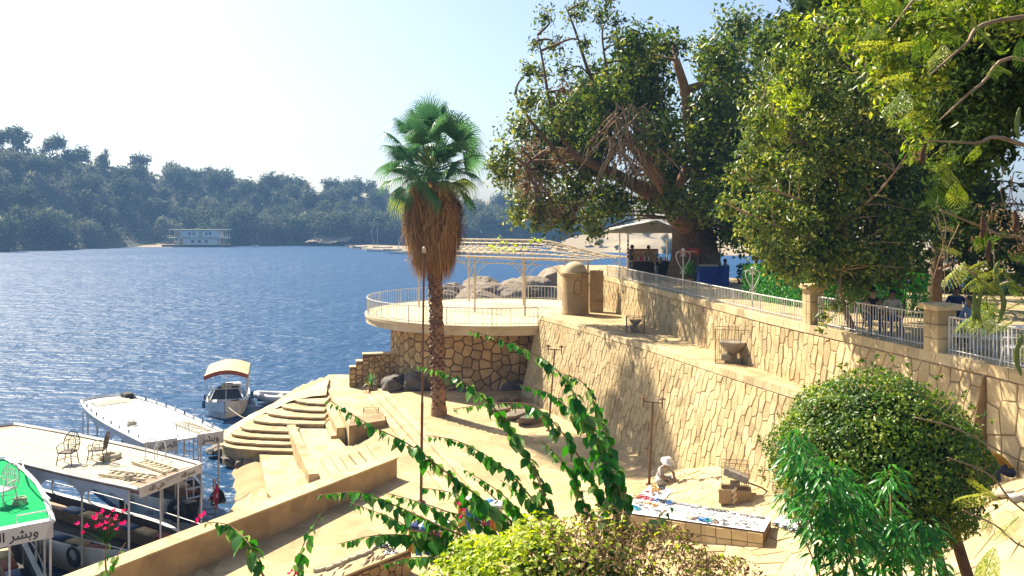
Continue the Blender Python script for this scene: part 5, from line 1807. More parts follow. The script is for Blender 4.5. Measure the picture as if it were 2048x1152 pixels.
# undergrowth covering the slope
P, Nn = [], []
for _ in range(42000):
    X_, v_ = rt.uniform(-275, 70), rt.random() * 1.02
    if v_ < .08 and -200 < X_ < -178: continue
    h_ = 2.2 + 1.8 * math.sin(X_ * .31) * math.sin(v_ * 19 + X_ * .1)
    P.append((X_ * (1 + .25 * v_), shY(X_) + 110 * v_ + .5, hill_z(X_, v_) + rt.random() * h_)); Nn.append((0, -.4, .7))
o = link('far_undergrowth', leaf_mesh('far_undergrowth', np.array(P), np.array(Nn), 1.8, 'far', aspect=.7, spread=.6))
o['kind'] = 'stuff'
tag(o, 'dark undergrowth covering the far bank hillside', 'undergrowth')
# pale landing slope with a path behind the houseboat
struct(MB().grid(lambda u, v: Vector((-214 + 46 * u, 428 + 40 * v, -.4 + 3.2 * v + .5 * math.sin(u * 14) * v)), 12, 8).build('sandy_landing', 'far_sand', None, True))
struct(MB().grid(lambda u, v: Vector((-110 + 22 * u + 12 * v, 452 + 36 * v, 1.5 + 13 * v + .6 * math.sin(u * 9) + .4)), 8, 8).build('rocky_path', 'far_sand', None, True))

# ------------------------------------------------------------------ opposite bank seen below the fig tree
SH2 = [(15, 372), (45, 350), (88, 318), (100, 235), (115, 195), (190, 150)]
def rb_pt(u, v):
    t = u * (len(SH2) - 1); i = min(int(t), len(SH2) - 2)
    a, b = Vector(SH2[i]), Vector(SH2[i + 1])
    p = a.lerp(b, t - i)
    d = (b - a).normalized(); n = Vector((-d.y, d.x))
    if n.dot(Vector((1, 1))) < 0: n = -n
    q = p + n * (150 * v)
    z = -.6 + 2.2 * min(1, v * 14) + 11 * v ** .7 + 2.2 * math.sin(u * 31 + v * 9) * math.sin(v * 11 + u * 5) * min(1, v * 5)
    return Vector((q.x, q.y, z))
struct(MB().grid(rb_pt, 70, 24).build('opposite_bank', 'far_sand', None, True))
rt = random.Random(62)
for i in range(95):
    u, v = rt.random(), rt.random() ** 1.6
    p = rb_pt(u, v)
    k = rt.random()
    if k < .5:
        o = link('riverside_shrub', FT[rt.choice((2, 4, 0))]); o.scale = [rt.uniform(.25, .6)] * 3
        tag(o, 'dusty green shrub on the sandy opposite bank', 'shrub', 'shrubs on the sandy opposite bank')
        o.location = p + Vector((0, 0, -.6))
    else:
        o = link('shore_rock', rt.choice(ROCKS)); s = rt.uniform(1, 3.2) * (1 if v > .1 else .8)
        o.scale = (s * 1.4, s, s * .7)
        tag(o, 'brown rock on the shore of the sandy opposite bank', 'rock', 'rocks on the sandy opposite bank')
        o.location = p
    o.rotation_euler = (0, 0, rt.uniform(0, 6.28))
far2 = MB().grid(lambda u, v: Vector((-200 + 900 * u, 640 + 120 * v, -1 + (26 + 12 * math.sin(u * 9) + 6 * math.sin(u * 23)) * math.sin(math.pi * .5 * v))), 50, 6)
struct(far2.build('distant_hills', 'far_sand', None, True))
# shrubs and rocks between the terrace and the right channel
g = 'pale boulders beyond the terrace'
for i in range(22):
    X = rt.uniform(14, 46); Y = 47 + (46 - X) * .35 + rt.uniform(6, 26)
    z = 7.2 - (Y - 52) * .16
    rock(rt.choice(ROCKS), (X, Y, z - 1.2), rt.uniform(1.2, 2.6), 'pale boulder on the slope between the terrace and the water', g)
struct(MB().grid(lambda u, v: Vector((7 + 60 * u, 70 - 26 * u + 40 * v * (1 - .3 * u), 8.4 - 9.5 * v + .5 * math.sin(u * 25) * math.sin(v * 9) - (1.0 if v == 0 else 0))), 30, 12).build('river_slope', 'rock', None, True))

# ------------------------------------------------------------------ houseboat
M['hb_white'] = mat('houseboat_paint', (.72, .72, .68), (.6, .6, .56), .5, .6, 0)
M['hb_roof'] = mat('houseboat_roof', (.66, .58, .40), (.55, .46, .3), .5, .7, 0)
M['hb_ochre'] = mat('houseboat_ochre', (.55, .36, .12), (.42, .28, .1), .5, .7, 0)
M['glass_dark'] = mat('dark_glass', (.02, .025, .03), (.03, .035, .04), 2, .15, 0, spec=.5)
hx = pz(395, 493.5, 0)
hbt = thing('houseboat', 'two storey white houseboat moored below the wooded far bank', 'houseboat', hx)
def hbox(name, c, d, m, parent=None):
    return MB().box(hx + Vector(c), d).build(name, m, parent or hbt)
MB().prism([hx + Vector(v) for v in ((-17, -3.5, 0), (16, -3.5, 0), (17, 0, 0), (16, 3.5, 0), (-17, 3.5, 0), (-18.5, 0, 0))], -.5, .9).build('hull', 'glass_dark', hbt)
lo = hbox('lower_deck_wall', (1.0, 0, 2.6), (20.5, 5.6, 3.4), 'hb_white')
up_ = hbox('upper_deck_wall', (1.0, 0, 6.6), (22, 5.0, 3.4), 'hb_white')
hbox('deck', (0.8, 0, 4.6), (30, 7, .45), 'hb_roof')
hbox('deck', (-.5, 0, 1.05), (33, 7, .3), 'hb_ochre')
hbox('roof', (1.2, 0, 8.75), (30, 7.4, .5), 'hb_roof')
hbox('door', (-7.3, -2.83, 2.5), (1.8, .06, 3.0), 'hb_ochre')
hbox('door', (-9.0, -2.53, 6.4), (1.8, .06, 3.0), 'hb_ochre')
hbox('door', (2.5, -2.53, 6.4), (1.5, .06, 3.0), 'hb_ochre')
for x in (-1.5, 2.0, 5.5):
    hbox('window', (x, -2.84, 2.8), (1.4, .08, 1.3), 'glass_dark')
for x in (-3.2, -1.0, 5.5, 7.4):
    hbox('window', (x, -2.54, 6.8), (1.1, .08, 1.2), 'glass_dark')
for x in (-13, -10.5, 12.5, 14.2, 15.6):
    for y in (-3.3, 3.3):
        MB().tube([hx + Vector((x, y, 1.2)), hx + Vector((x, y, 8.5))], .1, 5).build('post', 'hb_white', hbt)
MB().tube([hx + Vector((-14, -3.4, 5.6)), hx + Vector((-11, -3.4, 5.6)), hx + Vector((16, -3.4, 5.6))], .06, 4).build('deck_rail', 'hb_white', hbt)
MB().obox(hx + Vector((-18, -1, 5.2)), (4.5, 0, .5), (0, 2, 0), (0, 0, .15)).build('gangway', 'hb_roof', hbt)

# ------------------------------------------------------------------ feluccas and small boats moored across the river
def small_hull(mb, c, d, L_, B_, H_, m=0):
    c = Vector(c); d = Vector((d[0], d[1], 0)).normalized(); s = Vector((-d.y, d.x, 0))
    n = 9
    V = []
    for i in range(n):
        t = i / (n - 1)
        hb = B_ / 2 * math.sin(math.pi * (.10 + .84 * t)) ** .6 if t < 1 else .02
        z = H_ * (1 + .35 * abs(2 * t - 1) ** 2)
        p = c + d * L_ * (t - .5)
        V += [p - s * hb + Vector((0, 0, z)), p - s * hb * .7 - Vector((0, 0, .2)), p + s * hb * .7 - Vector((0, 0, .2)), p + s * hb + Vector((0, 0, z)), p + s * hb * .85 + Vector((0, 0, z - .15 * H_)), p - s * hb * .85 + Vector((0, 0, z - .15 * H_))]
    Fs = []
    for i in range(n - 1):
        for j in range(6):
            Fs.append((i * 6 + j, i * 6 + (j + 1) % 6, i * 6 + 6 + (j + 1) % 6, i * 6 + 6 + j))
    Fs += [tuple(range(6)), tuple(range((n - 1) * 6, n * 6))]
    return mb.add(V, Fs, m)
fz_ = [(757, 503, (1, .05), 10, 2.6, (753, 425), 'felucca with a tall leaning bare mast moored by the sandbar'),
       (800, 508, (1, .1), 9, 2.4, (812, 452), 'felucca with a short mast moored at the end of the sandbar')]
for (x, y, d, L_, B_, tip, lab) in fz_:
    c = pz(x, y, 0)
    t = thing('felucca', lab, 'sailboat', c, 'feluccas moored at the sandbar')
    small_hull(MB(), c, d, L_, B_, .9).build('hull', 'hb_white', t, True)
    b = c + Vector((-1.5, 0, .6))
    MB().tube([b, px(tip[0] - 10, (y + tip[1]) / 2, c.y), px(tip[0], tip[1], c.y)], [.12, .1, .05], 5).build('yard', 'cream_metal', t)
    MB().tube([c + Vector((-.6, 0, .6)), c + Vector((-.4, 0, (y - tip[1]) * c.y / F * .62))], [.12, .07], 5).build('mast', 'cream_metal', t)
sbx = [pz(x, y, .25) for x, y in ((693, 494), (740, 492), (800, 494), (1000, 498), (1080, 500), (1000, 507), (850, 508), (800, 504), (740, 500))]
struct(MB().prism(sbx, -1, .9).build('sandbar', 'far_sand'))
for i, (x, y, ln) in enumerate(((720, 496, 7), (765, 497, 9), (700, 493, 5), (785, 502, 8))):
    c = pz(x, y, .6)
    o = MB(); small_hull(o, c, (1, .1 * i), ln, 2, .7)
    tag(o.build('rowing_boat', 'cream_metal', None, True), 'pale wooden boat drawn up on the sandbar across the river', 'boat', 'boats on the sandbar')
for (x, y, lab) in ((510, 494, 'small white boat below the dark trees beside the rocky path'), (248, 489, 'small white boat beached on the sandy landing beside the houseboat')):
    c = pz(x, y, .1)
    o = MB(); small_hull(o, c, (1, .2), 4.2, 1.6, .7)
    tag(o.build('small_boat', 'hb_white', None, True), lab, 'boat')
# ------------------------------------------------------------------ tour boats
M['boat_white'] = mat('boat_white', (.70, .70, .68), (.56, .55, .53), 1.5, .5, .05, stain=(.34, .29, .23), mottle=1.1)
M['boat_side'] = mat('boat_side_panel', (.55, .58, .62), (.44, .47, .51), 1.5, .5, .03, stain=(.33, .31, .28))
M['boat_dark'] = mat('boat_interior', (.06, .055, .05), (.035, .032, .03), 2, .8, .1)
M['boat_cream'] = mat('cream_deck_boards', (.64, .56, .41), (.55, .46, .31), 1.2, .8, .1, objrand=.10, stain=(.42, .33, .21))
M['boat_green'] = mat('green_deck_paint', (.006, .34, .10), (.005, .29, .085), 1.5, .9, .05, stain=(.02, .24, .09), spec=.08)
M['boat_blue'] = mat('boat_blue_trim', (.05, .12, .26), (.04, .09, .2), 2, .5, .05)
M['wood'] = mat('boat_wood', (.30, .18, .09), (.20, .12, .06), 3, .6, .15)
M['rope'] = mat('rope', (.5, .44, .34), (.4, .34, .25), 20, .9, .2)
M['ink'] = mat('sign_ink', (.03, .03, .035), (.02, .02, .025), 5, .6, 0)

def arab(s):
    return ''.join(reversed(s))
WA_BASHIR = arab('\uFEED\uFE91\uFEB8\uFEAE')
AL_SABIRIN = arab('\uFE8D\uFEDF\uFEBC\uFE8E\uFE91\uFEAE\uFEF3\uFEE6')
ALLAH = arab('\uFE8D\uFEDF\uFEE0\uFEEA')
BISM = arab('\uFE91\uFEB4\uFEE2')
ALA = arab('\uFECB\uFEE0\uFEF0')
def lettering(parent, s, size, o, right, up, m='ink', align='CENTER', name='lettering', wmax=None):
    cu = bpy.data.curves.new(name, 'FONT')
    cu.body = s
    cu.size = size
    cu.align_x = align
    cu.align_y = 'CENTER'
    cu.extrude = .002
    cu.offset = size * .012
    cu.resolution_u = 3
    cu.materials.append(M[m])
    ob = link(name, cu)
    dg_ = bpy.context.evaluated_depsgraph_get()
    me_ = bpy.data.meshes.new_from_object(ob.evaluated_get(dg_))
    bpy.data.objects.remove(ob)
    ob = link(name, me_, parent)
    r, u = Vector(right).normalized(), Vector(up).normalized()
    n = r.cross(u)
    q = Matrix((r, u, n)).transposed().to_4x4()
    q.translation = Vector(o) - ORG.get(parent.name, Vector())
    ob.matrix_local = q
    return ob

class Frame:
    def __init__(s, c, heading):
        s.c = Vector(c); h = math.radians(heading)
        s.d = Vector((math.cos(h), math.sin(h), 0)); s.s = Vector((-s.d.y, s.d.x, 0)); s.h = h
    def p(s, x, y, z):
        return s.c + s.d * x + s.s * y + Vector((0, 0, z))

def hull(fr, L_, B_, z_mid, z_bow, z_stern, bow_sharp=1.0, stern_w=.75, draft=.35):
    n = 15
    V = []
    for i in range(n):
        t = i / (n - 1)
        x = -L_ / 2 + L_ * t
        if t < .3: hb = B_ / 2 * (stern_w + (1 - stern_w) * math.sin(t / .3 * math.pi / 2))
        elif t < .62: hb = B_ / 2
        else:
            k = (t - .62) / .38
            hb = B_ / 2 * max(.03, (1 - k ** (2.0 * bow_sharp)))
        z = z_mid + (z_bow - z_mid) * max(0, (t - .5) / .5) ** 2 + (z_stern - z_mid) * max(0, (.3 - t) / .3) ** 2
        xb = x - (0.25 * max(0, (t - .8) / .2))
        V += [fr.p(x, -hb, z), fr.p(xb, -hb * .93, z * .45), fr.p(xb - .1, -hb * .72, -draft), fr.p(xb - .1, hb * .72, -draft), fr.p(xb, hb * .93, z * .45), fr.p(x, hb, z), fr.p(x, hb * .9, z - .02), fr.p(x, hb * .88, .42), fr.p(x, -hb * .88, .42), fr.p(x, -hb * .9, z - .02)]
    Fs, ms = [], []
    mb = MB()
    for i in range(n - 1):
        for j in range(10):
            Fs.append((i * 10 + j, i * 10 + (j + 1) % 10, i * 10 + 10 + (j + 1) % 10, i * 10 + 10 + j))
    mb.add(V, Fs)
    mb.add([V[k] for k in range(10)], [tuple(range(10))])
    mb.add([V[(n - 1) * 10 + k] for k in range(10)], [tuple(range(10))])
    for i, f in enumerate(mb.f[:(n - 1) * 10]):
        mb.m[i] = 1 if i % 10 in (6, 7, 8) else 0
    return mb

def tour_boat(name, label, fr, L_, wf, wm, ws, z_roof, deck_m, planks, posts, front_boards, skew=0.0, z_g=1.05, z_bow=1.4, arches=True):
    """fr origin: centre of the roof's front edge projected on the water; x points to the bow"""
    t = thing(name, label, 'tour boat', fr.p(-L_ / 2, 0, 0))
    hf = Frame(fr.p(-L_ / 2 + .25, 0, 0), math.degrees(fr.h))
    hull(hf, L_ + 2.2, wm * .98, z_g, z_bow, z_g + .15).build('hull', ['boat_white', 'boat_dark'], t, True)
    # rubbing strake
    pts = []
    def wid(x):                              # half width of the roof at distance x behind the front
        k = x / L_
        if k < .45: return wf / 2 + (wm - wf) / 2 * math.sin(k / .45 * math.pi / 2)
        return wm / 2 + (ws - wm) / 2 * ((k - .45) / .55) ** 2.2
    xs = [L_ * i / 24 for i in range(25)]
    xe = [L_ * (1 - .08 * (1 - math.cos(a))) for a in (0,)]
    right = [(-x + (skew if x == 0 else 0), -wid(x)) for x in xs]
    left = [(-x - (skew if x == 0 else 0), wid(x)) for x in xs]
    stern = [(-L_ - .35 * math.sin(math.pi * k / 6), -ws / 2 + ws * k / 6) for k in range(1, 6)]
    outline = right + stern + list(reversed(left))
    P2 = [fr.p(x, y, 0) for x, y in outline]
    MB().prism(P2, z_roof - .07, z_roof).build('roof_deck', deck_m if not planks else 'wood', t)
    if planks:
        npk = planks
        for i in range(npk):
            u0, u1 = -1 + 2 * i / npk + .009, -1 + 2 * (i + 1) / npk - .009
            V, k = [], 0
            for x in xs[1:-1]:
                for u in (u0, u1):
                    V.append(fr.p(-x, u * (wid(x) - .10), z_roof + .002 + .010 + .002 * ((i * 7) % 3)))
            Fs = [(2 * j, 2 * j + 1, 2 * j + 3, 2 * j + 2) for j in range(len(xs) - 3)]
            MB().add(V, Fs).build('deck_plank', deck_m, t)
    # kerb round the roof
    loop = [fr.p(x, y, z_roof + .05) for x, y in outline]
    for seg, nm in ((loop[:25], 'side_kerb'), (loop[24:31] + [loop[30]], 'stern_kerb'), (loop[30:], 'side_kerb')):
        MB().tube(seg, .075, 4).build(nm, 'boat_white', t)
    # side fascia with arched bays
    for sgn in (-1, 1):
        npost = posts
        px_ = [.25 + (L_ - .5) * i / npost for i in range(npost + 1)]
        for i in range(npost):
            a, b = px_[i], px_[i + 1]
            V = []
            m_ = 10
            for k in range(m_ + 1):
                x = a + (b - a) * k / m_
                y = sgn * (wid(x) - .02)
                zb = z_roof - .62 + .36 * math.sin(math.pi * k / m_) ** .6 if arches else z_roof - .3
                V += [fr.p(-x, y, z_roof - .01), fr.p(-x, y, zb), fr.p(-x, y - sgn * .03, z_roof - .01), fr.p(-x, y - sgn * .03, zb)]
            Fs = []
            for k in range(m_):
                o = 4 * k
                Fs += [(o, o + 1, o + 5, o + 4), (o + 2, o + 6, o + 7, o + 3), (o + 1, o + 3, o + 7, o + 5)]
            MB().add(V, Fs).build('arched_panel', 'boat_side', t)
        for x in px_:
            y = sgn * (wid(x) - .05)
            MB().tube([fr.p(-x, y, .5), fr.p(-x, y, z_roof - .05)], .035, 6).build('post', 'boat_white', t)
        if True:
            MB().tube([fr.p(-x, sgn * (wid(x) - .06), z_g + .42) for x in xs], .02, 5).build('side_rail', 'boat_white', t)
        # benches along the sides
        MB().obox(fr.p(-L_ + 1, sgn * (wm / 2 - .75) - .2, .43), fr.d * (L_ - 2.2), fr.s * .4, (0, 0, .42)).build('bench', 'wood', t)
    # front fascia boards with lettering
    for (y0, y1, h, txt, ts) in front_boards:
        sk0, sk1 = skew * -2 * y0 / wf, skew * -2 * y1 / wf
        a, b = fr.p(.03 + sk0, y0, z_roof - h + .1), fr.p(.03 + sk1, y1, z_roof - h + .1)
        bd = MB().obox(a, b - a, fr.d * .04, (0, 0, h)).build('name_board', 'boat_white', t)
        if txt:
            c = (a + b) / 2 + fr.d * .048 + Vector((0, 0, h / 2))
            lettering(bd, txt, ts, c, (b - a), (0, 0, 1))
    for y in (-.4, .4):
        MB().tube([fr.p(-.1, y * wf * .3, .5), fr.p(-.1, y * wf * .3, z_roof - .1)], .03, 6).build('post', 'boat_white', t)
    return t, wid
def tyre(t, c, ax, r=.3):
    MB().torus(c, ax, r, r * .36, 18, 8).build('tyre_fender', 'black', t, 'all')

# cream-decked boat
f2 = Frame((-11.9, 29.75, 0), -31)
b2_, wid2 = tour_boat('tour_boat', 'tour boat with a cream boarded roof deck carrying two wicker chairs', f2, 12.5, 3.0, 3.5, 2.9, 3.6, 'boat_cream', 16, 5,
                      [(-1.5, .05, .36, ALA + ' ' + ALLAH if False else ALLAH + ' ' + ALA, .24), (.06, 1.5, .34, ALLAH + ' ' + BISM, .22)], skew=.3)
for x, sgn in ((1.2, -1), (-3.2, -1), (-1.0, -1), (.9, 1)):
    tyre(b2_, f2.p(x, sgn * 1.55 * (1 if x < 0 else .82), .75), f2.s, .3)
# white-decked boat
f3 = Frame((-13.45, 35.1, 0), -48)
b3_, wid3 = tour_boat('tour_boat', 'tour boat with a plain white roof deck moored beside the rounded steps', f3, 10.7, 3.1, 3.3, 2.1, 3.6, 'boat_white', 0, 5,
                      [(-1.55, -.35, .5, AL_SABIRIN, .34), (.45, 1.55, .5, WA_BASHIR, .36)], skew=-.1)
lettering(b3_.children[0], 'MISR TORISM', .22, f3.p(.2, -1.18, .82), f3.d * .8 + f3.s * .55, (0, 0, 1), 'boat_blue')
tyre(b3_, f3.p(.75, -.62, .95), f3.d * .5 - f3.s, .36)
tyre(b3_, f3.p(-2.4, -1.66, .7), f3.s, .3)
for i in range(9):                           # blue capped stanchions on the roof edge
    x = 1.0 + i * 1.1
    for sgn in (-1, 1):
        c = f3.p(-x, sgn * (wid3(x) - .05), 3.62)
        MB().tube([c, c + Vector((0, 0, .22))], .035, 6).build('stanchion', 'boat_blue' if i % 2 else 'boat_side', b3_)
# green-decked boat
f1 = Frame((-14.75, 24.35, 0), -53)
b1_, wid1 = tour_boat('tour_boat', 'tour boat with a bright green roof deck and white rim', f1, 8.6, 2.9, 3.3, 2.4, 3.6, 'boat_green', 0, 4,
                      [(-1.45, 1.45, .5, AL_SABIRIN + ' ' + WA_BASHIR, .38)])
rim = MB().obox(f1.p(-.45, -1.42, 3.604), f1.d * .45, f1.s * 2.84, (0, 0, .03)).build('front_rim', 'boat_white', b1_)
MB().tube([f1.p(-.2, 1.4, 3.6), f1.p(-.2, 1.4, 3.95), f1.p(-.2, .55, 3.95), f1.p(-.2, .55, 3.6)], .025, 5).build('guard_rail', 'boat_white', b1_)
MB().tube([f1.p(-.2, 1.4, 3.78), f1.p(-1.1, 1.45, 3.78), f1.p(-1.1, 1.45, 3.6)], .025, 5).build('guard_rail', 'boat_white', b1_)
MB().tube([f1.p(-x, 1.46 + .1 * math.sin(x), 3.95 + .05 * math.sin(x * 2)) for x in (1.2, 2.4, 3.6, 4.8, 6, 7.2, 8.4)], .03, 5).build('guard_rail', 'boat_side', b1_)
for x in (-3.5, -1.5):
    tyre(b1_, f1.p(x, 1.72, .7), f1.s, .3)
for k in range(7):
    MB().obox(f1.p(-1.7 + k * .17, -.2, 3.66), f1.d * .12, f1.s * -1.3, (0, 0, .03)).build('hatch_slat', 'boat_white', b1_)

# things lying on the roofs
def ladder(fr, x0, y0, ang, ln, w, z, label, m='boat_cream'):
    d = (fr.d * math.cos(ang) + fr.s * math.sin(ang)); s = Vector((-d.y, d.x, 0))
    o = fr.p(x0, y0, z)
    t = thing('ladder', label, 'ladder', o)
    for q in (-w / 2, w / 2):
        MB().obox(o + s * (q - .025), d * ln, s * .05, (0, 0, .08)).build('rail', m, t)
    n = int(ln / .3)
    for i in range(n):
        MB().obox(o + d * (.15 + i * .3) - s * (w / 2 - .026), d * .07, s * (w - .052), (0, 0, .045)).build('rung', m, t)
    return t
ladder(f2, -2.3, -1.0, .22, 2.0, .55, 3.64, 'pale wooden ladder lying on the cream boat roof')
ladder(f2, -2.6, .55, -.1, 2.2, .5, 3.64, 'pale wooden ladder lying along the edge of the cream boat roof')
ladder(f3, -2.8, .8, .05, 2.6, .5, 3.64, 'cream ladder lying across the white boat roof')
lr = f2.p(-4.0, .35, 3.62)
t = thing('life_ring', 'weathered life ring lying on the cream boat roof', 'life ring', lr)
MB().torus(lr + Vector((0, 0, .1)), (0, 0, 1), .3, .09, 24, 8).build('ring', 'boat_cream', t, 'all')
MB().torus(lr + Vector((0, 0, .1)), (0, 0, 1), .39, .015, 24, 5).build('grab_rope', 'rope', t, 'all')
for k in range(4):
    w = k * 1.57 + .4
    MB().torus(lr + Vector((math.cos(w) * .3, math.sin(w) * .3, .1)), (-math.sin(w), math.cos(w), 0), .095, .012, 10, 4).build('band', 'wood', t, 'all')
def loop_handle(c, w, h, d, label, m):
    t = thing('ladder_hoop', label, 'handrail', c)
    for q in (-.25, .25):
        pts = [c + d * q + Vector((0, 0, 0))]
        for i in range(9):
            a = math.pi * i / 8
            pts.append(c + d * q + Vector((-d.y, d.x, 0)) * (w / 2 - w / 2 * math.cos(a)) + Vector((0, 0, h * .6 + h * .4 * math.sin(a))))
        pts.append(c + d * q + Vector((-d.y, d.x, 0)) * w)
        MB().tube(pts, .022, 5).build('hoop', m, t)
loop_handle(f2.p(-2.4, .9, 3.6), .5, .75, f2.d, 'white curved handrail hoops rising from the cream boat roof', 'boat_white')
loop_handle(f3.p(-.5, .1, 2.7), .5, 1.4, f3.s, 'white curved handrail hoops of the boarding ladder on the white boat', 'boat_white')
# boarding ladder hanging at the bow of the white boat
o = f3.p(.25, .1, 1.5)
t = thing('boarding_ladder', 'white metal boarding ladder at the bow of the white boat', 'ladder', o)
for q in (-.3, .3):
    MB().tube([o + f3.s * q + f3.d * .5 + Vector((0, 0, -.5)), o + f3.s * q + Vector((0, 0, 1.9))], .025, 5).build('rail', 'boat_white', t)
for i in range(6):
    c = o + f3.d * (.42 - .09 * i) + Vector((0, 0, -.2 + .36 * i))
    MB().obox(c - f3.s * .3 - f3.d * .06, f3.s * .6, f3.d * .14, (0, 0, .03)).build('tread', 'boat_side', t)
# rubble heap and coil at the stern of the white roof
o = f3.p(-9.6, .2, 3.62)
t = thing('sacking_heap', 'heap of brown sacking spread on the stern of the white roof', 'sacking', o)
MB().grid(lambda u, v: f3.p(-8.9 - 1.3 * u, -.85 + 1.7 * v, 3.625 + .10 * math.sin(math.pi * u) * math.sin(math.pi * v) + .05 * abs(math.sin(u * 17 + v * 9)) * math.sin(math.pi * u)), 14, 14).build('sacking', 'rope', t, 'all')
MB().bbox(o + f3.d * -.55 + f3.s * .75 + Vector((0, 0, .12)), (.75, .45, .22), f3.h, .05).build('dark_bundle', 'boat_dark', t)

# ------------------------------------------------------------------ wicker armchairs
M['wicker'] = mat('dark_wicker', (.11, .07, .04), (.06, .04, .025), 12, .6, .1)
M['white_cane'] = mat('white_cane', (.62, .62, .58), (.5, .5, .46), 12, .6, .05)
def armchair(name, label, cat, c, rz, m, group=None, sc=1.0, lattice=False):
    t = link(name, None)
    tag(t, label, cat, group)
    ORG[t.name] = Vector()
    for (x, y) in ((.24, .22), (.24, -.22), (-.22, .2), (-.22, -.2)):
        MB().tube([(x * 1.25, y * 1.25, 0), (x, y, .42)], .02, 5).build('leg', m, t)
    MB().bbox((0.01, 0, .43), (.52, .5, .045), 0, .02).build('seat', m, t)
    # arched back: hoop and fan of rods
    hoop = [(-.24, -.25, .42)] + [(-.28 - .06 * math.sin(a), -.29 * math.cos(a), .66 + .42 * math.sin(a)) for a in [math.pi * i / 12 for i in range(13)]] + [(-.24, .25, .42)]
    MB().tube(hoop, .018, 5).build('back_hoop', m, t)
    inn = [(-.25, -.12, .44)] + [(-.29 - .05 * math.sin(a), -.14 * math.cos(a), .62 + .28 * math.sin(a)) for a in [math.pi * i / 10 for i in range(11)]] + [(-.25, .12, .44)]
    MB().tube(inn, .012, 5).build('back_loop', m, t)
    for k in range(-3, 4):
        y = k * .075
        MB().tube([(-.25, y * .6, .44), (-.31, y * 1.05, .66 + .40 * math.sqrt(max(0, 1 - (y / .29) ** 2)))], .010, 4).build('back_rod', m, t)
    for z in (.6, .78, .92):
        w_ = .28 * math.sqrt(max(.05, 1 - ((z - .66) / .44) ** 2)) if z > .66 else .28
        MB().tube([(-.30, -w_, z), (-.31, 0, z), (-.30, w_, z)], .009, 4).build('back_crossrod', m, t)
    for s in (-1, 1):
        MB().tube([(-.27, s * .28, .70), (-.05, s * .33, .68), (.22, s * .30, .66), (.27, s * .26, .56), (.25, s * .23, .44)], .017, 5).build('arm', m, t)
        for x in (-.12, .02, .15):
            MB().tube([(x, s * .24, .45), (x, s * .315, .675)], .008, 4).build('arm_rod', m, t)
        MB().tube([(-.25, s * .23, .14), (.27, s * .26, .14)], .010, 4).build('stretcher', m, t)
    MB().tube([(.26, -.25, .2), (.0, 0, .24), (-.24, .23, .2)], .010, 4).build('brace', m, t)
    MB().tube([(.26, .25, .2), (.0, 0, .235), (-.24, -.23, .2)], .010, 4).build('brace', m, t)
    place(t, c, rz, sc)
    return t
ca = pz(136, 927, 3.625)
armchair('wicker_armchair', 'dark wicker armchair facing along the cream roof, its back to the river', 'chair', ca, f2.h + math.radians(-58), 'wicker', 'wicker chairs on the cream boat roof', 1.02)
ch2 = copy_tree(bpy.data.objects['wicker_armchair'])
place(ch2, pz(196, 922, 3.625), f2.h + math.radians(-140), 1.02, 'dark wicker armchair turned side-on on the cream roof, beside the life ring')
cg = pz(6, 1008, 3.625)
armchair('cane_armchair', 'pale cane armchair standing on the green boat roof', 'chair', cg, math.radians(-100), 'white_cane', None, 1.1)

# ------------------------------------------------------------------ motor boat with tan canopy
M['canopy_tan'] = mat('canopy_tan', (.62, .47, .25), (.50, .36, .18), 1.2, .8, .1)
M['canopy_red'] = mat('canopy_red', (.36, .10, .05), (.26, .07, .04), 3, .8, .1)
M['windscreen'] = mat('windscreen', (.03, .05, .08), (.04, .06, .09), 2, .1, 0, spec=.6)
mc = pz(452, 833, 0)
fm = Frame(mc + Vector((-.6, 2.2, 0)), -75)
mbt = thing('motor_boat', 'motor boat with an arched tan canopy moored off the rounded steps', 'motor boat', fm.c)
hull(fm, 6.4, 2.7, .8, 1.15, .8, 1.3, .9).build('hull', ['boat_white', 'boat_side'], mbt, True)
MB().add([fm.p(1.0, -1.1, .95), fm.p(1.0, 1.1, .95), fm.p(3.0, .12, 1.12), fm.p(3.0, -.12, 1.12), fm.p(1.9, -.85, 1.02), fm.p(1.9, .85, 1.02)], [(0, 4, 5, 1), (4, 3, 2, 5)]).build('foredeck', 'boat_white', mbt)
MB().add([fm.p(1.7, -1.0, 1.0), fm.p(1.7, 1.0, 1.0), fm.p(1.05, .72, 1.55), fm.p(1.05, -.72, 1.55)], [(0, 1, 2, 3)]).build('windscreen', 'windscreen', mbt)
MB().tube([fm.p(1.72, -1.0, 1.0), fm.p(1.06, -.73, 1.56), fm.p(1.06, .73, 1.56), fm.p(1.72, 1.0, 1.0)], .035, 5).build('windscreen_frame', 'boat_white', mbt)
for sgn in (-1, 1):
    MB().add([fm.p(1.6, sgn * 1.08, .98), fm.p(.3, sgn * 1.22, .95), fm.p(.3, sgn * 1.0, 1.45), fm.p(1.05, sgn * .76, 1.55)], [(0, 1, 2, 3)]).build('side_window', 'windscreen', mbt)
V, Fs = [], []
for i in range(9):
    x = -2.4 + 4.6 * i / 8
    for j in range(9):
        y = -1.35 + 2.7 * j / 8
        V.append(fm.p(x, y, 2.55 + .42 * math.cos(y / 1.35 * 1.35) + .05 * math.sin(i * .8)))
for i in range(8):
    for j in range(8):
        Fs.append((i * 9 + j, (i + 1) * 9 + j, (i + 1) * 9 + j + 1, i * 9 + j + 1))
MB().add(V, Fs).build('canopy', 'canopy_tan', mbt, 'all')
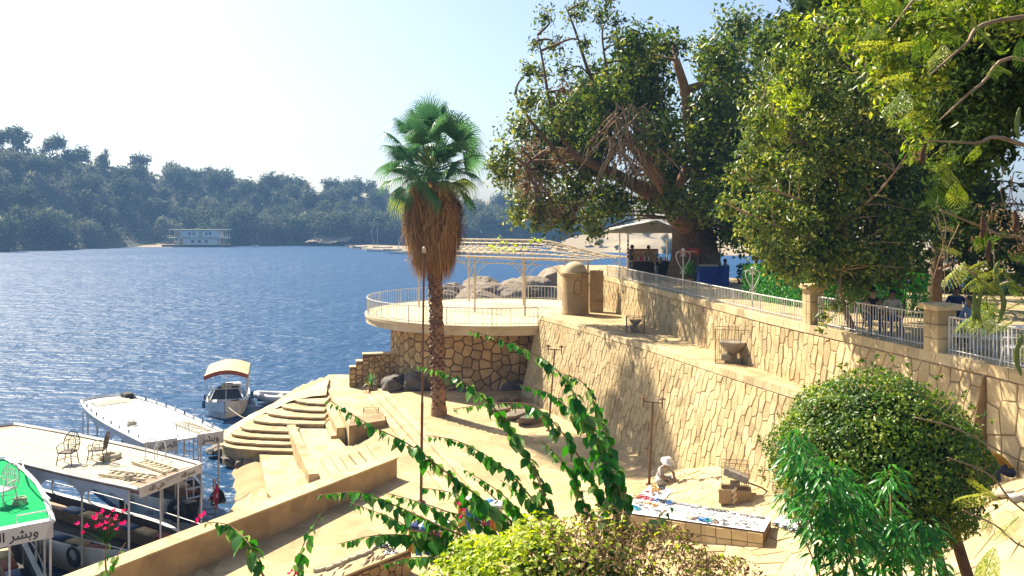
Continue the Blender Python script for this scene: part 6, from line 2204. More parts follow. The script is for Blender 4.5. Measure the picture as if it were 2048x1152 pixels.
for x in (2.2, -2.4):
    V = []
    for j in range(9):
        y = -1.35 + 2.7 * j / 8
        z = 2.55 + .42 * math.cos(y / 1.35 * 1.35)
        V += [fm.p(x + .01, y, z + .01), fm.p(x + .01, y, z - .27)]
    MB().add(V, [(2 * j, 2 * j + 1, 2 * j + 3, 2 * j + 2) for j in range(8)]).build('valance', 'canopy_red', mbt)
for x in (2.1, .6, -.9, -2.3):
    for sgn in (-1, 1):
        MB().tube([fm.p(x, sgn * 1.2, .8), fm.p(x, sgn * 1.3, 2.62)], .025, 5).build('canopy_post', 'boat_white', mbt)
MB().tube([fm.p(2.15, 0, 1.0), fm.p(2.15, 0, 2.95)], .025, 5).build('canopy_post', 'boat_white', mbt)
for (x, y, h) in ((.1, -.45, .75), (.1, .45, .75), (-1.2, 0, .6)):
    MB().bbox(fm.p(x, y, .7), (.5, .5, .5), fm.h, .05).build('seat', 'wood', mbt)
    MB().bbox(fm.p(x - .25, y, 1.2), (.12, .5, .6), fm.h, .04).build('seat_back', 'boat_dark', mbt)
MB().bbox(fm.p(-1.6, .2, 1.1), (1.0, 1.2, .7), fm.h, .1).build('engine_box', 'boat_white', mbt)
MB().bbox(fm.p(.3, -.2, 1.55), (.35, .35, .5), fm.h, .08).build('dashboard', 'boat_cream', mbt)
for (x, y) in ((1.4, -1.42), (-.6, -1.5), (1.0, 1.45), (-.8, 1.5)):
    MB().tube([fm.p(x, y, .95), fm.p(x, y, .45)], [.09, .13], 8).build('fender', 'boat_blue', mbt, True)
rp = [fm.p(3.1, 0, .95), pz(470, 825, .8), pz(490, 836, .7), pz(512, 834, 1.0)]
tag(MB().tube(curve_pts(rp, 6), .03, 5).build('mooring_rope', 'rope', None, True), 'pale mooring rope sagging from the motor boat to the steps', 'rope')
# dinghy with outboard
dc = pz(545, 818, 0)
fd = Frame(dc + Vector((.3, 1.8, 0)), 175)
dg = thing('dinghy', 'grey dinghy with a dark outboard motor behind the rounded steps', 'dinghy', fd.c)
MB().tube(curve_pts([fd.p(-1.8, -.65, .45), fd.p(.6, -.7, .45), fd.p(1.7, -.3, .55), fd.p(1.95, 0, .6), fd.p(1.7, .3, .55), fd.p(.6, .7, .45), fd.p(-1.8, .65, .45)], 5), .24, 8).build('tube', 'boat_side', dg, 'all')
MB().bbox(fd.p(0, 0, .3), (3.4, 1.2, .15), fd.h, .03).build('floor', 'boat_dark', dg)
MB().bbox(fd.p(-1.75, 0, .55), (.1, 1.2, .5), fd.h, .02).build('transom', 'boat_dark', dg)
ob_ = MB().bbox(fd.p(-1.95, 0, 1.15), (.55, .42, .62), fd.h, .1).build('outboard', 'boat_dark', dg)
MB().bbox(fd.p(-1.95, 0, .82), (.58, .44, .12), fd.h, .03).build('outboard_band', 'canopy_red', ob_)
MB().tube([fd.p(-1.95, 0, .8), fd.p(-1.95, 0, -.2)], .08, 6).build('outboard_leg', 'boat_dark', ob_)
MB().obox(fd.p(.2, -.6, .5), fd.d * .3, fd.s * 1.2, (0, 0, .06)).build('thwart', 'boat_cream', dg)
# mooring lines and flag at the bow
fp_ = pz(432, 1020, 1.0)
t = thing('flag', 'red and white flag hanging from a short staff at the boat bow', 'flag', fp_)
MB().tube([fp_ + Vector((0, 0, -.6)), fp_ + Vector((-.12, 0, 1.3))], .02, 6).build('staff', 'wood', t)
MB().grid(lambda u, v: fp_ + Vector((-.10 + .02 + .20 * u - .02 * v + .03 * math.sin(v * 6), .05 * math.sin(u * 9 + v * 4), 1.2 - .85 * v - .35 * u)), 8, 8).build('cloth', mat('flag_red', (.62, .03, .08), (.5, .02, .06), 3, .8, 0), t, 'all')
MB().grid(lambda u, v: fp_ + Vector((-.10 + .02 + .20 * u - .02 * v - .04, .05 * math.sin(u * 9 + v * 4) + .03, 1.28 - .35 * v - .5 * u)), 8, 4).build('white_band', 'white_paint', t, 'all')

# ropes, cushions and coils that clutter the boats
def coil(c, r, label, m='rope'):
    mb = MB()
    for k in range(4):
        mb.torus(c + Vector((R.uniform(-.03, .03), R.uniform(-.03, .03), .03 + .045 * k)), (R.uniform(-.1, .1), R.uniform(-.1, .1), 1), r * (1 - .06 * k), .022, 18, 5)
    tag(mb.build('rope_coil', m, None, 'all'), label, 'rope')
coil(f2.p(-1.0, -.9, 3.62), .22, 'coil of pale rope near the front corner of the cream boat roof')
coil(f1.p(-2.6, .9, 3.61), .2, 'coil of pale rope on the green boat roof')
coil(f3.p(-3.8, -.9, 3.61), .2, 'coil of pale rope on the white boat roof')
for i, (fr_, x, y) in enumerate(((f2, 1.0, -1.2), (f3, 1.0, .4), (f1, 1.1, .6))):
    a = fr_.p(x, y, 1.3); b_ = pz((470, 500, 420)[i], (1035, 985, 1070)[i], .9)
    pts = [a.lerp(b_, k / 8) - Vector((0, 0, .35 * math.sin(math.pi * k / 8))) for k in range(9)]
    tag(MB().tube(pts, .02, 5).build('mooring_line', 'rope', None, True), 'slack mooring line from the bow of the %s tour boat' % ('cream roofed', 'white roofed', 'green roofed')[i], 'rope')
for (fr_, L_, wm_, nm) in ((f2, 12.5, 3.5, 'cream roofed'), (f3, 10.7, 3.3, 'white roofed'), (f1, 8.6, 3.3, 'green roofed')):
    for k in range(6):
        for sgn in (-1, 1):
            c = fr_.p(-1.6 - k * 1.15, sgn * (wm_ / 2 - .75), .90)
            tag(MB().bbox(c, (.9, .42, .1), fr_.h + R.uniform(-.05, .05), .03).build('bench_cushion', ('boat_blue', 'canopy_red', 'canopy_tan')[(k + (sgn > 0)) % 3] if 'canopy_red' in M else 'boat_blue', None, True), 'flat bench cushion aboard the %s tour boat' % nm, 'cushion', 'cushions aboard the %s tour boat' % nm)
# ------------------------------------------------------------------ pergola over the balcony
pA, pB2 = Vector((-5.0, 60.6)), Vector((6.4, 52.2))
pdv = (pB2 - pA); pL = pdv.length; pdv.normalize(); pnv = Vector((-pdv.y, pdv.x))
ZE, ZR = 10.3, 11.35
pg = thing('pergola', 'long cream metal pergola frame with a lattice roof and arched posts', 'pergola', (pA.x, pA.y, Z_BAL))
def pp(s, o, z):
    q = pA + pdv * s + pnv * o
    return Vector((q.x, q.y, z))
HW = 2.7
def ridge_z(s):
    if s > pL * .62: return ZR - (ZR - ZE) * ((s - pL * .62) / (pL * .38)) ** 1.1
    return ZR
for o in (-HW, HW):
    MB().tube([pp(0, o, ZE), pp(pL, o, ZE)], .06, 6).build('eave_beam', 'cream_metal', pg)
    MB().tube([pp(0, o, ZE - .38), pp(pL * .72, o, ZE - .38)], .045, 6).build('lower_beam', 'cream_metal', pg)
    s = 0
    while s < pL * .72:
        MB().tube([pp(s, o, ZE - .38), pp(s, o, ZE)], .02, 4).build('beam_strut', 'cream_metal', pg)
        s += .75
MB().tube([pp(pL * i / 20, 0, ridge_z(pL * i / 20)) for i in range(21)], .06, 6).build('ridge_beam', 'cream_metal', pg)
s = 0
while s <= pL:
    for o in (-HW, HW):
        MB().tube([pp(s, 0, ridge_z(s)), pp(s, o, ZE + .03)], .028, 4).build('rafter', 'cream_metal', pg)
    s += .62
for k in (1, 2, 3):
    for sg_ in (-1, 1):
        MB().tube([pp(pL * i / 20, sg_ * HW * k / 4, ridge_z(pL * i / 20) + (ZE - ridge_z(pL * i / 20)) * k / 4 + .03) for i in range(21)], .022, 4).build('purlin', 'cream_metal', pg)
for (s, o) in ((.3, -HW), (.3, HW), (5.2, -HW), (5.2, HW), (9.2, -HW), (9.2, HW), (12.2, -HW), (pL - .4, -HW), (pL - .4, HW)):
    p = pp(s, o, 0)
    d_ = math.hypot(p.x - BC.x, p.y - BC.y)
    zb = Z_BAL if d_ < BR else (Z_LEDGE if p.x < 6.2 else Z_TER)
    if d_ >= BR and p.x < 1: continue
    MB().tube([pp(s, o, zb), pp(s, o, ZE)], .06, 8).build('post', 'cream_metal', pg)
    for q in (-1, 1):
        pts = [pp(s + q * 1.4 * (1 - math.cos(a)), o, ZE - 2.0 + 1.6 * math.sin(a)) for a in [math.pi / 2 * i / 8 for i in range(9)]]
        MB().tube(pts, .026, 5).build('arched_brace', 'cream_metal', pg)
P = [(pp(pL * u, HW * v * .9, ridge_z(pL * u) + (ZE - ridge_z(pL * u)) * abs(v) * .9 + .12), .35) for u, v in [(R.uniform(.25, .62), R.uniform(-.9, .2)) for _ in range(13)]]
leaves(pg, 'climbing_vine', P, 26, .2, 'lime', aspect=.6, shell=.95, jit=.4, flat=.5)
# electric poles left of the flagpole
# ------------------------------------------------------------------ flagpole, lamp posts
fp0 = pz(842, 1005, Z_PROM)
fpo = thing('flagpole', 'tall slim brown metal pole with a squared cap on the promenade', 'pole', fp0)
topz = CZ - (505 - YH) * fp0.y / F
tp_ = px(848, 505, fp0.y)
MB().tube([fp0, fp0 + Vector((0, 0, .06))], .16, 10).build('base_plate', 'rust', fpo)
MB().tube([fp0 + Vector((0, 0, .05)), fp0.lerp(tp_, .4)], [.055, .052], 8).build('lower_shaft', 'rust', fpo)
MB().tube([fp0.lerp(tp_, .4), tp_], [.042, .036], 8).build('upper_shaft', 'rust', fpo)
MB().bbox(tp_ + Vector((0, 0, .10)), (.13, .13, .24), .3, .05).build('cap', 'cream_metal', fpo)
def lamp_post(base, h, label, lean):
    t = thing('lamp_post', label, 'lamp post', base, 'double lamp posts on the plaza')
    top_ = base + Vector((lean, 0, h))
    MB().tube([base, base + Vector((0, 0, .05))], .12, 8).build('base_plate', 'rust', t)
    MB().tube([base + Vector((0, 0, .04)), base.lerp(top_, .42)], .05, 7).build('lower_shaft', 'rust', t)
    MB().tube([base.lerp(top_, .42), top_], .036, 7).build('upper_shaft', 'rust', t)
    d = Vector((.9, -.42, 0)).normalized() * .34
    MB().tube([top_ - d - Vector((0, 0, .03)), top_ + d - Vector((0, 0, .03))], .024, 6).build('cross_arm', 'rust', t)
    for q in (-1, 1):
        c = top_ + d * q
        MB().tube([c + Vector((0, 0, -.24)), c + Vector((0, 0, .1))], .026, 6).build('lamp_stem', 'rust', t)
        MB().lathe([(.03, .08), (.12, .10), (.13, .13), (.05, .14), (.02, .19), (.001, .2)], c, 10).build('lamp_cap', 'rust', t, True)
    return t
b = pf(1298, 970)
lamp_post(b, (970 - 803) * b.y / F, 'rusty double-armed lamp post beside the seated vendor in a white hat', .14)
b = pf(1097, 862)
lamp_post(b, (862 - 698) * b.y / F, 'rusty double-armed lamp post near the rocks at the wall foot', .3)
# ------------------------------------------------------------------ caged floodlights
M['lampgrey'] = mat('floodlight_housing', (.34, .30, .25), (.22, .19, .15), 5, .5, .1)
M['wire'] = mat('cage_wire', (.30, .22, .13), (.2, .14, .08), 8, .6, .05)
M['lens'] = mat('lamp_glass', (.30, .30, .28), (.2, .2, .19), 3, .15, 0, spec=.6)
def cage(t, c, w, d, h, rz, step, round_top=False):
    q = Matrix.Rotation(rz, 3, 'Z')
    def P(x, y, z): return Vector(c) + q @ Vector((x, y, z))
    fr_ = MB()
    for (x, y) in ((-w / 2, -d / 2), (w / 2, -d / 2), (w / 2, d / 2), (-w / 2, d / 2)):
        fr_.tube([P(x, y, 0), P(x, y, h)], .012, 5)
    for z in (0, h):
        fr_.tube([P(-w / 2, -d / 2, z), P(w / 2, -d / 2, z), P(w / 2, d / 2, z), P(-w / 2, d / 2, z), P(-w / 2, -d / 2, z)], .012, 5)
    fr_.build('cage_frame', 'wire', t)
    for nm, (a, b_, L1_) in {'front_mesh': ((-w / 2, -d / 2), (w / 2, -d / 2), w), 'back_mesh': ((-w / 2, d / 2), (w / 2, d / 2), w), 'side_mesh': ((w / 2, -d / 2), (w / 2, d / 2), d), 'end_mesh': ((-w / 2, -d / 2), (-w / 2, d / 2), d)}.items():
        mb = MB()
        n = int(L1_ / step)
        for i in range(1, n):
            x, y = a[0] + (b_[0] - a[0]) * i / n, a[1] + (b_[1] - a[1]) * i / n
            mb.tube([P(x, y, 0), P(x, y, h)], .0045, 3, False)
        n = int(h / step)
        for i in range(1, n):
            mb.tube([P(a[0], a[1], h * i / n), P(b_[0], b_[1], h * i / n)], .0045, 3, False)
        o = mb.build(nm, 'wire', t); o['kind'] = 'stuff'
def bowl_light(c, r, label, cw, ch, rz):
    t = thing('caged_floodlight', label, 'floodlight', c, 'caged floodlights on the walkway')
    MB().bbox(c + Vector((0, 0, .06)), (r * 1.2, r * .8, .12), rz, .02).build('base', 'lampgrey', t)
    MB().lathe([(r * .28, .12), (r * .28, .30), (r * .45, .36), (r * .62, .36 + r * .2), (r * .95, .36 + r * .55), (r, .36 + r * .8)], c, 20).build('bowl', 'lampgrey', t, True)
    MB().lathe([(.001, .36 + r * .77), (r * .97, .36 + r * .79)], c, 20).build('lens', 'lens', t)
    MB().bbox(c + Vector((-r * .55, -r * .2, .22)), (r * .7, r * .55, .24), rz, .03).build('ballast_box', 'lampgrey', t)
    cage(t, c + Vector((0, 0, .01)), cw, cw * .75, ch, rz, .075)
bowl_light(pz(1271, 664, Z_LEDGE + .015), .30, 'small caged bowl floodlight on the walkway below the lyre lamp', .86, .72, -.2)
bowl_light(pz(1466, 724, Z_LEDGE + .015), .52, 'large caged bowl floodlight on the walkway above the clipped ball', 1.3, 1.25, -.25)
cb = pf(1470, 1002)
t = thing('caged_spotlight', 'caged tilted spotlight on a concrete box at the market plaza', 'floodlight', cb)
rz = -.25
q_ = Matrix.Rotation(rz, 3, 'Z')
def CP(x, y, z): return cb + q_ @ Vector((x, y, z))
for (x, y, w_, d_) in ((0, -.26, .98, .07), (0, .26, .98, .07), (-.455, 0, .07, .45), (.455, 0, .07, .45)):
    MB().box(CP(x, y, .2), (w_, d_, .44), rz).build('box_wall', 'render', t)
MB().box(CP(0, 0, .1), (.84, .45, .1), rz).build('box_floor', 'dark_mortar', t)
MB().box(CP(0, 0, .44), (.3, .2, .34), rz).build('stand', 'lampgrey', t)
MB().obox(CP(-.36, -.2, .84), q_ @ Vector((.72, 0, -.24)), q_ @ Vector((0, .42, 0)), q_ @ Vector((.05, 0, .20))).build('lamp_head', 'lampgrey', t)
MB().obox(CP(-.35, -.205, .845), q_ @ Vector((.70, 0, -.23)), q_ @ Vector((0, -.012, 0)), q_ @ Vector((.045, 0, .18))).build('lens', 'lens', t)
MB().tube([CP(.34, 0, .62), CP(.8, .1, .45), CP(1.4, .2, .05)], .03, 6).build('conduit', 'wire', t)
for k in range(9):
    MB().ball(CP(-.05 + .03 * (k % 3), -.33 - .02 * (k % 2), .05 + .055 * k), .05, 7, 5, (1, .6, 1)).build('shell_charm', 'concrete', t, 'all')
cage(t, CP(0, 0, .45), .8, .45, .78, rz, .065)

# ------------------------------------------------------------------ jewellery bench and ground cloths
M['cloth_white'] = mat('white_cloth', (.78, .78, .78), (.66, .67, .70), 6, .85, .3, 25)
zt = fz(4.6, 25.5) + .52
bc_ = [pz(x, y, zt + dz) for x, y, dz in ((1262, 1026, 0), (1527, 1063, .36), (1542, 1036, .38), (1257, 988, .02))]
bn = thing('market_bench', 'long stone bench draped with a white cloth of jewellery', 'bench', bc_[0] - Vector((0, 0, .5)))
bot = [p.copy() for p in bc_]
base = [Vector((p.x, p.y, fz(p.x, p.y) - .15)) for p in bc_]
V = [tuple(p) for p in base] + [tuple(p - Vector((0, 0, .03))) for p in bc_]
MB().add(V, [(0, 1, 5, 4), (1, 2, 6, 5), (2, 3, 7, 6), (3, 0, 4, 7), (4, 5, 6, 7)]).build('core', 'dark_mortar', bn)
def face_map(u, v, h):
    e = (bc_[1] - bc_[0]); l = e.length
    n_ = Vector((e.y, -e.x, 0)).normalized()
    p = bc_[0] + e * (u / l) + n_ * h
    return Vector((p.x, p.y, p.z - .03 - v))
rs = random.Random(9)
stones(bn, 'stone', face_map, cells(0, (bc_[1] - bc_[0]).length, 0.02, .62, .46, .30, .03, rs, 0.0), .02, .02, 'stone_pale', rs, 60)
def bpt(u, v, dz=0.0):
    a, b_ = bc_[0].lerp(bc_[1], u), bc_[3].lerp(bc_[2], u)
    p = a.lerp(b_, v)
    return Vector((p.x, p.y, p.z + dz))
MB().grid(lambda u, v: bpt(u * 1.005 - .0025, v * 1.01 - .005, -.004 + .012 * abs(math.sin(u * 37 + v * 5)) * abs(math.sin(v * 9))), 40, 10).build('white_cloth', 'cloth_white', bn, 'all')
JC = {'silver': (.55, .55, .56), 'black bead': (.03, .03, .035), 'blue bead': (.03, .16, .5), 'red bead': (.5, .03, .06), 'amber bead': (.55, .3, .05), 'bone': (.7, .62, .45), 'turquoise': (.05, .4, .5), 'brown wood': (.22, .12, .06)}
for k, c in JC.items():
    M['j_' + k] = mat('jewel_' + k.replace(' ', '_'), c, tuple(v * .7 for v in c), 30, .35 if k == 'silver' else .5, 0, metal=.8 if k == 'silver' else 0)
RING = {k: mesh_of(MB().torus((0, 0, .014), (0, 0, 1), .055, .013, 12, 5), 'bangle', 'j_' + k, 'all') for k in JC}
def heap_mesh(m, seed):
    mb = MB(); rr = random.Random(seed)
    for _ in range(4):
        mb.torus((rr.uniform(-.05, .05), rr.uniform(-.04, .04), .015 + rr.uniform(0, .03)), (rr.uniform(-.3, .3), rr.uniform(-.3, .3), 1), rr.uniform(.05, .1), .012, 12, 4)
    return mesh_of(mb, 'necklace_heap', m, 'all')
HEAP = {k: heap_mesh('j_' + k, i) for i, k in enumerate(JC)}
def jewel(p, k, heap, where):
    o = link('necklace_heap' if heap else 'bangle', HEAP[k] if heap else RING[k])
    o.location = p; s = R.uniform(.8, 1.25); o.scale = (s, s, s); o.rotation_euler = (0, 0, R.uniform(0, 6))
    tag(o, ('heap of %s necklaces %s' if heap else '%s bangle laid out %s') % (k, where), 'necklace' if heap else 'bangle', 'jewellery ' + where)
wh = 'on the white bench cloth'
for i in range(26):
    jewel(bpt(.30 + .68 * i / 26, .86 + R.uniform(-.03, .03), .012), R.choice(('black bead', 'brown wood', 'black bead', 'silver')), False, wh)
for r_, v in enumerate((.68, .5, .34)):
    for i in range(24):
        if R.random() < .82:
            jewel(bpt(.25 + .72 * (i + .5 * (r_ % 2)) / 24.5, v + R.uniform(-.04, .04), .012), R.choice(('silver', 'bone', 'silver', 'silver')), False, wh)
for (u, v, k) in ((.06, .85, 'amber bead'), (.10, .9, 'red bead'), (.14, .88, 'red bead'), (.18, .86, 'red bead'), (.22, .88, 'blue bead'), (.25, .9, 'black bead'), (.28, .86, 'black bead'), (.32, .84, 'blue bead'), (.05, .55, 'bone'), (.10, .6, 'bone'), (.16, .62, 'amber bead'), (.2, .55, 'amber bead'),
                  (.03, .25, 'blue bead'), (.06, .2, 'turquoise'), (.12, .3, 'silver'), (.18, .35, 'silver'), (.08, .4, 'silver'), (.22, .2, 'silver'), (.45, .14, 'bone'), (.48, .13, 'bone'), (.51, .14, 'brown wood'), (.55, .13, 'blue bead'), (.58, .14, 'blue bead'), (.61, .12, 'turquoise'), (.66, .12, 'brown wood'), (.72, .14, 'silver'), (.8, .15, 'silver'), (.88, .14, 'silver')):
    jewel(bpt(u, v, .012), k, True, wh)
def ground_cloth(pts, label, m, name='ground_cloth'):
    c = [pf(x, y) for x, y in pts]
    t = thing(name, label, 'cloth', c[0])
    MB().grid(lambda u, v: (lambda p: Vector((p.x, p.y, fz(p.x, p.y) + .045 + .012 * math.sin(u * 19) * math.sin(v * 13))))(c[0].lerp(c[1], u).lerp(c[3].lerp(c[2], u), v)), 14, 10).build('sheet', m, t, 'all')
    return lambda u, v: (lambda p: Vector((p.x, p.y, fz(p.x, p.y) + .06)))(c[0].lerp(c[1], u).lerp(c[3].lerp(c[2], u), v))
g1_ = ground_cloth([(1278, 992), (1326, 1004), (1346, 982), (1300, 974)], 'small white ground cloth with trinkets before the vendor in the white hat', 'cloth_white')
for (u, v, k) in ((.2, .3, 'red bead'), (.35, .5, 'amber bead'), (.5, .6, 'amber bead'), (.5, .2, 'brown wood'), (.7, .4, 'brown wood'), (.8, .7, 'silver'), (.3, .8, 'amber bead'), (.6, .85, 'black bead')):
    jewel(g1_(u, v), k, True, 'on the cloth before the hatted vendor')
g2_ = ground_cloth([(1545, 1052), (1700, 1082), (1705, 1052), (1560, 1032)], 'white ground cloth with silver jewellery beyond the end of the bench', 'cloth_white')
for i in range(26):
    jewel(g2_(R.uniform(.03, .97), R.uniform(.1, .9)), R.choice(('silver', 'silver', 'bone')), R.random() < .3, 'on the cloth beyond the bench')
for i in range(6):
    jewel(g2_(.05 + .12 * i, .02), 'black bead', True, 'on the cloth beyond the bench')

# ------------------------------------------------------------------ rubble counter with carvings at the promenade
v0, v1 = pz(822, 1100, 2.95), pz(655, 1168, 2.95)
cd_ = v1 - v0; cd_.z = 0; cl_ = 4.6; cd_.normalize(); cn_ = Vector((cd_.y, -cd_.x, 0))
if cn_.x < 0: cn_ = -cn_
ct_ = thing('rubble_counter', 'rubble stone counter covered with carved souvenirs', 'counter', (v0.x, v0.y, Z_PROM))
MB().obox(v0 - Vector((0, 0, .75)), cd_ * cl_, -cn_ * 1.0, (0, 0, .745)).build('core', 'dark_mortar', ct_)
def cmap(u, v, h):
    p = v0 + cd_ * u + cn_ * h
    return Vector((p.x, p.y, 2.95 - v))
stones(ct_, 'stone', cmap, cells(0, cl_, .06, .72, .30, .30, .3, rs), .035, .03, 'rubble', rs, 80)
V0 = v0.copy()
def emap(u, v, h):
    p = V0 - cn_ * u - cd_ * h
    return Vector((p.x, p.y, 2.95 - v))
stones(ct_, 'stone', emap, cells(0, 1.0, .06, .72, .30, .30, .3, rs), .035, .03, 'rubble', rs, 30)
MB().obox(v0 + cn_ * .04 - cd_ * .04 + Vector((0, 0, .0)), cd_ * (cl_ + .08), -cn_ * 1.08, (0, 0, .06)).build('top_slab', 'stone_pale', ct_)
def cpt(u, v, dz=.062): return v0 + cd_ * u - cn_ * v + Vector((0, 0, dz))
for i in range(30):
    p = cpt(R.uniform(.8, 3.4), R.uniform(.15, .55))
    a = R.uniform(.2, .7)
    d = (cd_ * math.cos(a) + cn_ * math.sin(a))
    o = MB().tube([p, p + d * .2 + Vector((0, 0, .03)), p + d * .42], [.012, .02, .01], 5).build('carved_stick', R.choice(('j_brown wood', 'j_bone', 'wood')), None, True)
    tag(o, 'thin carved wooden stick lying on the rubble counter', 'carving', 'carved souvenirs on the rubble counter')
for i in range(9):
    p = cpt(.5 + .28 * i, .72 + R.uniform(-.1, .12))
    mb = MB(); small_hull(mb, p + Vector((0, 0, .02)), (cd_ + cn_ * R.uniform(-.4, .4)), .34, .09, .06)
    mb.tube([p + Vector((0, 0, .05)), p + Vector((.02, 0, .22))], .006, 4)
    tag(mb.build('model_boat', 'j_bone', None, True), 'small carved model boat standing on the rubble counter', 'carving', 'carved souvenirs on the rubble counter')
for i in range(14):
    p = cpt(.12 + R.uniform(0, .7), R.uniform(.1, .9))
    jewel(p, R.choice(('silver', 'bone', 'black bead')), True, 'on the rubble counter')

# ------------------------------------------------------------------ textile stands half hidden by the vines
CL = [(.04, .22, .55), (.72, .72, .7), (.55, .2, .03), (.04, .28, .12), (.5, .03, .08), (.6, .42, .08), (.03, .05, .15), (.2, .08, .3)]
for i, c in enumerate(CL):
    M['tx%d' % i] = mat('textile_%d' % i, c, tuple(v * .75 for v in c), 14, .9, .2)
CN = ['blue', 'white', 'orange', 'green', 'red', 'yellow', 'navy', 'purple']
def textile_stand(x0, y0, w, h, rz, label, gl):
    b_ = pf(x0, y0)
    t = thing('textile_table', label, 'table', b_)
    q = Matrix.Rotation(rz, 3, 'Z')
    P = lambda x, y, z: b_ + q @ Vector((x, y, z))
    for (x, y) in ((-w / 2, -.35), (w / 2, -.35), (w / 2, .35), (-w / 2, .35)):
        MB().tube([P(x, y, 0), P(x, y, h - .04)], .025, 6).build('leg', 'wood', t)
    MB().box(P(0, 0, h - .02), (w + .1, .8, .04), rz).build('table_top', 'wood', t)
    for i in range(7):
        k = R.choice((0, 1, 1, 0, 1, 6))
        c = P(-w / 2 + .15 + (w - .3) * i / 6, R.uniform(-.18, .18), h + .06)
        tag(MB().bbox(c, (.32, .42, .12), rz + R.uniform(-.2, .2), .035).build('folded_cloth', 'tx%d' % k, None, True), 'folded %s cloth on the %s' % (CN[k], gl), 'cloth', 'folded cloths on the ' + gl)
    for i in range(10):
        k = (i * 3 + 2) % 8
        xx = -w / 2 + .06 + (w - .12) * i / 9
        o = MB().grid(lambda u, v: P(xx + .085 * (u - .5) * 2 * (1 + .2 * v), -.42 - .03 * math.sin(u * 6 + i) - .02 * v, h - .02 - (.62 + .05 * (i % 3)) * v), 5, 6).build('hanging_scarf', 'tx%d' % k, None, 'all')
        tag(o, '%s scarf hanging from the front of the %s' % (CN[k], gl), 'scarf', 'scarves on the ' + gl)
textile_stand(968, 1062, 1.35, .85, -.35, 'wooden table of textiles farther up the plaza among the vines', 'upper textile table')
textile_stand(868, 1110, 1.2, .85, -.25, 'wooden table of textiles beside the rubble counter', 'textile table by the counter')

# ------------------------------------------------------------------ small things on the pier and shore
c = pz(742, 824, Z_PROM + .36)
t = thing('wire_basket', 'low wire basket lying on the pier pedestal', 'basket', c)
cage(t, c, .75, .4, .2, .05, .07)
ap = pz(742, 785, Z_PROM)
t = thing('agave_plant', 'spiky green plant with dry lower leaves by the dark rocks', 'plant', ap)
for i in range(34):
    az = i * 2.4; k = i / 34
    el = 1.35 - 1.5 * k
    d = Vector((math.cos(az) * math.cos(el), math.sin(az) * math.cos(el), math.sin(el)))
    s = Vector((-math.sin(az), math.cos(az), 0)) * .045
    ln = .95 - .3 * k
    z0 = ap + Vector((0, 0, .55 - .3 * k))
    a, b_, c2 = z0, z0 + d * ln * .55, z0 + d * ln - Vector((0, 0, .1 + .35 * k))
    o = MB().add([a - s, a + s, b_ + s * .9, b_ - s * .9, c2], [(0, 1, 2, 3), (3, 2, 4)]).build('leaf' if k < .65 else 'dry_leaf', 'palm_green' if k < .65 else 'dryleaf', t)
    at = o.data.attributes.new('rnd', 'FLOAT', 'FACE'); at.data.foreach_set('value', [R.random()] * 2)
MB().tube([ap, ap + Vector((0, 0, .6))], [.16, .08], 8).build('stump', 'bark', t, True)

# ------------------------------------------------------------------ kiosk under the fig tree
M['canvas'] = mat('kiosk_canvas', (.62, .57, .46), (.50, .44, .34), 1.5, .8, .1, stain=(.36, .30, .22))
M['counter_dark'] = mat('counter_dark', (.05, .045, .04), (.03, .028, .026), 3, .7, .1)
M['blue_cloth'] = mat('blue_cloth', (.03, .08, .30), (.02, .05, .2), 3, .85, .2)
M['red_sign'] = mat('red_sign', (.50, .05, .025), (.4, .04, .02), 3, .5, 0)
kq = px(1300, 520, 50); kq.z = Z_TER
ki = thing('kiosk', 'refreshment kiosk with a pale gabled canvas roof under the fig tree', 'kiosk', kq)
x0, x1, y0, y1 = px(1256, 0, 48.6).x, px(1358, 0, 48.6).x, 48.6, 52.4
zE, zR = CZ - (462 - YH) * 48.6 / F, CZ - (441 - YH) * 50.5 / F
xm, ym = (x0 + x1) / 2 + .2, (y0 + y1) / 2
xa, xb, ya, yb = x0 - 1.3, x1 + .15, y0 - .3, y1 + .3
for nm, f in (('roof_panel', [(xa, ya, zE), (xb, ya, zE), (xm, ya + .2, zR)]), ('roof_panel', [(xa, ya, zE), (xm, ya + .2, zR), (xm, yb - .2, zR), (xa, yb, zE)]), ('roof_panel', [(xb, ya, zE), (xb, yb, zE), (xm, yb - .2, zR), (xm, ya + .2, zR)]), ('roof_panel', [(xb, yb, zE), (xa, yb, zE), (xm, yb - .2, zR)])):
    n_ = len(f)
    MB().add(f + [(p[0], p[1], p[2] - .03) for p in f], [tuple(range(n_)), tuple(range(2 * n_ - 1, n_ - 1, -1))] + [(i, (i + 1) % n_, n_ + (i + 1) % n_, n_ + i) for i in range(n_)]).build(nm, 'canvas', ki)
MB().box(((xa + xb) / 2, ya - .01, zE - .06), (xb - xa, .03, .12)).build('valance', 'canvas', ki)
for (x, y) in ((x0, y0), (x1, y0), (x0, y1), (x1, y1)):
    MB().tube([(x, y, Z_TER), (x, y, zE)], .05, 7).build('post', 'white_paint', ki)
    if y == y0:
        for k in range(5):
            MB().tube([(x, y, Z_TER + 1.3 + .22 * k), (x, y, Z_TER + 1.41 + .22 * k)], .053, 7).build('stripe', 'counter_dark', ki)
MB().bbox(((x0 + x1) / 2 + .1, y0 + .5, Z_TER + .52), (x1 - x0 - .4, .6, 1.04), 0, .03).build('counter', 'counter_dark', ki)
MB().box(((x0 + x1) / 2 + .1, y0 + .5, Z_TER + 1.075), (x1 - x0 - .2, .75, .05)).build('counter_top', 'wood', ki)
sh_ = MB().bbox(((x0 + x1) / 2 - .1, y1 - .3, Z_TER + .85), (1.9, .4, 1.7), 0, .03).build('shelf_unit', 'wood', ki)
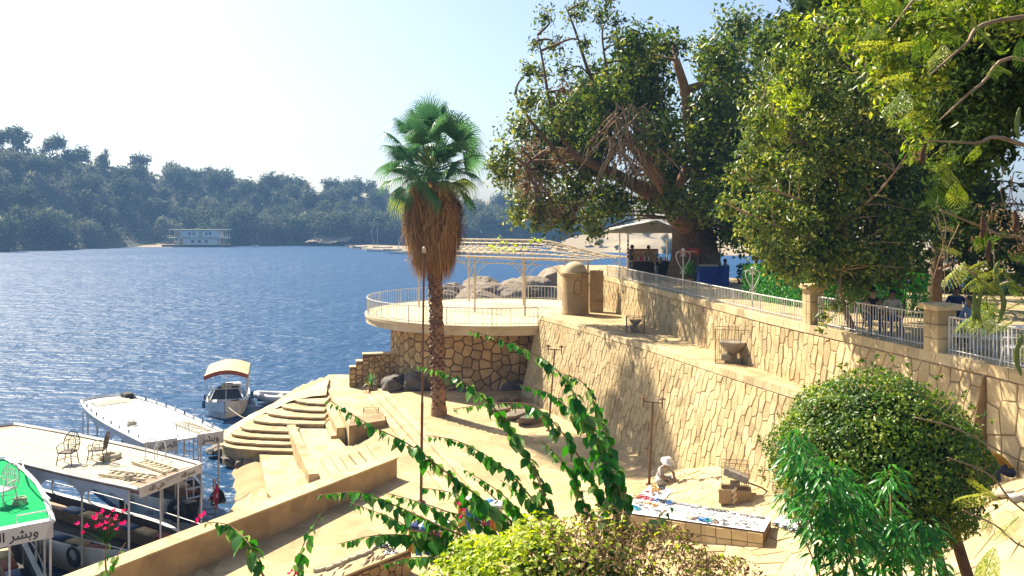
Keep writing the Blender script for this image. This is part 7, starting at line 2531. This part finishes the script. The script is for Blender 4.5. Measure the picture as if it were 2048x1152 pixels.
for k in range(3):
    MB().box(((x0 + x1) / 2 - .1, y1 - .52, Z_TER + .5 + .5 * k), (1.8, .05, .05)).build('shelf', 'cream_metal', sh_)
for i in range(16):
    p = Vector(((x0 + x1) / 2 - .9 + 1.9 * (i / 16), y0 + .45 + R.uniform(-.15, .15), Z_TER + 1.10))
    mt_ = R.choice(('j_brown wood', 'j_amber bead', 'boat_green', 'j_red bead', 'boat_white'))
    tag(MB().lathe([(.04, 0), (.045, .02), (.045, .16), (.018, .21), (.018, .26), (.001, .26)], p, 8).build('bottle', mt_, None, True), 'small bottle standing on the kiosk counter', 'bottle', 'bottles on the kiosk counter')
# red sign against the trunk
sp = px(1380, 503, 44.6)
t = thing('red_sign', 'red signboard leaning against the fig trunk', 'sign', sp - Vector((0, 0, .5)))
MB().box(sp, (1.0, .06, .3), .08).build('board', 'red_sign', t)
MB().box(sp + Vector((0, -.035, 0)), (.72, .006, .06), .08).build('pale_stripe', 'cream_metal', t)
for q in (-.4, .4):
    MB().tube([sp + Vector((q, .02, -.15)), Vector((sp.x + q, sp.y + .02, Z_TER))], .025, 5).build('post', 'wood', t)
# potted plant by the trunk
pp_ = px(1378, 545, 44.2); pp_.z = Z_TER
t = thing('potted_plant', 'leafy potted plant beside the red signboard', 'plant', pp_)
MB().lathe([(.16, 0), (.22, .35), (.25, .38), (.22, .38), (.19, .3)], pp_, 12).build('pot', 'rubble', t, True)
leaves(t, 'foliage', [(pp_ + Vector((0, 0, .85)), .38), (pp_ + Vector((.1, 0, 1.15)), .25)], 300, .12, 'hedge', aspect=.5, shell=.9)
# blue covered stall
bs_ = px(1425, 575, 44.5); bs_.z = Z_TER
t = thing('covered_stall', 'stall covered with a blue cloth beside the fig trunk', 'stall', bs_)
MB().grid(lambda u, v: bs_ + Vector((-.75 + 1.5 * u + .03 * math.sin(v * 9), -.45 - .03 * math.sin(u * 23), .98 * (1 - v))), 30, 6).build('cloth_front', 'blue_cloth', t, 'all')
MB().grid(lambda u, v: bs_ + Vector((.75 + .03 * math.sin(u * 12), -.45 + .9 * u, .98 * (1 - v))), 16, 6).build('cloth_side', 'blue_cloth', t, 'all')
MB().grid(lambda u, v: bs_ + Vector((-.75, -.45 + .9 * u, .98 * (1 - v))), 4, 2).build('cloth_side', 'blue_cloth', t)
MB().box(bs_ + Vector((0, 0, .99)), (1.56, .96, .04)).build('table_top', 'blue_cloth', t)
tag(MB().bbox(bs_ + Vector((-.2, .1, 1.06)), (.9, .5, .1), 0, .02).build('display_tray', 'cream_metal', None), 'pale tray on top of the blue covered stall', 'tray')
pl0 = px(1440, 545, 47); pl0.z = Z_TER
t = thing('parasol_pole', 'thin dark pole standing behind the blue covered stall', 'pole', pl0)
MB().tube([pl0, Vector((pl0.x, pl0.y, 12.3))], .035, 6).build('shaft', 'iron', t)
MB().tube([pl0, pl0 + Vector((0, 0, .12))], .22, 10).build('foot', 'concrete', t)
# ------------------------------------------------------------------ lyre lamps on the railing
def lyre(xp, label):
    p = te(te_px(xp)).to_3d() + Vector((.10, .02, Z_TER))
    t = thing('lyre_lamp', label, 'lamp bracket', p, 'lyre shaped lamps on the railing')
    k = p.y / F
    H_ = (1.05 if xp < 1400 else .8)
    MB().tube([p, p + Vector((0, 0, H_))], .03, 6).build('pole', 'rail', t)
    b_ = p + Vector((0, 0, H_ - .05))
    sz = 48 * k
    for s in (-1, 1):
        pts = [b_, b_ + Vector((s * .12 * sz, 0, .25 * sz)), b_ + Vector((s * .28 * sz, 0, .6 * sz)), b_ + Vector((s * .26 * sz, 0, .82 * sz)), b_ + Vector((s * .10 * sz, 0, .86 * sz)), b_ + Vector((s * .06 * sz, 0, .72 * sz)), b_ + Vector((s * .14 * sz, 0, .68 * sz))]
        MB().tube(curve_pts(pts, 5), .018, 5).build('scroll', 'rail', t, 'all')
        MB().torus(b_ + Vector((s * .07 * sz, 0, .0)), (0, 1, 0), .05, .012, 12, 4).build('curl', 'rail', t, 'all')
    MB().tube([b_, b_ + Vector((0, 0, .95 * sz))], .022, 6).build('stem', 'rail', t)
    MB().lathe([(.03, .88 * sz), (.08, .92 * sz), (.08, .97 * sz), (.001, 1.02 * sz)], b_, 10).build('lamp_socket', 'rail', t, True)
lyre(1362, 'white lyre shaped lamp on the railing in front of the kiosk')
lyre(1500, 'white lyre shaped lamp on the railing beside the bright hedge')
# leaning board near the second lyre lamp
q0 = px(1535, 585, 37.5); q0.z = Z_TER
t = thing('leaning_board', 'dark board leaning on its prop behind the railing', 'board', q0)
MB().obox(q0, (.5, .9, 0), (.03, -.02, 0), (.35, .2, 1.0)).build('panel', 'wood', t)
MB().tube([q0 + Vector((.9, 1.1, 0)), q0 + Vector((.55, .65, .95))], .025, 5).build('prop', 'wood', t)
# ------------------------------------------------------------------ café chairs and tables behind the right railing
armchair('cafe_chair', 'white cane café chair behind the railing beside the round table', 'chair', (0, 0, 0), 0, 'white_cane', 'café chairs on the terrace')
cc0 = bpy.data.objects['cafe_chair']
def cplace(o, x, y, Y, rz, label=None):
    p = px(x, y, Y)
    place(o, (p.x, p.y, Z_TER + .004), rz, 1.0, label)
cplace(cc0, 1925, 660, 21.6, 2.6, 'white cane café chair at the round table next to the pillar')
for (x, Y, rz, lab) in ((1985, 21.2, .4, 'white cane café chair across the round table from the pillar'), (2035, 19.6, 2.4, 'white cane café chair at the table beyond the seated man in stripes'), (1960, 24.6, -1.2, 'white cane café chair facing away under the slim trunk')):
    cplace(copy_tree(cc0), x, 660, Y, rz, lab)
armchair('wicker_cafe_chair', 'dark wicker armchair of the man in the pale shirt', 'chair', (0, 0, 0), 0, 'wicker', 'dark wicker chairs by the railing')
wc0 = bpy.data.objects['wicker_cafe_chair']
def rtable(x, Y, label):
    p = px(x, 660, Y); p.z = Z_TER
    t = thing('cafe_table', label, 'table', p, 'round café tables')
    MB().lathe([(.001, .72), (.42, .72), (.43, .735), (.42, .75), (.001, .75)], p, 24).build('table_top', 'white_paint', t)
    MB().tube([p + Vector((0, 0, .05)), p + Vector((0, 0, .72))], .03, 8).build('column', 'white_paint', t)
    for k in range(3):
        w_ = k * 2.09
        MB().tube([p + Vector((0, 0, .12)), p + Vector((.32 * math.cos(w_), .32 * math.sin(w_), .015))], .02, 5).build('foot', 'white_paint', t)
rtable(1958, 21.9, 'round white café table between two cane chairs by the pillar')
rtable(2048, 20.8, 'round white café table beyond the seated man in stripes')
# ------------------------------------------------------------------ people
SK = [(.30, .17, .10), (.22, .12, .07), (.42, .26, .17)]
for i, c in enumerate(SK):
    M['skin%d' % i] = mat('skin_%d' % i, c, tuple(v * .85 for v in c), 10, .55, 0)
M['hair'] = mat('hair_black', (.012, .010, .009), (.02, .017, .015), 20, .5, .1)
PC = {'black': (.02, .02, .022), 'jeans': (.03, .07, .20), 'white': (.70, .69, .66), 'mustard': (.36, .21, .025), 'cream': (.50, .42, .30), 'navy': (.025, .04, .10), 'grey': (.18, .18, .18), 'brown': (.14, .08, .04), 'bluestripe': (.22, .30, .45), 'khaki': (.30, .24, .14), 'robe': (.46, .43, .38)}
for k, c in PC.items():
    M['p_' + k] = mat('fabric_' + k, c, tuple(v * .7 for v in c), 9, .9, .15)
def poses():
    S = {}
    S['stand'] = dict(pelvis=(0, 0, .95), spine=(0, .01, 1.15), chest=(0, .02, 1.36), neck=(0, .03, 1.50), head=(0, .05, 1.60), crown=(0, .05, 1.70),
                      sh=(.18, .02, 1.42), el=(.25, .02, 1.14), wr=(.24, .12, .90), hip=(.10, 0, .90), kn=(.11, .03, .50), an=(.12, -.02, .08), toe=(.13, .17, .04))
    S['sit'] = dict(pelvis=(0, 0, .52), spine=(0, .0, .74), chest=(0, .05, .95), neck=(0, .09, 1.09), head=(0, .12, 1.19), crown=(0, .12, 1.29),
                    sh=(.18, .05, 1.01), el=(.26, .14, .75), wr=(.18, .36, .68), hip=(.10, .02, .50), kn=(.13, .44, .50), an=(.13, .42, .08), toe=(.14, .60, .04))
    S['floor'] = dict(pelvis=(0, 0, .16), spine=(0, .06, .37), chest=(0, .18, .56), neck=(0, .28, .67), head=(0, .36, .74), crown=(0, .40, .84),
                      sh=(.18, .20, .61), el=(.30, .36, .40), wr=(.16, .52, .30), hip=(.12, .02, .14), kn=(.38, .34, .26), an=(.10, .46, .08), toe=(-.06, .52, .06))
    S['bend'] = dict(pelvis=(0, 0, .20), spine=(0, .16, .42), chest=(0, .36, .52), neck=(0, .50, .50), head=(0, .60, .46), crown=(0, .70, .44),
                     sh=(.18, .40, .54), el=(.26, .56, .34), wr=(.16, .72, .16), hip=(.12, .02, .16), kn=(.28, .40, .34), an=(.20, .30, .07), toe=(.22, .48, .04))
    return S
POSES = poses()
def person(label, loc, rz, pose, top, legs, skin='skin0', sc=1.0, hat=None, hat_m='p_white', sleeves=True, over=None, group=None, robe=False):
    J = dict(POSES[pose])
    names, co, ed, rad, tagv = [], [], [], [], []
    def add(n, p, r, g):
        names.append(n); co.append(Vector(p)); rad.append(r); tagv.append(g); return len(co) - 1
    pel = add('pelvis', J['pelvis'], .15 if not robe else .19, 'legs')
    sp = add('spine', J['spine'], .135, 'top'); che = add('chest', J['chest'], .155, 'top')
    nk = add('neck', J['neck'], .055, 'skin'); hd = add('head', J['head'], .088, 'skin'); cr = add('crown', J['crown'], .075, 'skin')
    ed += [(pel, sp), (sp, che), (che, nk), (nk, hd), (hd, cr)]
    for s in (-1, 1):
        K = lambda n: Vector((J[n][0] * s, J[n][1], J[n][2]))
        if over and s in over:
            K = (lambda ov, b: (lambda n: Vector(ov[n]) if n in ov else b(n)))(over[s], K)
        sh = add('sh', K('sh'), .065, 'top'); el = add('el', K('el'), .047, 'top' if sleeves else 'skin'); wr = add('wr', K('wr'), .032, 'skin')
        d = (K('wr') - K('el')).normalized()
        pm = add('palm', K('wr') + d * .07, .034, 'skin')
        ed += [(che, sh), (sh, el), (el, wr), (wr, pm)]
        sd = d.orthogonal().normalized()
        for k in range(4):
            a = K('wr') + d * (.10 + .006 * k) + sd * (.026 * (k - 1.5))
            f1_ = add('f', a, .010, 'skin'); f2_ = add('f', a + d * (.045 - .005 * abs(k - 1.3)) - Vector((0, 0, .012)), .008, 'skin')
            ed += [(pm, f1_), (f1_, f2_)]
        t1_ = add('t', K('wr') + d * .05 + sd * .05, .011, 'skin'); ed.append((pm, t1_))
        hp_ = add('hip', K('hip'), .10 if not robe else .13, 'legs'); kn = add('kn', K('kn'), .068 if not robe else .11, 'legs'); an = add('an', K('an'), .045 if not robe else .07, 'legs'); to = add('toe', K('toe'), .04, 'shoe')
        ed += [(pel, hp_), (hp_, kn), (kn, an), (an, to)]
    me = bpy.data.meshes.new('person_skeleton')
    me.from_pydata([tuple(v) for v in co], ed, [])
    ob = link('person_skeleton', me)
    md = ob.modifiers.new('skin', 'SKIN')
    for i, sv in enumerate(me.skin_vertices[0].data):
        sv.radius = (rad[i], rad[i] * (.72 if names[i] in ('chest', 'spine', 'pelvis') else 1))
        sv.use_root = (i == pel)
    md.branch_smoothing = .4
    sb_ = ob.modifiers.new('sub', 'SUBSURF'); sb_.levels = 1; sb_.render_levels = 1
    dg_ = bpy.context.evaluated_depsgraph_get()
    m2 = bpy.data.meshes.new_from_object(ob.evaluated_get(dg_))
    bpy.data.objects.remove(ob)
    mats = [top, legs, skin, 'p_brown']
    m2.materials.clear()
    for q in mats: m2.materials.append(M[q])
    idx = {'top': 0, 'legs': 1, 'skin': 2, 'shoe': 3}
    C = np.array([tuple(v) for v in co])
    # bones carry the tag of their far end, except the collar
    segs = [(co[a], co[b_], tagv[b_] if names[b_] not in ('neck',) else 'top') for a, b_ in ed]
    for p in m2.polygons:
        c = p.center
        best = None
        for (a, b_, g_) in segs:
            ab = b_ - a
            t_ = max(0, min(1, (c - a).dot(ab) / max(ab.length_squared, 1e-9)))
            dd = (c - (a + ab * t_)).length
            if best is None or dd < best[0]:
                best = (dd, g_)
        p.material_index = idx[best[1]]
        p.use_smooth = True
    m2.name = 'person_body'
    rt_ = link('person', None)
    tag(rt_, label, 'person', group)
    ORG[rt_.name] = Vector()
    link('body', m2, rt_)
    h, c_ = Vector(J['head']), Vector(J['crown'])
    up = (c_ - h).normalized(); fwd = (Vector((0, 1, 0)) - up * up.y).normalized(); sd = fwd.cross(up)
    cen = h.lerp(c_, .45)
    q = Matrix((sd, fwd, up)).transposed()
    hm = MB()
    prof = []
    V, Fs = [], []
    n_, k_ = 14, 6
    for i in range(k_ + 1):
        ph = math.pi * .56 * i / k_
        for j in range(n_):
            w_ = 2 * math.pi * j / n_
            y = math.cos(w_)
            r_ = .104 * math.sin(ph)
            z = .122 * math.cos(ph) + (.055 if (y > .35 and i == k_) else (-.035 if y < -.2 and i == k_ else 0))
            V.append(cen + q @ Vector((math.sin(w_) * r_ * .95, y * r_ * 1.08 - .008, z + .01)))
    for i in range(k_):
        for j in range(n_):
            Fs.append((i * n_ + j, i * n_ + (j + 1) % n_, (i + 1) * n_ + (j + 1) % n_, (i + 1) * n_ + j))
    hm.add(V, Fs).build('hair', 'hair', rt_, 'all')
    fc = MB()
    fc.ball(cen + q @ Vector((0, .10, -.025)), .018, 6, 4, (.8, 1.2, 1.3))
    for s in (-1, 1):
        fc.ball(cen + q @ Vector((s * .092, .0, -.02)), .026, 6, 4, (.4, .8, 1.2))
    fc.build('nose_and_ears', skin, rt_, 'all')
    ey = MB()
    for s in (-1, 1):
        ey.ball(cen + q @ Vector((s * .034, .086, .012)), .012, 6, 4)
    ey.ball(cen + q @ Vector((0, .088, -.062)), .02, 6, 4, (1.2, .4, .3))
    ey.build('eyes_and_mouth', 'hair', rt_, 'all')
    if hat:
        V, Fs = [], []
        if hat == 'brim': pr = [(.24, .025), (.22, .045), (.115, .06), (.112, .12), (.095, .17), (.05, .185), (.001, .18)]
        else: pr = [(.118, .03), (.118, .07), (.105, .13), (.06, .165), (.001, .175)]
        n_ = 20
        for (r_, z) in pr:
            for j in range(n_):
                w_ = 2 * math.pi * j / n_
                e = (.09 if hat == 'cap' and z == .03 and math.cos(w_) > .5 else 0)
                V.append(cen + q @ Vector((math.sin(w_) * r_, math.cos(w_) * (r_ + e), z + (.02 * math.cos(2 * w_) if hat == 'brim' and r_ > .2 else 0))))
        for i in range(len(pr) - 1):
            for j in range(n_):
                Fs.append((i * n_ + j, i * n_ + (j + 1) % n_, (i + 1) * n_ + (j + 1) % n_, (i + 1) * n_ + j))
        MB().add(V, Fs).build('hat' if hat == 'brim' else 'cap', hat_m, rt_, 'all')
    place(rt_, loc, rz, sc)
    return rt_
def on_ter(x, Y, dz=0.0):
    p = px(x, 500, Y); return Vector((p.x, p.y, Z_TER + .005 + dz))
# rz = 0 faces +Y (away); pi faces the camera
person('person in a black top and blue jeans standing by the left kiosk post', on_ter(1263, 50.4), -1.2, 'stand', 'p_black', 'p_jeans', 'skin1', 1.12, sleeves=False)
person('person in a tan shirt standing behind the kiosk counter', on_ter(1297, 51.0), 3.0, 'stand', 'p_khaki', 'p_black', 'skin1', 1.1)
person('person in a blue cap raising a hand to the mouth before the kiosk', on_ter(1312, 46.9), -1.3, 'stand', 'p_black', 'p_grey', 'skin2', .9, 'cap', 'p_bluestripe', False, over={1: {'el': (.26, .16, 1.18), 'wr': (.10, .24, 1.44)}})
person('person in a blue striped shirt seated behind the blue covered stall', on_ter(1453, 45.6), 2.2, 'sit', 'p_bluestripe', 'p_black', 'skin1', 1.0)
person('person in a dark top seated in a wicker chair at the railing', on_ter(1745, 25.2), 2.9, 'sit', 'p_black', 'p_jeans', 'skin2', 1.02, sleeves=False)
person('person in a pale shirt and jeans seated in a wicker chair at the railing', on_ter(1783, 24.9), 3.0, 'sit', 'p_cream', 'p_jeans', 'skin1', 1.0)
cplace(wc0, 1783, 640, 25.1, 3.0 + math.pi / 2)
cplace(copy_tree(wc0), 1745, 640, 25.4, 2.9 + math.pi / 2, 'dark wicker armchair of the person in the dark top')
person('person in dark clothes seated beyond the dark hedge, facing the water', on_ter(1768, 37.6, .1), .2, 'sit', 'p_black', 'p_black', 'skin1', 1.05)
person('person in a dark hat seated beyond the dark hedge', on_ter(1792, 37.3, .1), .4, 'sit', 'p_navy', 'p_black', 'skin1', 1.02, 'brim', 'p_black')
person('person in a striped shirt leaning over the café table', on_ter(1945, 22.6), 2.0, 'sit', 'p_bluestripe', 'p_black', 'skin1', 1.0)
person('person in navy seated in the shade under the slim trunk', on_ter(1912, 25.6), 2.7, 'sit', 'p_navy', 'p_jeans', 'skin1', 1.05)
p = pf(1318, 968)
person('vendor in a white brimmed hat sitting on the ground over a cloth', p + Vector((0, 0, .0)), -2.5, 'floor', 'p_robe', 'p_robe', 'skin0', 1.08, 'brim', 'p_white', robe=True)
p = pf(2020, 962)
person('person in a mustard shirt bending over goods at the wall foot', p, 1.5, 'bend', 'p_mustard', 'p_navy', 'skin1', 1.15)
p = pz(447, 1002, .95)
person('person in dark clothes sitting at the bow of the moored boat', p - Vector((0, 0, .1)), 2.4, 'floor', 'p_black', 'p_black', 'skin1', 1.0)
# bundles beside the man in mustard
for i, (x, y, k, s_) in enumerate(((2012, 992, 'p_cream', .16), (1992, 996, 'p_khaki', .12), (2036, 1000, 'p_robe', .15))):
    p = pf(x, y)
    mb = MB(); mb.ball(p + Vector((0, 0, s_ * .35)), s_, 12, 8, (1.3, 1, .6))
    mb.v = [(v[0] + .025 * math.sin(v[1] * 47), v[1] + .02 * math.sin(v[2] * 60), v[2] + .03 * math.sin(v[0] * 41 + i) * math.sin(v[1] * 37)) for v in mb.v]
    tag(mb.build('cloth_bundle', k, None, 'all'), 'crumpled %s bundle beside the person in mustard' % ('cream' if i == 0 else 'tan' if i == 1 else 'pale grey'), 'bundle')
# ------------------------------------------------------------------ haze
HAZE = 0.0004
m = bpy.data.materials.new('river_haze')
m.use_nodes = True
nt = m.node_tree
nt.nodes.remove(nt.nodes['Principled BSDF'])
pv = N(nt, 'ShaderNodeVolumePrincipled')
pv.inputs['Color'].default_value = (.30, .56, 1.0, 1)
pv.inputs['Density'].default_value = HAZE
pv.inputs['Anisotropy'].default_value = 0.0
L(nt, pv.outputs[0], nt.nodes['Material Output'].inputs['Volume'])
hz = MB().obox((-960, -70, -5), (1920, 0, 0), (0, 1000, 0), (0, 0, 100)).build('haze', m)
hz['kind'] = 'stuff'
